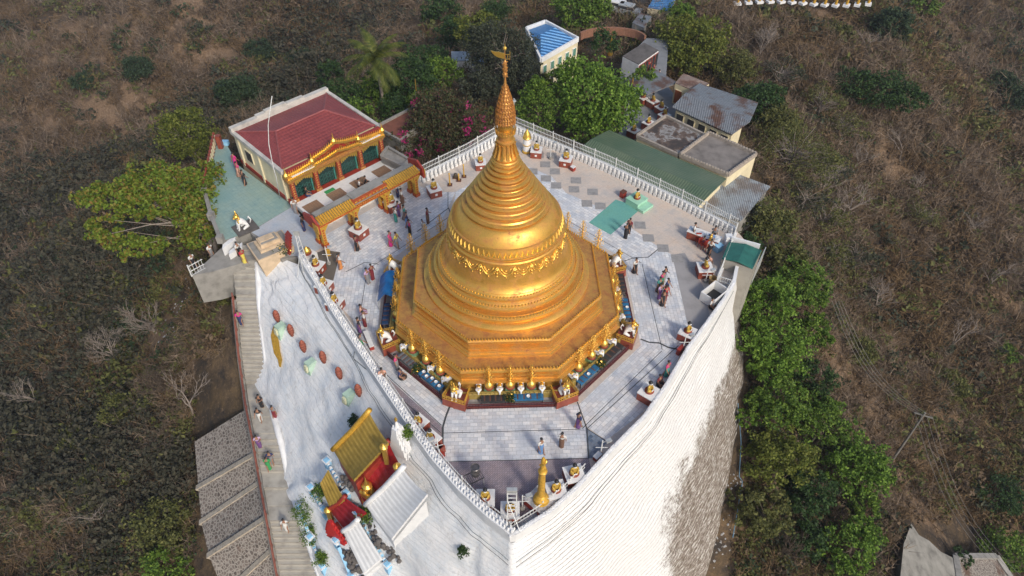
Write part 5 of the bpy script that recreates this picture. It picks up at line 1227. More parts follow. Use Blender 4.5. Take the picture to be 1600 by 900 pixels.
# bent bamboo pole
r = empty('bamboo_pole', at(438, 311, 0), 0, 'long thin bent pale pole leaning up past the red roof', 'pole')
mb = MB(); b0 = at(438, 311, 0); tp_ = [at(431, 275, 3.2), at(427, 262, 4.0), at(420, 225, 6.0), at(419, 195, 7.6), at(425, 150, 9.6)]
mb.tube([(0, 0, 0)]+[tuple(p-b0) for p in tp_], [.03, .035, .035, .035, .03, .03], 6); mb.build('shaft', M['whitemetal'], r, smooth=True)

# ------------------------------------------------------------------ other buildings
def roof_poly(name, pts, mat, th, parent, bump=None):
    mb = MB(); mb.slab(pts, th); return mb.build(name, mat, parent)
def building(name, label, corners, zb, wallmat, roofmat, z, parapet=0.0, openings=(), pm=None, cat='building', inset=0.0, crenel=False, roof_z=None):
    """corners: four roof corners (pixels) in order; z: their height; zb: ground height"""
    P = [at(x, y, z) for x, y in corners]; r = empty(name, (P[0][0], P[0][1], zb), 0, label, cat); o = np.array([P[0][0], P[0][1], zb]); Q_ = [p-o for p in P]
    a = sum(Q_[i][0]*Q_[(i+1) % 4][1]-Q_[(i+1) % 4][0]*Q_[i][1] for i in range(4))
    mb = MB(); mb.slab([(q[0], q[1], q[2]-.02) for q in Q_], z-zb+1.5); mb.build('wall', wallmat, r)
    if parapet:
        mb = MB()
        for i in range(4):
            a_, b_ = Q_[i], Q_[(i+1) % 4]; mb.beam((a_[0], a_[1], a_[2]+parapet/2), (b_[0], b_[1], b_[2]+parapet/2+.003*i), .22, parapet+.1)
            if crenel:
                n = int(np.linalg.norm(b_-a_)/.28)
                for k in range(n): p = a_+(b_-a_)*(k+.5)/n; mb.box((p[0], p[1], p[2]+parapet), (.16, .16, .12))
        mb.build('parapet', pm or wallmat, r)
    roof_poly('roof', [(q[0], q[1], q[2]+.05) for q in Q_], roofmat, .08, r)
    for (i, n, w_, z0_, h_, mt_) in openings:   # windows or doors on side i
        a_, b_ = Q_[i], Q_[(i+1) % 4]; d = (b_-a_)[:2]; L = np.linalg.norm(d); d /= L; an = math.atan2(d[1], d[0])
        for k in range(n):
            p = a_[:2]+d*L*(k+.5)/n; fr_ = MB(); fr_.box((p[0], p[1], z0_), (w_+.12, .16, h_+.12), an); f_ = fr_.build('window' if z0_ > .5 else 'doorway', pm or wallmat, r)
            g = MB(); g.box((p[0], p[1], z0_+.05), (w_, .22, h_), an); g.build('pane' if z0_ > .5 else 'opening', mt_, f_)
    return r, Q_
rust = corrugated('rusty_zinc', (.24, .26, .285), (.15, .08, .055), .16, 0, .52); M['zinc'] = rust
M['greenroof'] = corrugated('green_corrugated', (.085, .15, .085), (.12, .15, .09), .22, 0, .55)
M['blueroof'] = corrugated('blue_sheet_roof', (.07, .25, .55), (.12, .30, .55), .5, 1, .55); M['tealroof'] = corrugated('teal_roof', (.04, .20, .17), (.06, .24, .20), .5, 0, .55)
M['flatroof'] = (lambda t: t.out(t.ramp(t.noise(t.coord('Object'), .7, 6, .65), [(.40, (.05, .042, .04)), (.50, (.13, .09, .07)), (.54, (.30, .30, .30)), (.62, (.10, .08, .07)), (.72, (.19, .15, .12))]), .9))(NT('stained_flat_roof'))
# long green corrugated hall roof just below the back right fence
r = empty('green_roofed_hall', (0, 0, 0), 0, 'long low hall with a green corrugated metal roof below the back right fence', 'building')
a, b, c_, d_, e_, f_ = at(905, 232, -.9), at(924, 217, -.2), at(952, 203, -.7), at(1135, 279, -.9), at(1113, 300, -.2), at(1088, 325, -.9)
me = bpy.data.meshes.new('roof'); P6 = [a, b, c_, d_, e_, f_]; me.from_pydata([tuple(p) for p in P6]+[(p[0], p[1], p[2]-.1) for p in P6], [], [(0, 5, 4, 1), (1, 4, 3, 2), (7, 10, 11, 6), (8, 9, 10, 7), (0, 6, 11, 5), (5, 11, 10, 4), (4, 10, 9, 3), (3, 9, 8, 2), (2, 8, 7, 1), (1, 7, 6, 0)])
t = NT('green_corrugated_roof'); co = t.coord('Object'); mp = t.n('ShaderNodeMapping'); mp.inputs['Rotation'].default_value = (0, 0, -math.atan2(f_[1]-a[1], f_[0]-a[0])); t.l(co, mp.inputs[0]); sp = t.n('ShaderNodeSeparateXYZ'); t.l(mp.outputs[0], sp.inputs[0])
wv = t.math('SINE', t.math('MULTIPLY', sp.outputs[0], 2*math.pi/.24)); col = t.ramp(t.noise(co, .4, 5), [(.3, (.075, .135, .08)), (.7, (.145, .19, .12))]); col = t.mix(1.0, col, t.ramp(wv, [(0, .86), (1, 1.05)]), 'MULTIPLY'); t.bump(wv, .35, .05); me.materials.append(t.out(col, .5, .1))
o = bpy.data.objects.new('roof', me); COL.objects.link(o); o.parent = r
mb = MB(); q = [a+(b-a)*.0+np.array([0, 0, -.15]), c_+np.array([0, 0, -.2]), d_+np.array([0, 0, -.2]), f_+np.array([0, 0, -.15])]; cen = sum(q)/4; q = [cen+(p-cen)*.95 for p in q]; mb.slab([tuple(p) for p in q], 4.5); mb.build('wall', M['cream'], r)
building('flat_roofed_building', 'flat roofed building with dark stained roof pierced by pale patches behind the green roof', [(995, 214), (1060, 244), (1101, 213), (1040, 183)], -4.3, M['cream'], M['flatroof'], -1.0, .22, (), simple('worn_parapet', (.32, .28, .24), .85))
building('flat_roofed_building', 'flat roofed building with weathered grey roof and toothed parapet nearest the silver roof', [(1062, 244), (1137, 275), (1181, 243), (1107, 210)], -4.3, M['cream'], simple('weathered_deck', (.20, .18, .165), .9, 0, .45, .9), -.9, .25, (), simple('worn_parapet_b', (.36, .31, .26), .85), crenel=True)
r, Q_ = building('tin_roofed_house', 'long cream outbuilding with dark doorways under a grey and rusty tin roof', [(1056, 172), (1143, 212), (1160, 196), (1072, 155)], -4.3, M['cream'], M['zinc'], -2.0, 0, ((0, 5, .75, .9, 1.1, M['dark']),))
e1 = [at(1050, 167, -1.7), at(1144, 210, -1.7), at(1172, 190, -.9), at(1070, 146, -.9)]; e2 = [at(1070, 146, -.9), at(1172, 190, -.9), at(1185, 160, -1.5), at(1093, 130, -1.5)]; o0 = np.array(r.location)
mb = MB(); mb.slab([tuple(p-o0) for p in e1], .07); mb.slab([tuple(p-o0) for p in e2], .071); mb.build('tin_roof', M['zinc'], r)
r, Q_ = building('rusty_roofed_shed', 'small cream shed with a rusty sheet roof and orange door behind the tin roofed house', [(1055, 130), (1086, 143), (1108, 131), (1068, 115)], -4.3, M['cream'], corrugated('very_rusty_zinc', (.30, .22, .18), (.16, .07, .04), .25, 1, .48), -1.9, 0, ((0, 2, .8, .2, 1.5, simple('orange_door', (.30, .09, .03), .6)),))
r = empty('silver_roofed_shed', (0, 0, 0), 0, 'silver grey sheet roofed shed half under bushes at the right of the terrace', 'building'); P = [at(1088, 326, -2.2), at(1143, 268, -1.9), at(1204, 291, -2.4), at(1158, 345, -2.8)]
mb = MB(); mb.slab([tuple(p) for p in P], .08); mb.build('roof', corrugated('silver_sheet', (.30, .335, .37), (.2, .18, .17), .2, 0, .52), r)
cen = sum(P)/4; mb = MB(); mb.slab([tuple(cen+(p-cen)*.92+np.array([0, 0, -.1])) for p in P], 4.5); mb.build('wall', M['concrete'], r)
# grey cabin with teal roof
r = empty('cabin', (0, 0, 0), 0, 'small grey cabin with a green sheet roof perched outside the right corner of the terrace', 'cabin')
P = [at(1128, 404, 1.0), at(1176, 420, 1.0), at(1190, 391, 1.0), at(1139, 378, 1.0)]; m1 = (P[0]+P[1])/2+np.array([0, 0, .22]); m2 = (P[3]+P[2])/2+np.array([0, 0, .22])
mb = MB(); mb.slab([tuple(P[0]), tuple(m1), tuple(m2), tuple(P[3])], .06); mb.slab([tuple(m1), tuple(P[1]), tuple(P[2]), tuple(m2)], .061); mb.build('roof', simple('green_sheet', (.03, .15, .12), .45, .1, .25, 2), r)
cen = sum(P)/4; mb = MB(); mb.slab([tuple(cen+(p-cen)*1.0+np.array([0, 0, -.08])) for p in P], 7); mb.build('wall', simple('grey_render', (.33, .31, .27), .85, 0, .2, 1.2), r)
mb = MB(); mb.beam(tuple(P[3]+np.array([.2, .2, .1])), tuple(P[2]+np.array([-.1, .25, .1])), .12, .5); mb.box((P[3][0]+.1, P[3][1]+.5, .4), (.5, .5, .8)); mb.build('parapet', M['white'], r)
mb = MB()
for i in range(14): p = P[1]+(P[2]-P[1])*i/13; mb.beam((p[0]+.25, p[1], -.6), (p[0]+.25, p[1], 1.3), .03)
mb.beam(tuple(P[1]+np.array([.25, 0, .3])), tuple(P[2]+np.array([.25, 0, .3])), .05); mb.build('side_railing', M['metal'], r)
box_thing('blue_sack', 1121, 391, (.6, .5, .5), .6, M['sky_blue'], 'bright blue sack tied to the fence by the grey cabin', 'sack')
# blue roofed building
r, Q_ = building('blue_roofed_building', 'cream building with a bright blue sheet roof among the trees behind the spire', [(845, 97), (903, 64), (852, 37), (822, 48)], -4.8, M['cream'], M['blueroof'], -.3, .4, ((0, 5, .5, 1.2, 1.2, M['dark']), (0, 5, .5, 3.0, .8, simple('green_shutter', (.10, .24, .18), .6))), M['white'])
mb = MB(); q = [p+np.array([0, 0, .12]) for p in Q_]; cen = sum(q)/4; q = [cen+(p-cen)*.93 for p in q]; r1_ = (q[0]+q[3])/2*.55+cen*.45+np.array([0, 0, .8]); r2_ = (q[1]+q[2])/2*.55+cen*.45+np.array([0, 0, .8])
mb.add([tuple(p) for p in q]+[tuple(r1_), tuple(r2_)], [(0, 1, 5, 4), (1, 2, 5), (2, 3, 4, 5), (3, 0, 4)]); mb.build('blue_hip_roof', M['blueroof'], r)
building('columned_corridor', 'dark roofed open corridor with a row of maroon columns at the upper courtyard', [(973, 88), (998, 101), (1029, 79), (1006, 67)], -4.6, M['white'], M['darkconc'], -2.4, 0, ((1, 6, .45, .4, 1.5, M['dark']),), M['redtile'])
building('blue_roofed_shed', 'shed with a pale blue roof at the very top of the photo', [(1012, 12), (1048, 18), (1056, -2), (1025, -8)], -8, M['cream'], M['blueroof'], -5.0, .0)
building('grey_roofed_shed', 'grey arched roof shed beside the parked cars', [(988, 36), (1006, 44), (1018, 26), (1000, 20)], -7, M['concrete'], M['zinc'], -5.2)
building('terracotta_terrace_roof', 'flat terracotta coloured roof terrace right behind the red roofed hall', [(588, 200), (626, 222), (662, 190), (655, 165)], -3, M['concrete'], simple('terracotta', (.19, .07, .045), .8, 0, .3, 1.5), -.6, .2, (), M['concrete'])
building('grey_block_wall', 'grey concrete annex between the hall and the arcade end', [(596, 246), (630, 262), (640, 252), (606, 232)], -1, M['concrete'], M['concrete'], .9, .2)
r, Q_ = building('small_white_house', 'tiny white house with a blue grey gabled roof half hidden behind the bougainvillea', [(706, 96), (736, 96), (735, 82), (705, 82)], -5.6, M['white'], M['metal'], -3.6, 0, ())
mb = MB(); q = Q_; r1_ = (q[0]+q[3])/2+np.array([0, 0, .7]); r2_ = (q[1]+q[2])/2+np.array([0, 0, .7]); mb.add([tuple(p+np.array([0, 0, .1])) for p in q]+[tuple(r1_), tuple(r2_)], [(0, 1, 5, 4), (2, 3, 4, 5), (1, 2, 5), (3, 0, 4)]); mb.build('gable_roof', simple('blue_grey_roof', (.26, .32, .38), .6), r)
building('blue_lean_to', 'small slate blue lean-to beside the tiny white house', [(737, 102), (757, 100), (757, 90), (742, 90)], -5.6, M['white'], simple('slate_blue', (.12, .18, .26), .6), -4.4)
# curved brick wall and lower courtyard paving
r = empty('curved_brick_wall', (0, 0, 0), 0, 'curved terracotta brick wall in the upper village', 'wall'); mb = MB()
cc = at(955, 68, -5); pts = [cc+np.array([4.2*math.cos(a), 2.6*math.sin(a), 0]) for a in np.linspace(.1, 2.7, 14)]
for p, q in zip(pts[:-1], pts[1:]): mb.beam((p[0], p[1], -4.6), (q[0], q[1], -4.6), .25, 1.0)
mb.build('brickwork', simple('terracotta_brick', (.25, .12, .075), .85, 0, .3, 4), r)
mb = MB(); mb.slab([(*at(x, y, -4.3)[:2], -4.28) for x, y in [(960, 230), (985, 150), (970, 100), (1010, 60), (1045, 60), (1040, 130), (1070, 170), (1050, 190), (1000, 215)]], .8); tag(mb.build('lower_courtyard_pavement', simple('blue_grey_paving', (.20, .21, .225), .8, 0, .25, .8)), kind='structure')
box_thing('grey_canopy', 1018, 130, (4.2, 3.2, .12), .6, M['zinc'], 'pale grey canopy roof over the lower courtyard passage', 'canopy', z=-2.2)
for (dx, dy) in ((-1.8, -1.3), (1.8, -1.3), (-1.8, 1.3), (1.8, 1.3)):
    pass
for i, (px, py, h, lab) in enumerate([(985, 155, 2.6, 'tall golden shrine figure beside the big bright green tree'), (953, 86, 3.0, 'slender golden spire rising behind the big bright green tree'), (652, 158, 2.4, 'thin golden pole with white tip left of the bougainvillea')]):
    P = at(px, py, -3.9 if i < 2 else -.2); r = empty('golden_spire', P, 0, lab, 'spire'); mb = MB(); mb.lathe([(.3, 0), (.34, .3), (.2, .6), (.26, .9), (.12, 1.3), (.16, 1.5), (.05, h*.8), (.09, h*.86), (.01, h)] if i < 2 else [(.05, 0), (.05, h*.8), (.03, h)], 10); mb.build('shaft', M['gold_bright'], r, auto=40)
# parked cars far behind
def car(px, py, mat, rz, lab, z=-6.9):
    r = empty('parked_car', at(px, py, z), rz, lab, 'car', 'cars parked beyond the village')
    mb = MB(); mb.add([(-.8, -2.1, .3), (.8, -2.1, .3), (.8, 2.1, .3), (-.8, 2.1, .3), (-.8, -2.0, .85), (.8, -2.0, .85), (.8, 2.0, .9), (-.8, 2.0, .9)], [(3, 2, 1, 0), (4, 5, 6, 7), (0, 1, 5, 4), (1, 2, 6, 5), (2, 3, 7, 6), (3, 0, 4, 7)]); mb.box((0, .2, .86), (1.5, 2.5, .55), 0, 0, .8); mb.build('body', mat, r)
    mb = MB(); mb.box((0, .2, .95), (1.52, 2.52, .32), 0, 0, .86); mb.build('window', M['dark'], r)
    for sx in (-1, 1):
        for sy in (-1, 1): mb = MB(); mb.tube([(sx*.78, sy*1.3, .32), (sx*.62, sy*1.3, .32)], .32, 12); mb.build('wheel', M['black'], r)
car(966, 17, M['whitegloss'], 1.1, 'white car leftmost of those parked at the top of the photo'); car(980, 22, M['metal'], 1.1, 'silver car in the middle of those parked at the top of the photo'); car(998, 12, M['dark'], 1.3, 'dark car rightmost of those parked at the top of the photo')
fs_ = None
for i in range(13):   # row of small standing figures at the very top right
    x, y = 1152+i*17, 12-3*math.sin(i*.5); y -= 5; P = at(x, y, -7.3); lab = f'standing golden figure in the far row at the upper right, {["first", "second", "third", "fourth", "fifth", "sixth", "seventh", "eighth", "ninth", "tenth", "eleventh", "twelfth", "last"][i]} from the left'
    if fs_ is None:
        fs_ = empty('standing_statue', P, 0, lab, 'statue', 'far row of standing golden figures'); mb = MB(); mb.box((0, 0, 0), (1.3, 1.1, .4)); mb.build('base', M['white'], fs_); mb = MB(); mb.lathe([(.22, .4), (.3, .6), (.24, 1.1), (.3, 1.6), (.2, 1.75), (.09, 1.8), (.15, 1.95), (.13, 2.1), (.02, 2.2)], 8); mb.build('figure', M['gold_paint'], fs_, smooth=True)
    else: dup(fs_, P, .1*i, lab)
    if i == 0: fs_.scale = (.75,)*3

# ------------------------------------------------------------------ stairway down the left side
mb = MB(); mb2 = MB(); ys = [383]
LE = [(360, 378), (362, 400), (370, 470), (379, 560), (390, 640), (402, 700), (412, 760), (425, 830), (438, 900), (446, 940)]
RE = [(396, 378), (398, 400), (401, 470), (412, 560), (421, 640), (437, 700), (450, 760), (472, 830), (496, 900), (512, 940)]
def edge(E_, y): return float(np.interp(y, [e[1] for e in E_], [e[0] for e in E_]))
y = 383.0; zs_ = zst(y); pl, pr = at(edge(LE, y), y, zs_), at(edge(RE, y)+2, y, zs_)
while y < 935:
    y2 = y+.5
    while y2 < 936 and zst(y2) > zs_-.24 and y2-y < 26: y2 += .25
    z2 = zst(y2); ql, qr = at(edge(LE, y2), y2, z2), at(edge(RE, y2)+2, y2, z2)
    # tread at zs_, riser down to z2
    mb.add([(pl[0], pl[1], zs_), (pr[0], pr[1], zs_), (qr[0], qr[1], zs_), (ql[0], ql[1], zs_), (qr[0], qr[1], z2), (ql[0], ql[1], z2), (pl[0], pl[1], zs_-1), (ql[0], ql[1], z2-1)], [(0, 3, 2, 1), (3, 5, 4, 2), (0, 6, 7, 5, 3)])
    if zs_-z2 > .1:
        n_ = Vector((ql[0]-pl[0], ql[1]-pl[1], 0)).normalized(); mb2.slab([(ql[0], ql[1], zs_+.004), (qr[0], qr[1], zs_+.004), (qr[0]-n_.x*.06, qr[1]-n_.y*.06, zs_+.004), (ql[0]-n_.x*.06, ql[1]-n_.y*.06, zs_+.004)], .02)
    y, zs_, pl, pr = y2, z2, ql, qr
tag(mb.build('stairway_path', simple('worn_steps', (.38, .36, .32), .9, 0, .3, 1.2, .3)), kind='structure'); tag(mb2.build('stairway_path_nosings', simple('pale_nosing', (.40, .36, .30), .9)), kind='structure')
r = empty('handrail', (0, 0, 0), 0, 'rusty red handrail on a low wall down the outer side of the stairway', 'railing')
pts = [at(edge(LE, y)-3, y, zst(y)) for y in range(470, 935, 12)]; mb = MB(); mb.tube([(p[0], p[1], p[2]+.85) for p in pts], .06, 6); mb.tube([(p[0], p[1], p[2]+.5) for p in pts], .045, 6)
for p in pts[::2]: mb.beam((p[0], p[1], p[2]), (p[0], p[1], p[2]+.9), .07)
mb.build('rails', simple('rusty_red', (.20, .065, .045), .7, 0, .4, 5), r)
mb = MB()
for p, q in zip(pts[:-1], pts[1:]): mb.add([(p[0]-.25, p[1], p[2]+.15), (p[0]+.12, p[1], p[2]+.15), (q[0]+.12, q[1], q[2]+.15), (q[0]-.25, q[1], q[2]+.15), (p[0]-.25, p[1], p[2]-4), (q[0]-.25, q[1], q[2]-4), (p[0]+.12, p[1], p[2]-1), (q[0]+.12, q[1], q[2]-1)], [(0, 3, 2, 1), (0, 4, 5, 3), (1, 2, 7, 6)])
mb.build('low_wall', M['stonewall'], r)
mb = MB(); pts = [at(edge(RE, y)+3, y, zst(y)) for y in range(386, 936, 10)]; mb.tube([(p[0]+.06, p[1], p[2]+.04) for p in pts], .24, 8); mb.build('foot_kerb', M['white'], wallroot, smooth=True)
# stone pitched slope in steps
t = NT('stone_pitching'); co = t.coord('Object'); vo = t.n('ShaderNodeTexVoronoi', i_Scale=3.9, i_Randomness=.9, feature='DISTANCE_TO_EDGE'); t.l(co, vo.inputs['Vector']); v2 = t.n('ShaderNodeTexVoronoi', i_Scale=3.9, i_Randomness=.9); t.l(co, v2.inputs['Vector'])
col = t.mix(t.ramp(vo.outputs[0], [(.05, 0.0), (.16, 1.0)]), (.30, .27, .235), t.ramp(t.noise(v2.outputs['Color'], 3.1, 1), [(.3, (.085, .07, .06)), (.7, (.20, .165, .14))]))
col = t.mix(t.ramp(t.noise(co, .45, 5), [(.58, 0.0), (.66, .85)]), col, (.10, .05, .03)); t.bump(vo.outputs[0], .6, .1); M['pitch'] = t.out(col, .9)
M['pitch_edge'] = simple('pale_stone_edge', (.42, .36, .28), .9, 0, .4, 5, .5)
prev = None
bands = [((304, 690), (396, 632)), ((310, 764), (400, 712)), ((315, 818), (408, 756)), ((327, 870), (416, 812)), ((352, 930), (426, 862)), ((360, 990), (436, 920))]
rv = empty('stone_revetment', (0, 0, 0), 0, 'stepped slope of grey stone pitching with pale ledges left of the stairway', 'retaining wall')
mb = MB(); mb2 = MB()
for i in range(len(bands)-1):
    (l0, r0_), (l1, r1_) = bands[i], bands[i+1]
    zr0 = zst(r0_[1])-.4; zr1 = zst(r1_[1])-.4-.3; zl0 = zr0-3.6; zl1 = zr1-3.6
    g = [[None]*9 for _ in range(7)]
    for a in range(7):
        for b in range(9):
            fa, fb = a/6, b/8; px = (l0[0]*(1-fa)+l1[0]*fa)*(1-fb)+(r0_[0]*(1-fa)+r1_[0]*fa)*fb; py = (l0[1]*(1-fa)+l1[1]*fa)*(1-fb)+(r0_[1]*(1-fa)+r1_[1]*fa)*fb; z = (zl0*(1-fa)+zl1*fa)*(1-fb)+(zr0*(1-fa)+zr1*fa)*fb
            g[a][b] = tuple(at(px, py, z))
    base = len(mb.v); mb.add([g[a][b] for a in range(7) for b in range(9)], [(a*9+b, (a+1)*9+b, (a+1)*9+b+1, a*9+b+1) for a in range(6) for b in range(8)])
    A0, B0 = np.array(g[6][0]), np.array(g[6][8]); mb2.beam(tuple(A0+[0, 0, .05]), tuple(B0+[0, 0, .05]), .4, .45)
    c0, c1 = np.array(g[0][0]), np.array(g[6][0]); mb.add([tuple(c0), tuple(c1), tuple(c1+[0, 0, -4]), tuple(c0+[0, 0, -4])], [(0, 1, 2, 3)])
mb.build('stone_slope', M['pitch'], rv); mb2.build('ledge', M['pitch_edge'], rv)
# concrete slope at the lower right
rv = empty('stone_revetment', (0, 0, 0), 0, 'grey concrete and stone lined slope at the bottom right corner', 'retaining wall'); _S = np.array([on(px, py, 0) for px in range(1400, 1610, 20) for py in range(820, 950, 15)]); _A = np.c_[_S[:, :2], np.ones(len(_S))]; _k = np.linalg.lstsq(_A, _S[:, 2], rcond=None)[0]
_up = float(np.max(_S[:, 2]-_A @ _k))*.6+.3
def onplane(px, py):
    P0 = at(px, py, 0); d = P0-CAM; t_ = (_k[0]*CAM[0]+_k[1]*CAM[1]+_k[2]+_up-CAM[2])/(d[2]-_k[0]*d[0]-_k[1]*d[1]); return tuple(CAM+d*t_)
G_ = [onplane(*p) for p in [(1424, 818), (1412, 850), (1404, 930), (1500, 940), (1490, 872), (1470, 862), (1452, 845), (1436, 836)]]
mb = MB(); mb.slab(G_, 3.0); mb.build('slab', simple('slope_concrete', (.24, .23, .205), .95, 0, .5, .9, .8), rv)
G_ = [onplane(*p) for p in [(1492, 870), (1502, 935), (1600, 935), (1556, 870)]]
mb = MB(); mb.slab(G_, 3.0); mb.build('stone_panel', M['pitch'], rv)
mb = MB()
for i in range(4): a, b = G_[i], G_[(i+1) % 4]; mb.beam((a[0], a[1], a[2]+.1), (b[0], b[1], b[2]+.1), .5, .3)
mb.build('concrete_border', M['concrete'], rv)

# ------------------------------------------------------------------ things on the white slope
def lift(px, py, h):
    hit = onwall(px, py); P, n = hit; d = (P-Vector(CAM)).normalized(); return P-d*(h/max(.2, (-d.dot(n))/max(n.z, .25)))
def wallset(px, py): h = onwall(px, py); return h[0]
pot0 = None
for i, (px, py) in enumerate([(435, 503), (457, 525), (476, 550), (507, 567), (532, 592), (562, 619)]):
    P = wallset(px, py); lab = f'red carved conical pot hung on the white slope, {["uppermost", "second from the top", "third from the top", "fourth from the top", "fifth from the top", "lowest"][i]} of six'
    if pot0 is None:
        pot0 = empty('carved_pot', P, 0, lab, 'pot', 'red carved pots on the white slope'); pot0.scale = (.68, .68, 1.3); mb = MB(); pr = [(.06, -.1)]
        for k in range(5): z = k*.17; R_ = [.14, .24, .30, .32, .28][k]; pr += [(R_-.05, z), (R_, z+.05), (R_, z+.11), (R_-.06, z+.16)]
        pr += [(.2, .88), (.12, .95), (.02, 1.0)]; mb.lathe(pr, 16); mb.build('pot_body', simple('brick_red', (.30, .085, .05), .7, 0, .3, 6), pot0, auto=30)
        mb = MB()
        for k in range(5):
            for q in range(12): a = 2*math.pi*q/12+k*.3; R_ = [.17, .26, .31, .32, .27][k]; mb.ball((R_*math.cos(a), R_*math.sin(a), k*.17+.08), .045, 5)
        mb.build('petals', simple('dark_brick', (.17, .045, .03), .7), pot0)
    else: dup(pot0, P, .4*i, lab)
for i, (px, py) in enumerate([(440, 516), (487, 573), (547, 622)]):
    P = wallset(px, py); r = empty('mint_niche', P, -.75, ['uppermost pale mint niche below the first carved pot', 'middle pale mint niche on the white slope', 'lowest pale mint niche on the white slope'][i], 'niche', 'mint niches on the white slope')
    mb = MB(); mb.box((0, 0, -.6), (.7, .9, 1.2), 0, 0, .75); mb.build('hood', simple('pale_mint', (.42, .58, .47), .75), r); mb = MB(); mb.box((0, -.3, -.1), (.35, .5, .55), 0, 0, .8); mb.build('sill', simple('pale_yellow', (.55, .55, .38), .8), r)
r = empty('gold_banner', (0, 0, 0), 0, 'long curved ochre gold blade lying on the white slope beside the stairs', 'banner'); mb = MB()
gp = [((430, 508), (427, 510)), ((432, 520), (423, 524)), ((436, 535), (425, 537)), ((438, 550), (428, 552)), ((441, 562), (434, 562)), ((439, 574), (436, 573))]
vv = []
for (a, b) in gp: vv += [tuple(lift(*a, .18)), tuple(lift(*b, .18)), tuple(lift(*a, -.1)), tuple(lift(*b, -.1))]
mb.add(vv, [f for i in range(5) for f in ((4*i, 4*i+1, 4*i+5, 4*i+4), (4*i, 4*i+4, 4*i+6, 4*i+2), (4*i+1, 4*i+3, 4*i+7, 4*i+5))]); mb.build('blade', M['gold_paint'], r)
M['ochre'] = simple('ochre_gold_roof', (.36, .24, .045), .55, .1, .3, 3)
def ribbed_roof(name, px4, hs, mat, ribmat, parent, nrib, curb=None, sag=.25, th=.25):
    """sagging ribbed roof between four points above the slope: a-b upper edge, d-c lower edge"""
    A, B, C, D = [np.array(lift(*p, h)) for p, h in zip(px4, hs)]
    mb = MB(); n, m = nrib*2, 10; g = []
    for i in range(n+1):
        for j in range(m+1):
            u, v = i/n, j/m; p = (A*(1-u)+B*u)*(1-v)+(D*(1-u)+C*u)*v; p = p+np.array([0, 0, -sag*math.sin(math.pi*v)*1.2+(.05 if i % 2 else 0)]); g.append(tuple(p))
    k = len(g); mb.add(g+[(x, y, z-th) for x, y, z in g], [(i*(m+1)+j, (i+1)*(m+1)+j, (i+1)*(m+1)+j+1, i*(m+1)+j+1) for i in range(n) for j in range(m)]+[(i*(m+1)+m, (i+1)*(m+1)+m, k+(i+1)*(m+1)+m, k+i*(m+1)+m) for i in range(n)]+[(i*(m+1), k+i*(m+1), k+(i+1)*(m+1), (i+1)*(m+1)) for i in range(n)]+[(j, j+1, k+j+1, k+j) for j in range(m)]+[(n*(m+1)+j, k+n*(m+1)+j, k+n*(m+1)+j+1, n*(m+1)+j+1) for j in range(m)])
    o = mb.build('roof', mat, parent)
    if curb:
        mb = MB(); mb.tube([tuple(A+(B-A)*f+np.array([0, 0, .08+.25*abs(f-.5)])) for f in np.linspace(-.03, 1.03, 9)], .17, 8); mb.build('ridge_curb', curb, parent, smooth=True)
    # body below, sunk into the slope
    mb = MB(); cen = (A+B+C+D)/4; q = [cen+(p-cen)*.93+np.array([0, 0, -.75]) for p in (A, B, C, D)]; mb.slab([tuple(p) for p in q], 4.5)
    mb.build('side_wall', M['white'] if mat is not M['ochre'] else M['red'], parent); return A, B, C, D
sh = empty('stair_shrine', (0, 0, 0), 0, 'large stair shrine on the white slope with gold and white roofs and red gable', 'shrine')
ribbed_roof('r', [(522, 704), (577, 645), (607, 692), (553, 750)], (2.6, 2.6, 2.6, 2.6), M['ochre'], None, sh, 12, M['gold_paint'])
ribbed_roof('r', [(573, 790), (630, 733), (668, 772), (612, 842)], (2.2, 2.2, 1.6, 1.6), M['white'], None, sh, 12, M['white'])
ribbed_roof('r', [(553, 750), (607, 692), (628, 732), (572, 790)], (1.5, 1.5, 1.3, 1.3), simple('bright_red', (.36, .015, .02), .5, 0, .3, 4), None, sh, 7, M['red'], .1)
sh2 = empty('stair_shrine', (0, 0, 0), 0, 'smaller lower stair shrine with small gold roof, red porch and small white roof', 'shrine')
ribbed_roof('r', [(500, 756), (513, 734), (538, 780), (516, 796)], (1.6, 1.6, 1.6, 1.6), M['ochre'], None, sh2, 5, None, .1)
ribbed_roof('r', [(516, 797), (540, 778), (572, 800), (540, 828)], (1.2, 1.2, 1.0, 1.0), simple('crimson', (.30, .012, .02), .5, 0, .3, 4), None, sh2, 5, M['red'], .05)
ribbed_roof('r', [(537, 832), (560, 814), (597, 872), (568, 896)], (1.3, 1.3, 1.0, 1.0), M['white'], None, sh2, 5, M['white'], .1)
# golden throne figure and red carved finial, gold balls, white crest
P = lift(577, 772, .9); r = empty('golden_throne', P, -.6, 'ornate golden throne with a pointed crown standing on the red gable of the stair shrine', 'statue')
mb = MB(); mb.box((0, 0, -1), (.9, .7, 1.3), 0, 0, .9); mb.box((0, .05, .3), (1.1, .3, .8), 0, 0, .6); mb.lathe([(.28, .9), (.32, 1.05), (.16, 1.2), (.18, 1.35), (.06, 1.6), (.01, 2.1)], 12)
for s in (-1, 1): mb.lathe([(.12, .6), (.15, .75), (.04, 1.0), (.01, 1.3)], 8, (s*.4, 0, 0)); mb.ball((s*.3, -.3, .45), .16, 8)
mb.ball((0, -.25, .6), .2, 10); mb.build('throne', M['gold_bright'], r, auto=35)
P = lift(524, 835, .6); r = empty('red_carved_finial', P, -.5, 'jagged red carved gateway finial at the foot of the smaller shrine', 'finial'); mb = MB()
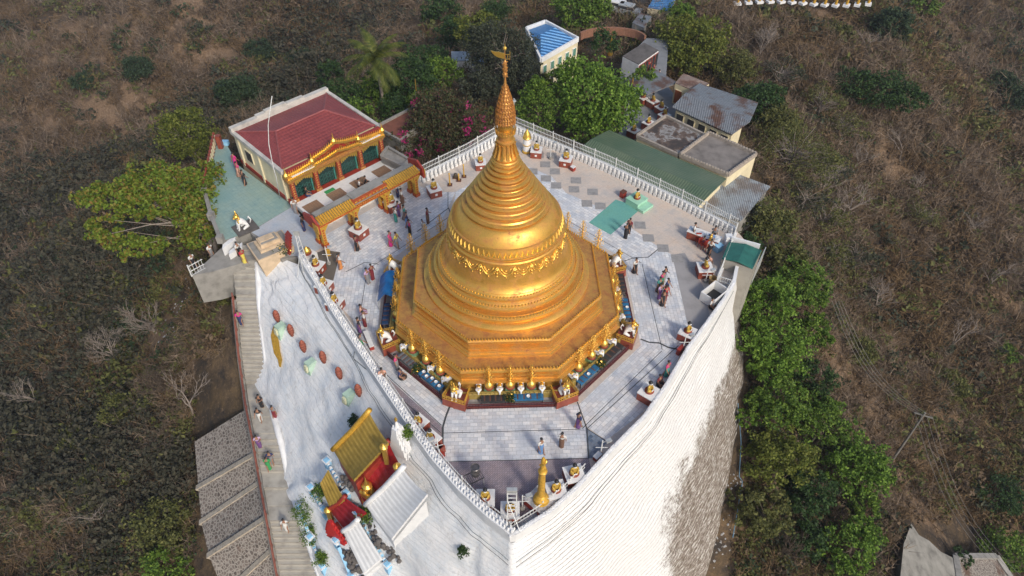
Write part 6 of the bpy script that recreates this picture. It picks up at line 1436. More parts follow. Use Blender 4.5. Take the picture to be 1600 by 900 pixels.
for i, (w_, z) in enumerate([(1.5, -.6), (1.35, -.1), (1.1, .3), (.85, .7), (.6, 1.05), (.3, 1.35)]):
    mb.box((0, 0, z), (w_, .35, .45), 0, 0, .7)
    for s in (-1, 1): mb.lathe([(.10, 0), (.13, .1), (.02, .4)], 6, (s*w_*.5, 0, z+.1))
mb.build('carving', simple('scarlet', (.42, .02, .02), .55, 0, .3, 5), r)
mb = MB(); mb.box((0, .4, -1.2), (.8, .6, 1.4)); mb.build('pier', M['red'], r)
for i, (px, py) in enumerate([(600, 702), (621, 732), (513, 800)]):
    P = lift(px, py, 1.9 if i < 2 else 1.4); r = empty('gold_finial', P, 0, ['gold ball finial at the top right end of the gold roof', 'gold ball finial at the top right end of the white roof', 'gold ball finial at the corner of the smaller gold roof'][i], 'finial'); mb = MB(); mb.box((0, 0, -1.5), (.25, .25, 1.5)); mb.lathe([(.12, 0), (.24, .12), (.24, .3), (.1, .42), (.02, .6)], 12); mb.build('ball', M['gold_bright'], r, auto=40)
P = wallset(628, 705); r = empty('white_crest', P, -.7, 'tall white stepped crest with a small gold tip where the shrine roofs meet the parapet', 'finial'); mb = MB()
for i, (w_, z) in enumerate([(1.9, -1.2), (1.6, -.4), (1.3, .3), (1.0, .9), (.75, 1.4), (.5, 1.85)]):
    mb.box((0, 0, z), (w_, .7, .75), 0, 0, .75)
    for s in (-1, 1): mb.lathe([(.12, 0), (.14, .15), (.02, .5)], 6, (s*w_*.45, -.1, z+.35))
mb.lathe([(.2, 2.5), (.12, 2.8), (.05, 3.2)], 8); mb.build('stepped_body', M['white'], r); mb = MB(); mb.lathe([(.07, 3.2), (.1, 3.35), (.01, 3.6)], 8); mb.build('tip', M['gold_bright'], r)
def balustrade(pts, lab, h=.4, w_=.2):
    r = empty('blue_white_balustrade', (0, 0, 0), 0, lab, 'balustrade', 'pale blue balustrades of the slope stairs'); P = [lift(*p, .15) for p in pts]; mb = MB(); mb2 = MB()
    for a, b in zip(P[:-1], P[1:]):
        mb.beam(a+Vector((0, 0, h/2-.5)), b+Vector((0, 0, h/2-.5)), w_, h+1.0); L = (b-a).length; n = max(2, int(L/.33))
        for i in range(n): p = a+(b-a)*(i+.5)/n; mb2.box((p.x, p.y, p.z+h-.04), (.2, w_*1.15, .16), math.atan2((b-a).y, (b-a).x), 0, .6)
    for p in P: mb.box((p.x, p.y, p.z-1), (.36, .36, 1.6), -.75); mb2.box((p.x, p.y, p.z+.6), (.52, .52, .07), -.75); mb.box((p.x, p.y, p.z+.67), (.36, .36, .07), -.75, 0, .8)
    mb.build('coping', M['sky_blue'], r); mb2.build('studs', M['white'], r)
balustrade([(513, 727), (543, 777)], 'pale blue balustrade between the gold roofs of the two shrines')
balustrade([(488, 768), (508, 802)], 'pale blue balustrade left of the smaller gold roof beside the ferns')
balustrade([(527, 850), (550, 905)], 'pale blue balustrade left of the small white roof')
balustrade([(561, 808), (607, 888)], 'pale blue balustrade between the large and small white roofs')
balustrade([(470, 800), (487, 845), (506, 890)], 'pale blue balustrade closest to the stairway along the planted strip')
for i, (pa_, pb_) in enumerate([((549, 760), (540, 745)), ((577, 815), (618, 870)), ((545, 860), (560, 895))]):   # stone rubble strips between the flights
    A, B = lift(*pa_, .1), lift(*pb_, .1); mb = MB(); rr = random.Random(i)
    for k in range(60 if i else 30): f = rr.random(); p = A+(B-A)*f; mb.ball((p.x+rr.uniform(-.35, .35), p.y+rr.uniform(-.35, .35), p.z+rr.uniform(-.15, .1)), rr.uniform(.1, .2), 6)
    tag(mb.build('stone_rubble', M['darkconc']), kind='stuff')
# short side path with gate at the head of the stairs
mb = MB(); mb.slab([(*at(x, y, -.8)[:2], -.8) for x, y in [(300, 430), (345, 388), (400, 380), (400, 405), (330, 425)]], 3); tag(mb.build('side_path', M['concrete']), kind='structure')
for i in range(2): mb = MB(); a, b = at(348+9*i, 382+6*i, -.05), at(368+9*i, 367+8*i, -.05); d = (b-a); mb.slab([(a[0], a[1], -.03-.25*i), (b[0], b[1], -.03-.25*i), (b[0]+.1, b[1]-.5, -.03-.25*i), (a[0]+.1, a[1]-.5, -.03-.25*i)], 1); tag(mb.build('entrance_step_path', M['white']), kind='structure')
picket_fence('metal_gate', [at(300, 432, -.9), at(322, 420, -.9)], 1.0, 'low steel gate and fence on the side path at the far left', finials=0, wall_h=0, step=.2)
# utility pole with wires on the right slope, and pipes at the wall foot
x, y, z = on(1392, 722, 0); r = empty('utility_pole', (x, y, z), 0, 'grey utility pole with crossarm and four wires on the right slope', 'utility pole')
bt = np.array([x, y, z]); mb = MB(); mb.tube([(0, 0, -1), (0, 0, 8)], [.13, .08], 8); mb.build('pole', M['stonewall'], r); mb = MB(); mb.beam((-.7, .3, 7.6), (.7, -.3, 7.6), .10); mb.build('crossarm', M['stonewall'], r)
mb = MB()
for k in range(4):
    s = (k-1.5)*.45; p0 = np.array([x+s, y-s*.35, z+7.7]); pa_ = np.array(at(1300+k*5, 470, -8)); pb_ = np.array(at(1568+k*9, 900, -22))
    for q in (pa_, pb_):
        pts = [p0+(q-p0)*f-np.array([0, 0, 2.0*math.sin(math.pi*f)]) for f in np.linspace(0, 1, 14)]; mb.tube([tuple(p-bt) for p in pts], .018, 4)
mb.build('wires', simple('wire_grey', (.16, .15, .14), .6), r)
r = empty('water_pipe', (0, 0, 0), 0, 'thin blue water pipe running along the foot of the bare brick wall', 'pipe'); mb = MB(); pts = []
for (px, py) in [(1153, 630), (1158, 690), (1155, 745), (1160, 752), (1152, 800), (1145, 840)]: x, y, z = on(px, py, .5); pts.append((x, y, z+.5))
mb.tube(pts, .035, 6); mb.build('pipe_run', simple('faded_blue_pipe', (.10, .22, .32), .6), r)

# ------------------------------------------------------------------ vegetation
def leaf_quads(C, size, rng, up=.5, asp=.6):
    n = len(C); nr = rng.normal(0, 1, (n, 3)); nr[:, 2] += up*2; nr /= np.linalg.norm(nr, axis=1)[:, None]
    a = np.cross(nr, rng.normal(0, 1, (n, 3))); a /= np.linalg.norm(a, axis=1)[:, None]+1e-9; b = np.cross(nr, a)
    s = size*rng.uniform(.6, 1.3, n)[:, None]; a = a*s; b = b*s*asp
    return np.stack([C-a, C-b, C+a, C+b], 1).reshape(-1, 3)
def clump_points(blobs, n, rng, ncl=None, clr=.16, shell=.55):
    """points gathered in clumps spread through the outer part of several ellipsoids"""
    w_ = np.array([b[3]*b[4]*b[5] for b in blobs])**(.67); w_ /= w_.sum(); out = []; cl = []
    for b, k in zip(blobs, w_):
        m = max(3, int((ncl or n/28)*k)); d = rng.normal(0, 1, (m, 3)); d /= np.linalg.norm(d, axis=1)[:, None]; r = shell+(1-shell)*rng.random(m)**.6; r *= rng.uniform(.82, 1.12, m)
        c = d*r[:, None]*np.array(b[3:6])+np.array(b[:3]); c = c[(d[:, 2] > -.75)]; m = len(c); cl.append(c)
        q = int(n*k/m)+1; p = rng.normal(0, 1, (m*q, 3)); p /= np.linalg.norm(p, axis=1)[:, None]; p *= (rng.random(m*q)**.5)[:, None]
        rad = (np.mean(b[3:6])*clr*rng.uniform(.6, 1.5, m)).repeat(q)[:, None]; out.append(c.repeat(q, axis=0)+p*rad*np.array([1.15, 1.15, .7]))
    return np.concatenate(out), np.concatenate(cl)
def branches(mb, base, tip, rng, rad, cl, nb, m=0):
    """trunk and limbs reaching into the crown"""
    base = Vector(base); tip = Vector(tip); mid = base.lerp(tip, .5)+Vector((rng.normal(0, .25), rng.normal(0, .25), 0)); mb.tube([base, mid, tip], [rad, rad*.75, rad*.35], 7, m)
    idx = rng.choice(len(cl), min(nb, len(cl)), replace=False)
    for i in idx:
        e = Vector(cl[i]); f = rng.uniform(.35, .9); s = base.lerp(mid, f*2) if f < .5 else mid.lerp(tip, f*2-1); k = s.lerp(e, .5)+Vector((rng.normal(0, .2), rng.normal(0, .2), abs(rng.normal(0, .3))))
        mb.tube([s, k, e], [rad*.35, rad*.2, rad*.06], 4, m, cap=False)
def tree(px, py, h, blobs, n, leaf, mat, lab, cat='tree', name='tree', bark='bark', seed=0, nb=14, clr=.2, trunk=.2, extra=None, shell=.55, ground=None, group=None, base_z=None):
    rng = np.random.default_rng(seed+101)
    if base_z is None: x, y, z = on(px, py, h)
    else: x, y = at(px, py, base_z+h)[:2]; z = base_z
    r = empty(name, (x, y, z-.1), 0, lab, cat, group)
    P, cl = clump_points([(b[0], b[1], b[2]+h, b[3], b[4], b[5]) for b in blobs], n, rng, clr=clr, shell=shell)
    V = leaf_quads(P, leaf, rng); mats = [M[mat]] if not extra else [M[mat], M[extra[0]]]; mi = None
    if extra:
        c2 = cl[rng.choice(len(cl), max(1, int(len(cl)*extra[1])), replace=False)]; d = np.min([np.linalg.norm(P-c, axis=1) for c in c2], axis=0); mi = ((d < extra[2]) & (rng.random(len(P)) < .75)).astype(int)
    npmesh('crown', V, np.arange(len(V)).reshape(-1, 4), mats, r, mi)
    mb = MB(); branches(mb, (0, 0, -.3), (0, 0, h*1.05), rng, trunk, cl, nb); mb.build('trunk', M[bark], r, smooth=True); return r
S = 3.0
tree(930, 150, 4.6, [(0, 0, 0, 4.3, 4.0, 3.2), (-1.6, 1.5, 1.2, 2.6, 2.6, 2.2), (2.2, -.6, -.6, 2.7, 2.4, 2.2), (0, -2.2, -1.6, 3, 2.2, 2)], 12000, .17, 'leaf_bright', 'big bright green leafy tree behind the back fence, right of the spire', seed=1, trunk=.3, base_z=-4.3)
tree(838, 160, 4.6, [(0, 0, -.6, 1.9, 1.8, 3.0), (0, 0, 1.2, 1.2, 1.2, 1.8)], 6000, .12, 'leaf_mid', 'conical mid green tree just right of the stupa spire', seed=2, base_z=-4.3, nb=8)
tree(785, 80, 4.4, [(0, 0, 0, 4.0, 3.4, 3.3), (-2, 1, .4, 2.5, 2.5, 2.4)], 9000, .13, 'leaf_grey', 'big dull grey green tree behind the tip of the spire', seed=3, nb=26, bark='palebark', trunk=.28)
tree(700, 190, 3.4, [(0, 0, 0, 4.2, 3.6, 2.6), (-2.6, -1.6, -.8, 2.6, 2.4, 1.9), (1.6, -2.6, -1.0, 2.8, 2.2, 2.0), (-1, 1.6, .8, 2.8, 2.4, 1.7)], 12000, .13, 'leaf_mag', 'large bougainvillea with magenta flowers behind the back left fence', 'bougainvillea', 'bougainvillea', seed=4, extra=('magenta', .11, .5), nb=26)
tree(640, 125, 3.6, [(0, 0, 0, 2.5, 2.4, 2.6), (-1.8, -.6, -1.2, 1.8, 1.8, 1.8)], 6000, .14, 'leaf_dark', 'round dark green tree right behind the palm', seed=5)
tree(592, 145, 2.2, [(0, 0, .4, 1.8, 1.6, 2.4), (-.8, 0, -.8, 1.5, 1.4, 1.3)], 3500, .14, 'leaf_mid', 'ivy green bushy tree wrapped round the foot of the palm', seed=6)
tree(516, 118, 2.6, [(0, 0, 0, 1.9, 1.9, 2.1)], 2500, .15, 'leaf_dark', 'small dark tree in front of the valley left of the palm', seed=7)
tree(1085, 70, 4.0, [(0, 0, 0, 4.2, 3.8, 3.0), (-1.8, 1.6, 1.0, 2.8, 2.6, 2.2), (2, 2, .4, 3, 2.4, 2.2), (-1.8, -2, -.6, 2.6, 2.2, 2)], 11000, .17, 'leaf_yellow', 'broad yellow green tree at the top right of the village', seed=8, nb=18)
tree(905, 12, 4.0, [(0, 0, 0, 3.6, 3.0, 3.6), (2.5, 0, -.8, 2.2, 2, 2.6)], 6000, .2, 'leaf_mid', 'tall mid green tree at the top edge above the blue roof', seed=9)
tree(742, 48, 3.4, [(0, 0, 0, 2.6, 2.4, 2.6), (1.4, 0, .8, 1.8, 1.8, 1.8)], 4500, .17, 'leaf_yellow', 'light green tree at the top left of the dull grey green tree', seed=10)
tree(712, 55, 3.2, [(0, 0, 0, 2.6, 2.4, 2.6)], 4000, .17, 'leaf_dark', 'dark green tree at the top beside the light green one', seed=11)
tree(690, 20, 3.0, [(0, 0, 0, 3, 2.6, 2.4)], 3000, .2, 'leaf_dark', 'small dark tree at the very top left of centre', seed=12)
tree(1178, 158, 3.0, [(0, 0, 0, 3.0, 2.6, 1.8), (1.8, .8, .1, 2, 1.8, 1.5)], 6500, .14, 'leaf_dark', 'dark green spreading tree overhanging the tin roofed house', seed=13)
tree(1243, 232, 3.4, [(0, 0, 0, 4.0, 3.6, 2.6), (1.5, -2, -.6, 3, 2.4, 1.9)], 6500, .10, 'leaf_olive', 'large sparse olive tree with pale branches right of the flat roofs', seed=14, nb=60, bark='palebark', clr=.24)
tree(1372, 138, 3.4, [(0, 0, 0, 3.6, 3.0, 2.2), (-3.0, 1.0, .4, 2.8, 2.2, 1.8), (3.0, -1.2, -.5, 2.6, 2.2, 1.6)], 9000, .16, 'leaf_dark', 'wide dark green tree alone on the upper right slope', seed=15)
tree(1395, 38, 3.0, [(0, 0, 0, 3.0, 2.6, 2.7)], 4000, .2, 'bluegreen', 'rounded blue green tree near the top right of the slope', seed=16)
tree(1440, 6, 3.0, [(0, 0, 0, 3, 2.6, 2.0)], 3000, .2, 'leaf_mid', 'mid green tree cut by the top edge at the right', seed=17)
for i, (px, py, h, rx, rz_, mt_, lab) in enumerate([(556, 178, 2.2, 2.0, 1.6, 'leaf_mid', 'green tree tucked behind the far corner of the red roof'), (618, 172, 2.0, 2.0, 1.6, 'leaf_dark', 'dark tree right above the terracotta roof terrace'), (748, 135, 2.6, 2.2, 2.0, 'leaf_grey', 'greyish tree between the bougainvillea and the spire'),
   (822, 118, 2.6, 2.2, 2.0, 'leaf_grey', 'greyish tree just left of the blue roofed building'), (868, 130, 2.4, 1.7, 1.6, 'leaf_yellow', 'yellow green bush against the blue roofed building'), (1004, 122, 2.2, 1.5, 1.6, 'leaf_mid', 'green bush between the big bright tree and the courtyard'), (944, 62, 2.4, 2.0, 1.4, 'leaf_dark', 'dark bush inside the curved brick wall'),
   (1148, 105, 2.8, 2.8, 2.2, 'leaf_olive', 'olive tree behind the small rusty roofed shed'), (1165, 330, 1.8, 1.6, 1.0, 'leaf_grey', 'greyish bush growing over the silver roof'), (1200, 345, 2.6, 2.3, 2.0, 'leaf_olive', 'olive bush at the outer edge of the silver roof'), (1165, 385, 1.6, 1.6, 1.3, 'leaf_dark', 'dark bush between silver roof and cabin'), (1215, 190, 2.8, 2.6, 2.0, 'leaf_olive', 'olive tree right of the dark green spreading tree'),
   (470, 95, 2.2, 2.6, 1.8, 'bluegreen', 'blue green tree in the valley left of the palm'), (660, 90, 2.6, 2.4, 2.0, 'leaf_dark', 'dark tree above the tiny white house'), (775, 20, 2.6, 2.6, 2.0, 'leaf_dark', 'dark tree at the top just left of the wide leafless one'), (1060, 20, 2.4, 2.4, 1.8, 'leaf_mid', 'green tree right of the pale blue shed at the top'), (538, 152, 2.4, 2.2, 1.8, 'leaf_dark', 'dark tree peeping over the far corner of the red roof'), (692, 112, 2.6, 2.2, 1.8, 'leaf_mid', 'green tree left of the tiny white house'), (655, 165, 2.0, 1.8, 1.5, 'leaf_mid', 'green tree between the dark round tree and the bougainvillea')]):
    rg = np.random.default_rng(i+450); bl = [(0, 0, 0, rx, rx*.9, rz_)]+[(rg.uniform(-.6, .6)*rx, rg.uniform(-.6, .6)*rx, rg.uniform(-.3, .4)*rz_, rx*.6, rx*.55, rz_*.6) for _ in range(2)]
    tree(px, py, h, bl, int(800*rx*rz_), .13, mt_, lab, seed=160+i, nb=12, clr=.24, group='trees around the village', base_z=-4.2 if 820 < px < 1010 and py > 50 else None)
# the green belt below the right wall
belt = [(1196, 470, 3.2, 2.3, 2.6, 'leaf_bright', 'bright green tree directly below the grey cabin'), (1245, 445, 3.4, 2.7, 2.6, 'leaf_mid', 'green tree at the top of the green belt, right of the one below the cabin'), (1210, 545, 3.6, 2.9, 2.7, 'leaf_bright', 'bright green tree of the belt level with the right front parapet'),
        (1262, 520, 3.0, 1.9, 2.0, 'leaf_mid', 'narrow green tree on the outer side of the upper green belt'), (1215, 625, 3.4, 2.5, 2.2, 'leaf_mid', 'mid green tree in the middle of the belt beside the bare brick wall'), (1285, 655, 3.6, 2.5, 2.4, 'leaf_mid', 'green tree in the middle of the belt on its outer side'),
        (1335, 720, 3.6, 2.9, 2.5, 'leaf_bright', 'large bright green tree at the widest part of the belt'), (1218, 715, 3.4, 2.8, 2.4, 'leaf_yellow', 'yellow green tree of the belt beside the water pipe'), (1268, 770, 3.2, 2.2, 2.0, 'leaf_dark', 'darker green tree in the lower part of the belt'),
        (1195, 800, 3.0, 2.2, 1.8, 'leaf_olive', 'olive tree at the lower left of the belt'), (1330, 855, 3.2, 2.4, 2.0, 'leaf_bright', 'bright green tree at the bottom edge of the belt'), (1262, 845, 2.4, 1.7, 1.5, 'leaf_dark', 'small dark tree at the bottom of the belt'), (1355, 790, 2.4, 1.5, 1.4, 'leaf_mid', 'small green tree sticking out of the lower belt to the right'), (1168, 652, 1.5, .85, 1.0, 'leaf_bright', 'small bright green bush against the foot of the bare brick wall'),
        (1228, 400, 2.6, 2.0, 1.8, 'leaf_olive', 'olive green tree above the belt behind the cabin'), (1275, 590, 2.8, 1.9, 1.7, 'leaf_dark', 'dark green tree filling the gap in the middle of the belt')]
for i, (px, py, h, rx, rz_, mt_, lab) in enumerate(belt):
    rg = np.random.default_rng(i+50); bl = [(0, 0, 0, rx, rx*.9, rz_)]+[(rg.uniform(-.6, .6)*rx, rg.uniform(-.6, .6)*rx, rg.uniform(-.3, .4)*rz_, rx*.6, rx*.55, rz_*.6) for _ in range(3)]
    tree(px, py, h, bl, int(1050*rx*rz_), .12, mt_, lab, seed=60+i, nb=10, clr=.15, shell=.4, group='trees of the green belt below the right wall')
# left trees
tree(312, 335, 5.5, [(-7.2, .2, 1.6, 2.8, 2.6, 1.0), (-4.0, 1.9, 2.0, 3.2, 2.6, 1.1), (-4.6, -3.2, -.6, 3.0, 1.5, .8), (-1.0, 1.2, 1.2, 2.6, 2.8, 1.4), (-3.2, -.2, 1.4, 2.2, 2.0, .8), (.3, -.6, -.2, 1.9, 2.6, 2.0), (-7.0, -2.0, .2, 2.0, 1.5, .8), (-.2, 3.6, 1.0, 1.8, 1.8, 1.6)], 17000, .16, 'leaf_rust', 'large spreading tree with green and rusty leaves left of the pale green floor', seed=30, nb=34, bark='palebark', clr=.2, shell=.3, trunk=.26)
tree(290, 208, 4.6, [(0, 0, .6, 2.7, 2.5, 2.1), (.2, 0, -1.1, 2.0, 1.9, 1.6)], 5600, .13, 'leaf_yellow', 'slim olive green tree above the rusty leaved tree', seed=31, nb=16, bark='palebark', clr=.2)
tree(345, 445, 1.6, [(0, 0, 0, 1.6, 1.4, .9), (.7, -.8, -.3, 1.1, 1, .8)], 2600, .09, 'leaf_olive', 'low olive shrub beside the upper stairs', 'shrub', 'shrub', seed=32, nb=14)
for i, (px, py, rx, mt_, lab) in enumerate([(255, 820, 2.6, 'leaf_olive', 'largest rounded green shrub left of the stone pitching near the bottom'), (262, 880, 2.0, 'leaf_mid', 'green shrub at the bottom edge left of the stone pitching'), (120, 690, 1.9, 'leaf_olive', 'olive shrub in the lower left scrub'), (190, 640, 2.2, 'leaf_olive', 'broad olive shrub in the left scrub above the bare trees'), (60, 800, 1.6, 'leaf_olive', 'small olive shrub near the lower left corner'),
        (150, 745, 1.4, 'leaf_olive', 'little olive shrub between bare trees at lower left'), (15, 520, 2.0, 'bluegreen', 'blue green shrub at the left edge'), (405, 78, 3.0, 'bluegreen', 'rounded blue green tree in the upper left valley'), (372, 145, 3.0, 'bluegreen', 'blue green tree above the red roof in the valley'), (215, 105, 3.0, 'bluegreen', 'dusty green bush on the far left hillside'),
        (130, 125, 2.4, 'bluegreen', 'small dusty green bush on the far left hillside'), (1580, 150, 3.0, 'bluegreen', 'blue green tree at the right edge high on the slope'), (1560, 125, 2.6, 'bluegreen', 'blue green tree just left of another at the right edge'), (1464, 415, 1.4, 'leaf_yellow', 'small yellow green bush alone in the right scrub'), (1568, 552, 1.6, 'leaf_mid', 'small bright bush at the right edge'),
        (1340, 545, 1.8, 'leaf_olive', 'olive bush beside the wires on the right slope'), (1480, 600, 2.2, 'leaf_olive', 'olive bush on the far right slope'), (1530, 190, 2.0, 'leaf_olive', 'olive bush on the upper far right slope'), (1570, 860, 2.4, 'leaf_mid', 'green bush in the bottom right corner'), (1500, 870, 1.0, 'leaf_dark', 'dark little bush behind the concrete slope'), (1310, 50, 2.0, 'leaf_olive', 'olive bush on the brown clearing at the upper right'), (1560, 770, 2.4, 'leaf_dark', 'dark bush above the bottom right corner'), (1248, 28, 1.8, 'leaf_olive', 'olive bush near the far row of golden figures')]):
    tree(px, py, rx*.8, [(0, 0, 0, rx, rx*.9, rx*.75), (rx*.5, -rx*.3, 0, rx*.6, rx*.6, rx*.5)], int(620*rx*rx), .12 if py > 300 else .17, mt_, lab, 'shrub', 'shrub', seed=80+i, nb=8, trunk=.08, clr=.24, group='shrubs on the slopes')
for i, (px, py, h, rx, mt_, lab) in enumerate([(1290, 335, 3.0, 2.6, 'leaf_olive', 'half bare olive tree right of the cabin on the slope'), (1262, 305, 3.0, 2.4, 'leaf_grey', 'greyish half bare tree below the large sparse olive tree'), (1320, 190, 3.0, 2.6, 'leaf_olive', 'half bare tree left of the wide dark green tree'), (1300, 260, 2.8, 2.2, 'leaf_grey', 'greyish half bare tree on the slope level with the green roof'),
   (1285, 150, 3.0, 2.4, 'leaf_olive', 'half bare olive tree on the slope above the large sparse one'), (1340, 395, 3.0, 2.4, 'leaf_grey', 'greyish half bare tree on the slope level with the cabin'), (1225, 110, 3.0, 2.6, 'leaf_grey', 'greyish half bare tree right of the broad yellow green tree'), (1440, 330, 3.0, 2.2, 'leaf_olive', 'half bare olive tree in the middle of the right slope'), (1300, 390, 2.6, 2.0, 'leaf_olive', 'small half bare tree above the top of the green belt')]):
    tree(px, py, h, [(0, 0, 0, rx, rx*.9, rx*.7), (rx*.5, -rx*.4, -.2, rx*.7, rx*.6, rx*.5)], 1500, .10, mt_, lab, seed=260+i, nb=60, bark='palebark', clr=.26, trunk=.14, shell=.3, group='half bare trees on the right slope')
# ferns and creepers along the slope stairs
for i, (px, py, s, lab) in enumerate([(478, 800, .75, 'leafy green shrub between the stairway and the planted strip'), (500, 772, .6, 'green shrub against the small gold roof'), (487, 838, .6, 'green shrub lower down the planted strip'), (504, 872, .5, 'green tuft near the bottom of the planted strip'), (572, 808, .55, 'green tuft between the large white roof and the rubble strip'), (553, 660, .4, 'small dark tuft at the peak of the gold roof'), (636, 677, .35, 'small green tuft growing on the left parapet'), (724, 861, .3, 'dry tuft growing on the lower white slope')]):
    P = wallset(px, py) if i != 6 else Vector(at(px, py, .9)); rg = np.random.default_rng(200+i); r = empty('slope_shrub', P, 0, lab, 'shrub', 'tufts and shrubs on the white slope')
    C, _ = clump_points([(0, 0, s*.5, s, s*1.4, s*.8)], int(1700*s+300), rg, ncl=26, clr=.42, shell=.1); V = leaf_quads(C, .055, rg); npmesh('foliage', V, np.arange(len(V)).reshape(-1, 4), M['leaf_dark' if i in (5, 7) else 'leaf_mid'], r)
# palm
x, y = at(586, 92, -7+9.2)[:2]; x, y, z = on(586, 92, 8.0); r = empty('palm_tree', (x, y, z), 0, 'tall coconut palm with arching yellow green fronds behind the red roofed hall', 'palm')
h = 8.0; mb = MB(); mb.tube([(0, 0, -1), (.2, .1, h*.4), (.1, 0, h*.75), (0, 0, h)], [.24, .18, .15, .14], 8); mb.build('trunk', M['palebark'], r, smooth=True)
fm = leafmat('palm_leaf', [(.045, .062, .012), (.09, .115, .022), (.16, .17, .04)])
for k in range(24):
    rg = np.random.default_rng(k); az = k*2.399+.3; el = math.radians([78, 62, 45, 28, 12, -12][k % 6]); L = rg.uniform(3.0, 4.0); pts = []; p = np.array([0, 0, h]); a = el
    for q in range(13): pts.append(p.copy()); p = p+np.array([math.cos(az)*math.cos(a), math.sin(az)*math.cos(a), math.sin(a)])*L/12; a -= .115
    vs, fs = [], []
    for q in range(1, 13):
        for sub in range(3):
            c = pts[q-1]+(pts[q]-pts[q-1])*(sub/3); tg = pts[q]-pts[q-1]; tg = tg/np.linalg.norm(tg); sd_ = np.cross(tg, [0, 0, 1]); sd_ /= np.linalg.norm(sd_)+1e-6; f = (q-1+sub/3)/12; ll = .85*math.sin(math.pi*min(1, .12+f*.88))**.6
            for s in (-1, 1):
                e = c+sd_*s*ll*.8+tg*ll*.55-np.array([0, 0, ll*.35]); b = len(vs); vs += [c-tg*.05, c+tg*.06, e]; fs.append((b, b+1, b+2))
    for q in range(12):
        b = len(vs); vs += [pts[q]+[0, 0, .03], pts[q]-[0, 0, .03], pts[q+1]+[0, 0, .02]]; fs.append((b, b+1, b+2))
    npmesh('frond', np.array(vs), np.array(fs), fm, r, k=3)
mb = MB()
for k in range(7): mb.ball((.25*math.cos(k), .25*math.sin(k), h-.3), .14, 7)
mb.build('coconuts', M['leaf_olive'], r)

# bare branching trees
def bare(px, py, h, spread, lab, seed, mat='palebark', dens=5, lean=0.0):
    rg = random.Random(seed); x, y, z = on(px, py, h*.5); r = empty('bare_tree', (x, y, z-.2), rg.random()*6, lab, 'tree', 'leafless trees on the slopes'); mb = MB(); tw = MB()
    def grow(p, d, L, rad, lev):
        d = d.normalized(); q = p+d*L*.5+Vector((rg.gauss(0, .06), rg.gauss(0, .06), 0))*L; e = q+(d+Vector((rg.gauss(0, .15), rg.gauss(0, .15), .1))).normalized()*L*.5
        (mb if lev < 3 else tw).tube([p, q, e], [rad, rad*.8, rad*.6], 5 if lev < 2 else 3, cap=False)
        if lev < 5:
            for k in range(rg.choice((2, 3, 3)) if lev else dens):
                a = rg.uniform(0, 6.28); nd = d*1.0+Vector((math.cos(a)*spread, math.sin(a)*spread, rg.uniform(-.1, .35))); s = (q.lerp(e, rg.random()) if k else e); grow(s, nd, L*rg.uniform(.58, .78), rad*.58, lev+1)
    for k in range(2 if dens > 4 else 1): grow(Vector((0, 0, 0)), Vector((lean+rg.gauss(0, .2), rg.gauss(0, .2), 1)), h*.36, h*.022, 0)
    mb.build('trunk', M[mat], r, smooth=True); tw.build('twigs', M[mat], r); return r
BT = [(1350, 62, 5, 'leafless pale tree on the brown clearing at the upper right'), (1420, 225, 6, 'leafless tree with tall white limbs in the upper right scrub'), (1330, 320, 6, 'leafless tree with long grey limbs left of centre of the right slope'), (1400, 395, 6.5, 'leafless tree with forked grey limbs at the centre of the right slope'), (1530, 335, 6, 'leafless white limbed tree far on the right slope'), (1370, 465, 5, 'leafless low tree beside the upper wires'), (1495, 520, 5.5, 'leafless pale tree on the far right slope'),
      (1570, 640, 6, 'pale leafless tree at the right edge'), (1290, 280, 5.5, 'leafless tree just right of the silver roof'), (850, 18, 7, 'wide leafless brown tree at the top centre'), (1340, 240, 5, 'leafless tree beside the large sparse olive tree'), (1230, 850, 4, 'leafless grey tree in the lower belt near the rubbish'),
      (145, 800, 5.5, 'leafless pale tree in the lower left scrub'), (60, 610, 6, 'leafless tree near the left edge of the lower scrub'), (230, 490, 5.5, 'leafless tree below the rusty leaved tree'), (240, 690, 5.5, 'leafless tree left of the stone pitching'), (60, 335, 6, 'leafless grey tree on the far left slope'), (170, 540, 5.5, 'leafless tree in the middle of the left scrub'), (285, 620, 5, 'leafless reddish tree above the stone pitching'), (120, 870, 5, 'leafless tree at the bottom left'), (1190, 60, 5, 'leafless tree beside the broad yellow green tree'), (1450, 290, 5.5, 'thin leafless tree high on the right slope'), (1560, 430, 5, 'thin leafless tree near the right edge'), (240, 600, 5, 'twiggy leafless tree by the bare earth patch')]
for i, (px, py, h, lab) in enumerate(BT): bare(px, py, h, .75, lab, 300+i, 'bark' if px == 850 or i % 4 == 3 else 'palebark', 3+i % 3, .3 if i % 2 else -.2)

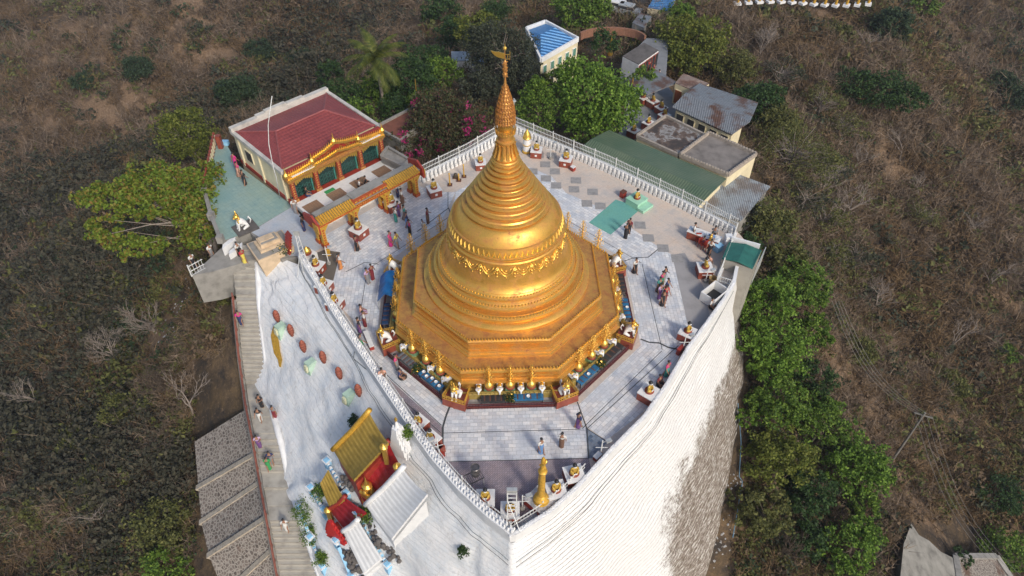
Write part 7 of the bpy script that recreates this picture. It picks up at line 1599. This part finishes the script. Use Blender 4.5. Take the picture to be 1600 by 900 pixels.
# ------------------------------------------------------------------ scrub covering the hillsides: nobody could count it
def twig_proto(rng, n, h, wd):
    vs = []
    for i in range(n):
        a = rng.uniform(0, 6.28); t_ = abs(rng.normal(0, .8)); L = h*rng.uniform(.6, 1.1); d = np.array([math.cos(a)*math.sin(t_), math.sin(a)*math.sin(t_), math.cos(t_)]); b = rng.normal(0, .12, 3)*h; b[2] = 0; e = b+d*L
        for (p, q, w_) in [(b, e, wd)]+[((lambda f: (b+(e-b)*f, b+(e-b)*f+(d*.5+rng.normal(0, .75, 3))*L*.42, wd*.65))(rng.uniform(.3, 1.0))) for _ in range(7)]:
            sd_ = np.cross(q-p, rng.normal(0, 1, 3)); sd_ /= np.linalg.norm(sd_)+1e-6; vs += [p-sd_*w_, p+sd_*w_, q]
    return np.array(vs)
def leafy_proto(rng, n, r_, leaf):
    C, _ = clump_points([(0, 0, r_*.5, r_, r_, r_*.7)], n, rng, ncl=12, clr=.35, shell=.3); V = leaf_quads(C, leaf, rng).reshape(-1, 4, 3); return np.concatenate([V[:, [0, 1, 2]], V[:, [0, 2, 3]]], 0)[:len(V)*2].reshape(-1, 3)
def inside_clear(x, y, pad=0.0):
    """true where nothing wild grows: terrace, buildings, stairs"""
    k = np.zeros(len(x), bool)
    for (cx, cy, rx, ry, _) in FLAT: k |= ((x-cx)/(rx*.95+pad))**2+((y-cy)/(ry*.95+pad))**2 < 1
    wp = np.array([(p[0], p[1]) for p in F2]); wp = np.r_[wp, [[17.5, 10], [-22, 12]]]; c = np.zeros(len(x), bool); j = len(wp)-1
    for i in range(len(wp)):
        xi, yi = wp[i]; xj, yj = wp[j]; c ^= ((yi > y) != (yj > y)) & (x < (xj-xi)*(y-yi)/(yj-yi+1e-12)+xi); j = i
    u, v = pj(np.stack([x, y, gz(x, y)], -1)); k |= c
    k |= (u > 300) & (u < 520) & (v > 560) & (v < 1100) & (u > 300) | ((u > 350) & (u < 520) & (v > 380) & (v < 600)); k |= (u > 1400) & (u < 1610) & (v > 818) & (v < 1000) | ((u > 600) & (u < 665) & (v > 160) & (v < 225)); k |= (u > 1110) & (u < 1150) & (v > 700)
    return k
def scatter(name, n, protos, mat, smin, smax, dens, sink=.1):
    """many small plants merged in one mesh"""
    n = int(n*1.15); px = RNG.uniform(-160, 1760, n*3); py = RNG.uniform(-70, 1000, n*3); P = []
    zz = np.zeros(n*3)   # march each ray down to the hillside
    d = np.stack([(px-800)/F, math.cos(TH)-(py-450)/F*math.sin(TH), -math.sin(TH)-(py-450)/F*math.cos(TH)], -1); t_ = np.full(n*3, 10.0)
    for _ in range(60):
        q = CAM+d*t_[:, None]; hgt = q[:, 2]-gz(q[:, 0], q[:, 1]); t_ += np.clip(hgt, -5, 20)/np.maximum(.9, -d[:, 2]*1.4)
    q = CAM+d*t_[:, None]; x, y = q[:, 0]+RNG.normal(0, .6, n*3), q[:, 1]+RNG.normal(0, .6, n*3)
    ok = ~inside_clear(x, y) & (RNG.random(n*3) < dens(x, y, px, py)); x, y = x[ok][:n], y[ok][:n]; m = len(x); z = gz(x, y); out = []
    k = RNG.integers(0, len(protos), m); s = RNG.uniform(smin, smax, m); a = RNG.uniform(0, 6.28, m)
    D = np.sqrt((x-CAM[0])**2+(y-CAM[1])**2+(z-CAM[2])**2); s *= np.clip(D/75, .75, 1.9)
    for j, pr in enumerate(protos):
        I = np.where(k == j)[0]
        if not len(I): continue
        c, sn = np.cos(a[I])[:, None], np.sin(a[I])[:, None]; X = pr[None, :, 0]*s[I, None]; Y = pr[None, :, 1]*s[I, None]; Z = pr[None, :, 2]*s[I, None]
        out.append(np.stack([X*c-Y*sn+x[I, None], X*sn+Y*c+y[I, None], Z+z[I, None]-sink], -1).reshape(-1, 3))
    V = np.concatenate(out); o = npmesh(name, V, np.arange(len(V)).reshape(-1, 3), M[mat], k=3); tag(o, kind='stuff'); return o
rg = np.random.default_rng(5)
tw = [twig_proto(rg, 13, 1.35, .022) for _ in range(6)]; tw2 = [twig_proto(rg, 11, .95, .026) for _ in range(6)]; gr = [twig_proto(rg, 7, .5, .03) for _ in range(4)]; lf = [leafy_proto(rg, 60, .75, .10) for _ in range(4)]
nz = lambda x, y, s, k: vnoise(x/s, y/s, k)
scatter('dry_grass', 8000, gr, 'drygrass', .7, 1.5, lambda x, y, u, v: np.clip(nz(x, y, 9, 2)*2.6-1.25, .03, 1))
scatter('green_scrub', 3000, lf, 'bluegreen', .7, 1.8, lambda x, y, u, v: np.clip(nz(x, y, 13, 1)*3-1.7, 0, 1)*(1-soil(x, y)))
M['shade_scrub'] = leafmat('valley_shade_scrub', [(.022, .024, .016), (.045, .045, .030), (.085, .076, .052)], .9, 0)  # near-black leaf colour stands in for shade lying in the valley
sup = lambda x, y: 1-.55*valley(x, y, 0, 0)  # thins the twig scrub where valley shade is painted by dark scrub
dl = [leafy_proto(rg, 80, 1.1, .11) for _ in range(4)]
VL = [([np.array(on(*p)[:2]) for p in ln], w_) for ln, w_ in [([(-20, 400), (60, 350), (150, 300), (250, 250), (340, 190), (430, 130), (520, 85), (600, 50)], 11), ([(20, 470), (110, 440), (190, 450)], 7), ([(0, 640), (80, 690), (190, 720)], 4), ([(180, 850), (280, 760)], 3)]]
def valley(x, y, u, v):   # where dark-coloured scrub paints in the shade of the left valley
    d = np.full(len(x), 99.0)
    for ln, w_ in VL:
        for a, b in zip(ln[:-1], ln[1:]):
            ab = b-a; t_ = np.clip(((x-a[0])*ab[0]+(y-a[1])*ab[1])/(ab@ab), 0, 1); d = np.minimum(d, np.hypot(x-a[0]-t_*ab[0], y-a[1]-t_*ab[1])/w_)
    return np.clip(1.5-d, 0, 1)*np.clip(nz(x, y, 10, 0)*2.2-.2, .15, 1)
scatter('valley_shade_scrub', 7000, dl, 'shade_scrub', .9, 2.1, valley)
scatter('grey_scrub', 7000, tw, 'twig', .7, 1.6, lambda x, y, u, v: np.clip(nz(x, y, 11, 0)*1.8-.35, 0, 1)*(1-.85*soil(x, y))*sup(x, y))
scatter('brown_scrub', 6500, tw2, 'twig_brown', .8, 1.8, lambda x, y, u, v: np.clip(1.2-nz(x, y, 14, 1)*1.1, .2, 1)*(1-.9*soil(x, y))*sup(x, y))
scatter('withered_scrub', 1100, lf, 'dry_leaf', 1.0, 2.3, lambda x, y, u, v: .8-.7*soil(x, y))
scatter('big_olive_scrub', 800, lf, 'leaf_olive', 1.2, 2.4, lambda x, y, u, v: .7-.6*soil(x, y))
scatter('big_grey_scrub', 420, lf, 'leaf_grey', 1.2, 2.4, lambda x, y, u, v: .7-.6*soil(x, y))
scatter('olive_scrub', 4200, lf, 'leaf_olive', .6, 1.6, lambda x, y, u, v: np.clip(nz(x, y, 16, 2)*3-1.35, 0, 1)*np.where((x < 0) & (y > 60), .3, 1)*(1-soil(x, y)))
# rubbish scattered at the foot of the walls
mb = MB(); rr = random.Random(9)
for (px, py, n, sp_) in [(1125, 840, 130, 26), (1145, 760, 60, 16), (610/2.2+10, 470, 50, 24), (270, 520, 60, 25), (200, 760, 40, 25), (1285, 500, 22, 10), (310, 480, 40, 22)]:
    for _ in range(n):
        x, y, z = on(px+rr.gauss(0, sp_*.5), py+rr.gauss(0, sp_), .05); mb.box((x, y, z+.02), (rr.uniform(.06, .24), rr.uniform(.06, .2), rr.uniform(.03, .1)), rr.random()*3, 0, .6)
tag(mb.build('litter', simple('scattered_litter', (.40, .40, .40), .8, 0, .4, 9)), kind='stuff')

# ------------------------------------------------------------------ thin dry-season haze
hz = MB(); zlo = float(GZ.min())-1.5; hz.box((0, 150, zlo), (584, 424, 42-zlo)); o = hz.build('haze', [], None)
hm = bpy.data.materials.new('haze'); hm.use_nodes = True; nt = hm.node_tree; nt.nodes.remove(nt.nodes['Principled BSDF']); pv = nt.nodes.new('ShaderNodeVolumePrincipled')
pv.inputs['Color'].default_value = (.80, .87, 1.0, 1); pv.inputs['Density'].default_value = .0003; pv.inputs['Anisotropy'].default_value = .2
nt.links.new(pv.outputs[0], nt.nodes['Material Output'].inputs['Volume']); o.data.materials.clear(); o.data.materials.append(hm); tag(o, kind='stuff')
scn.cycles.volume_bounces = 0
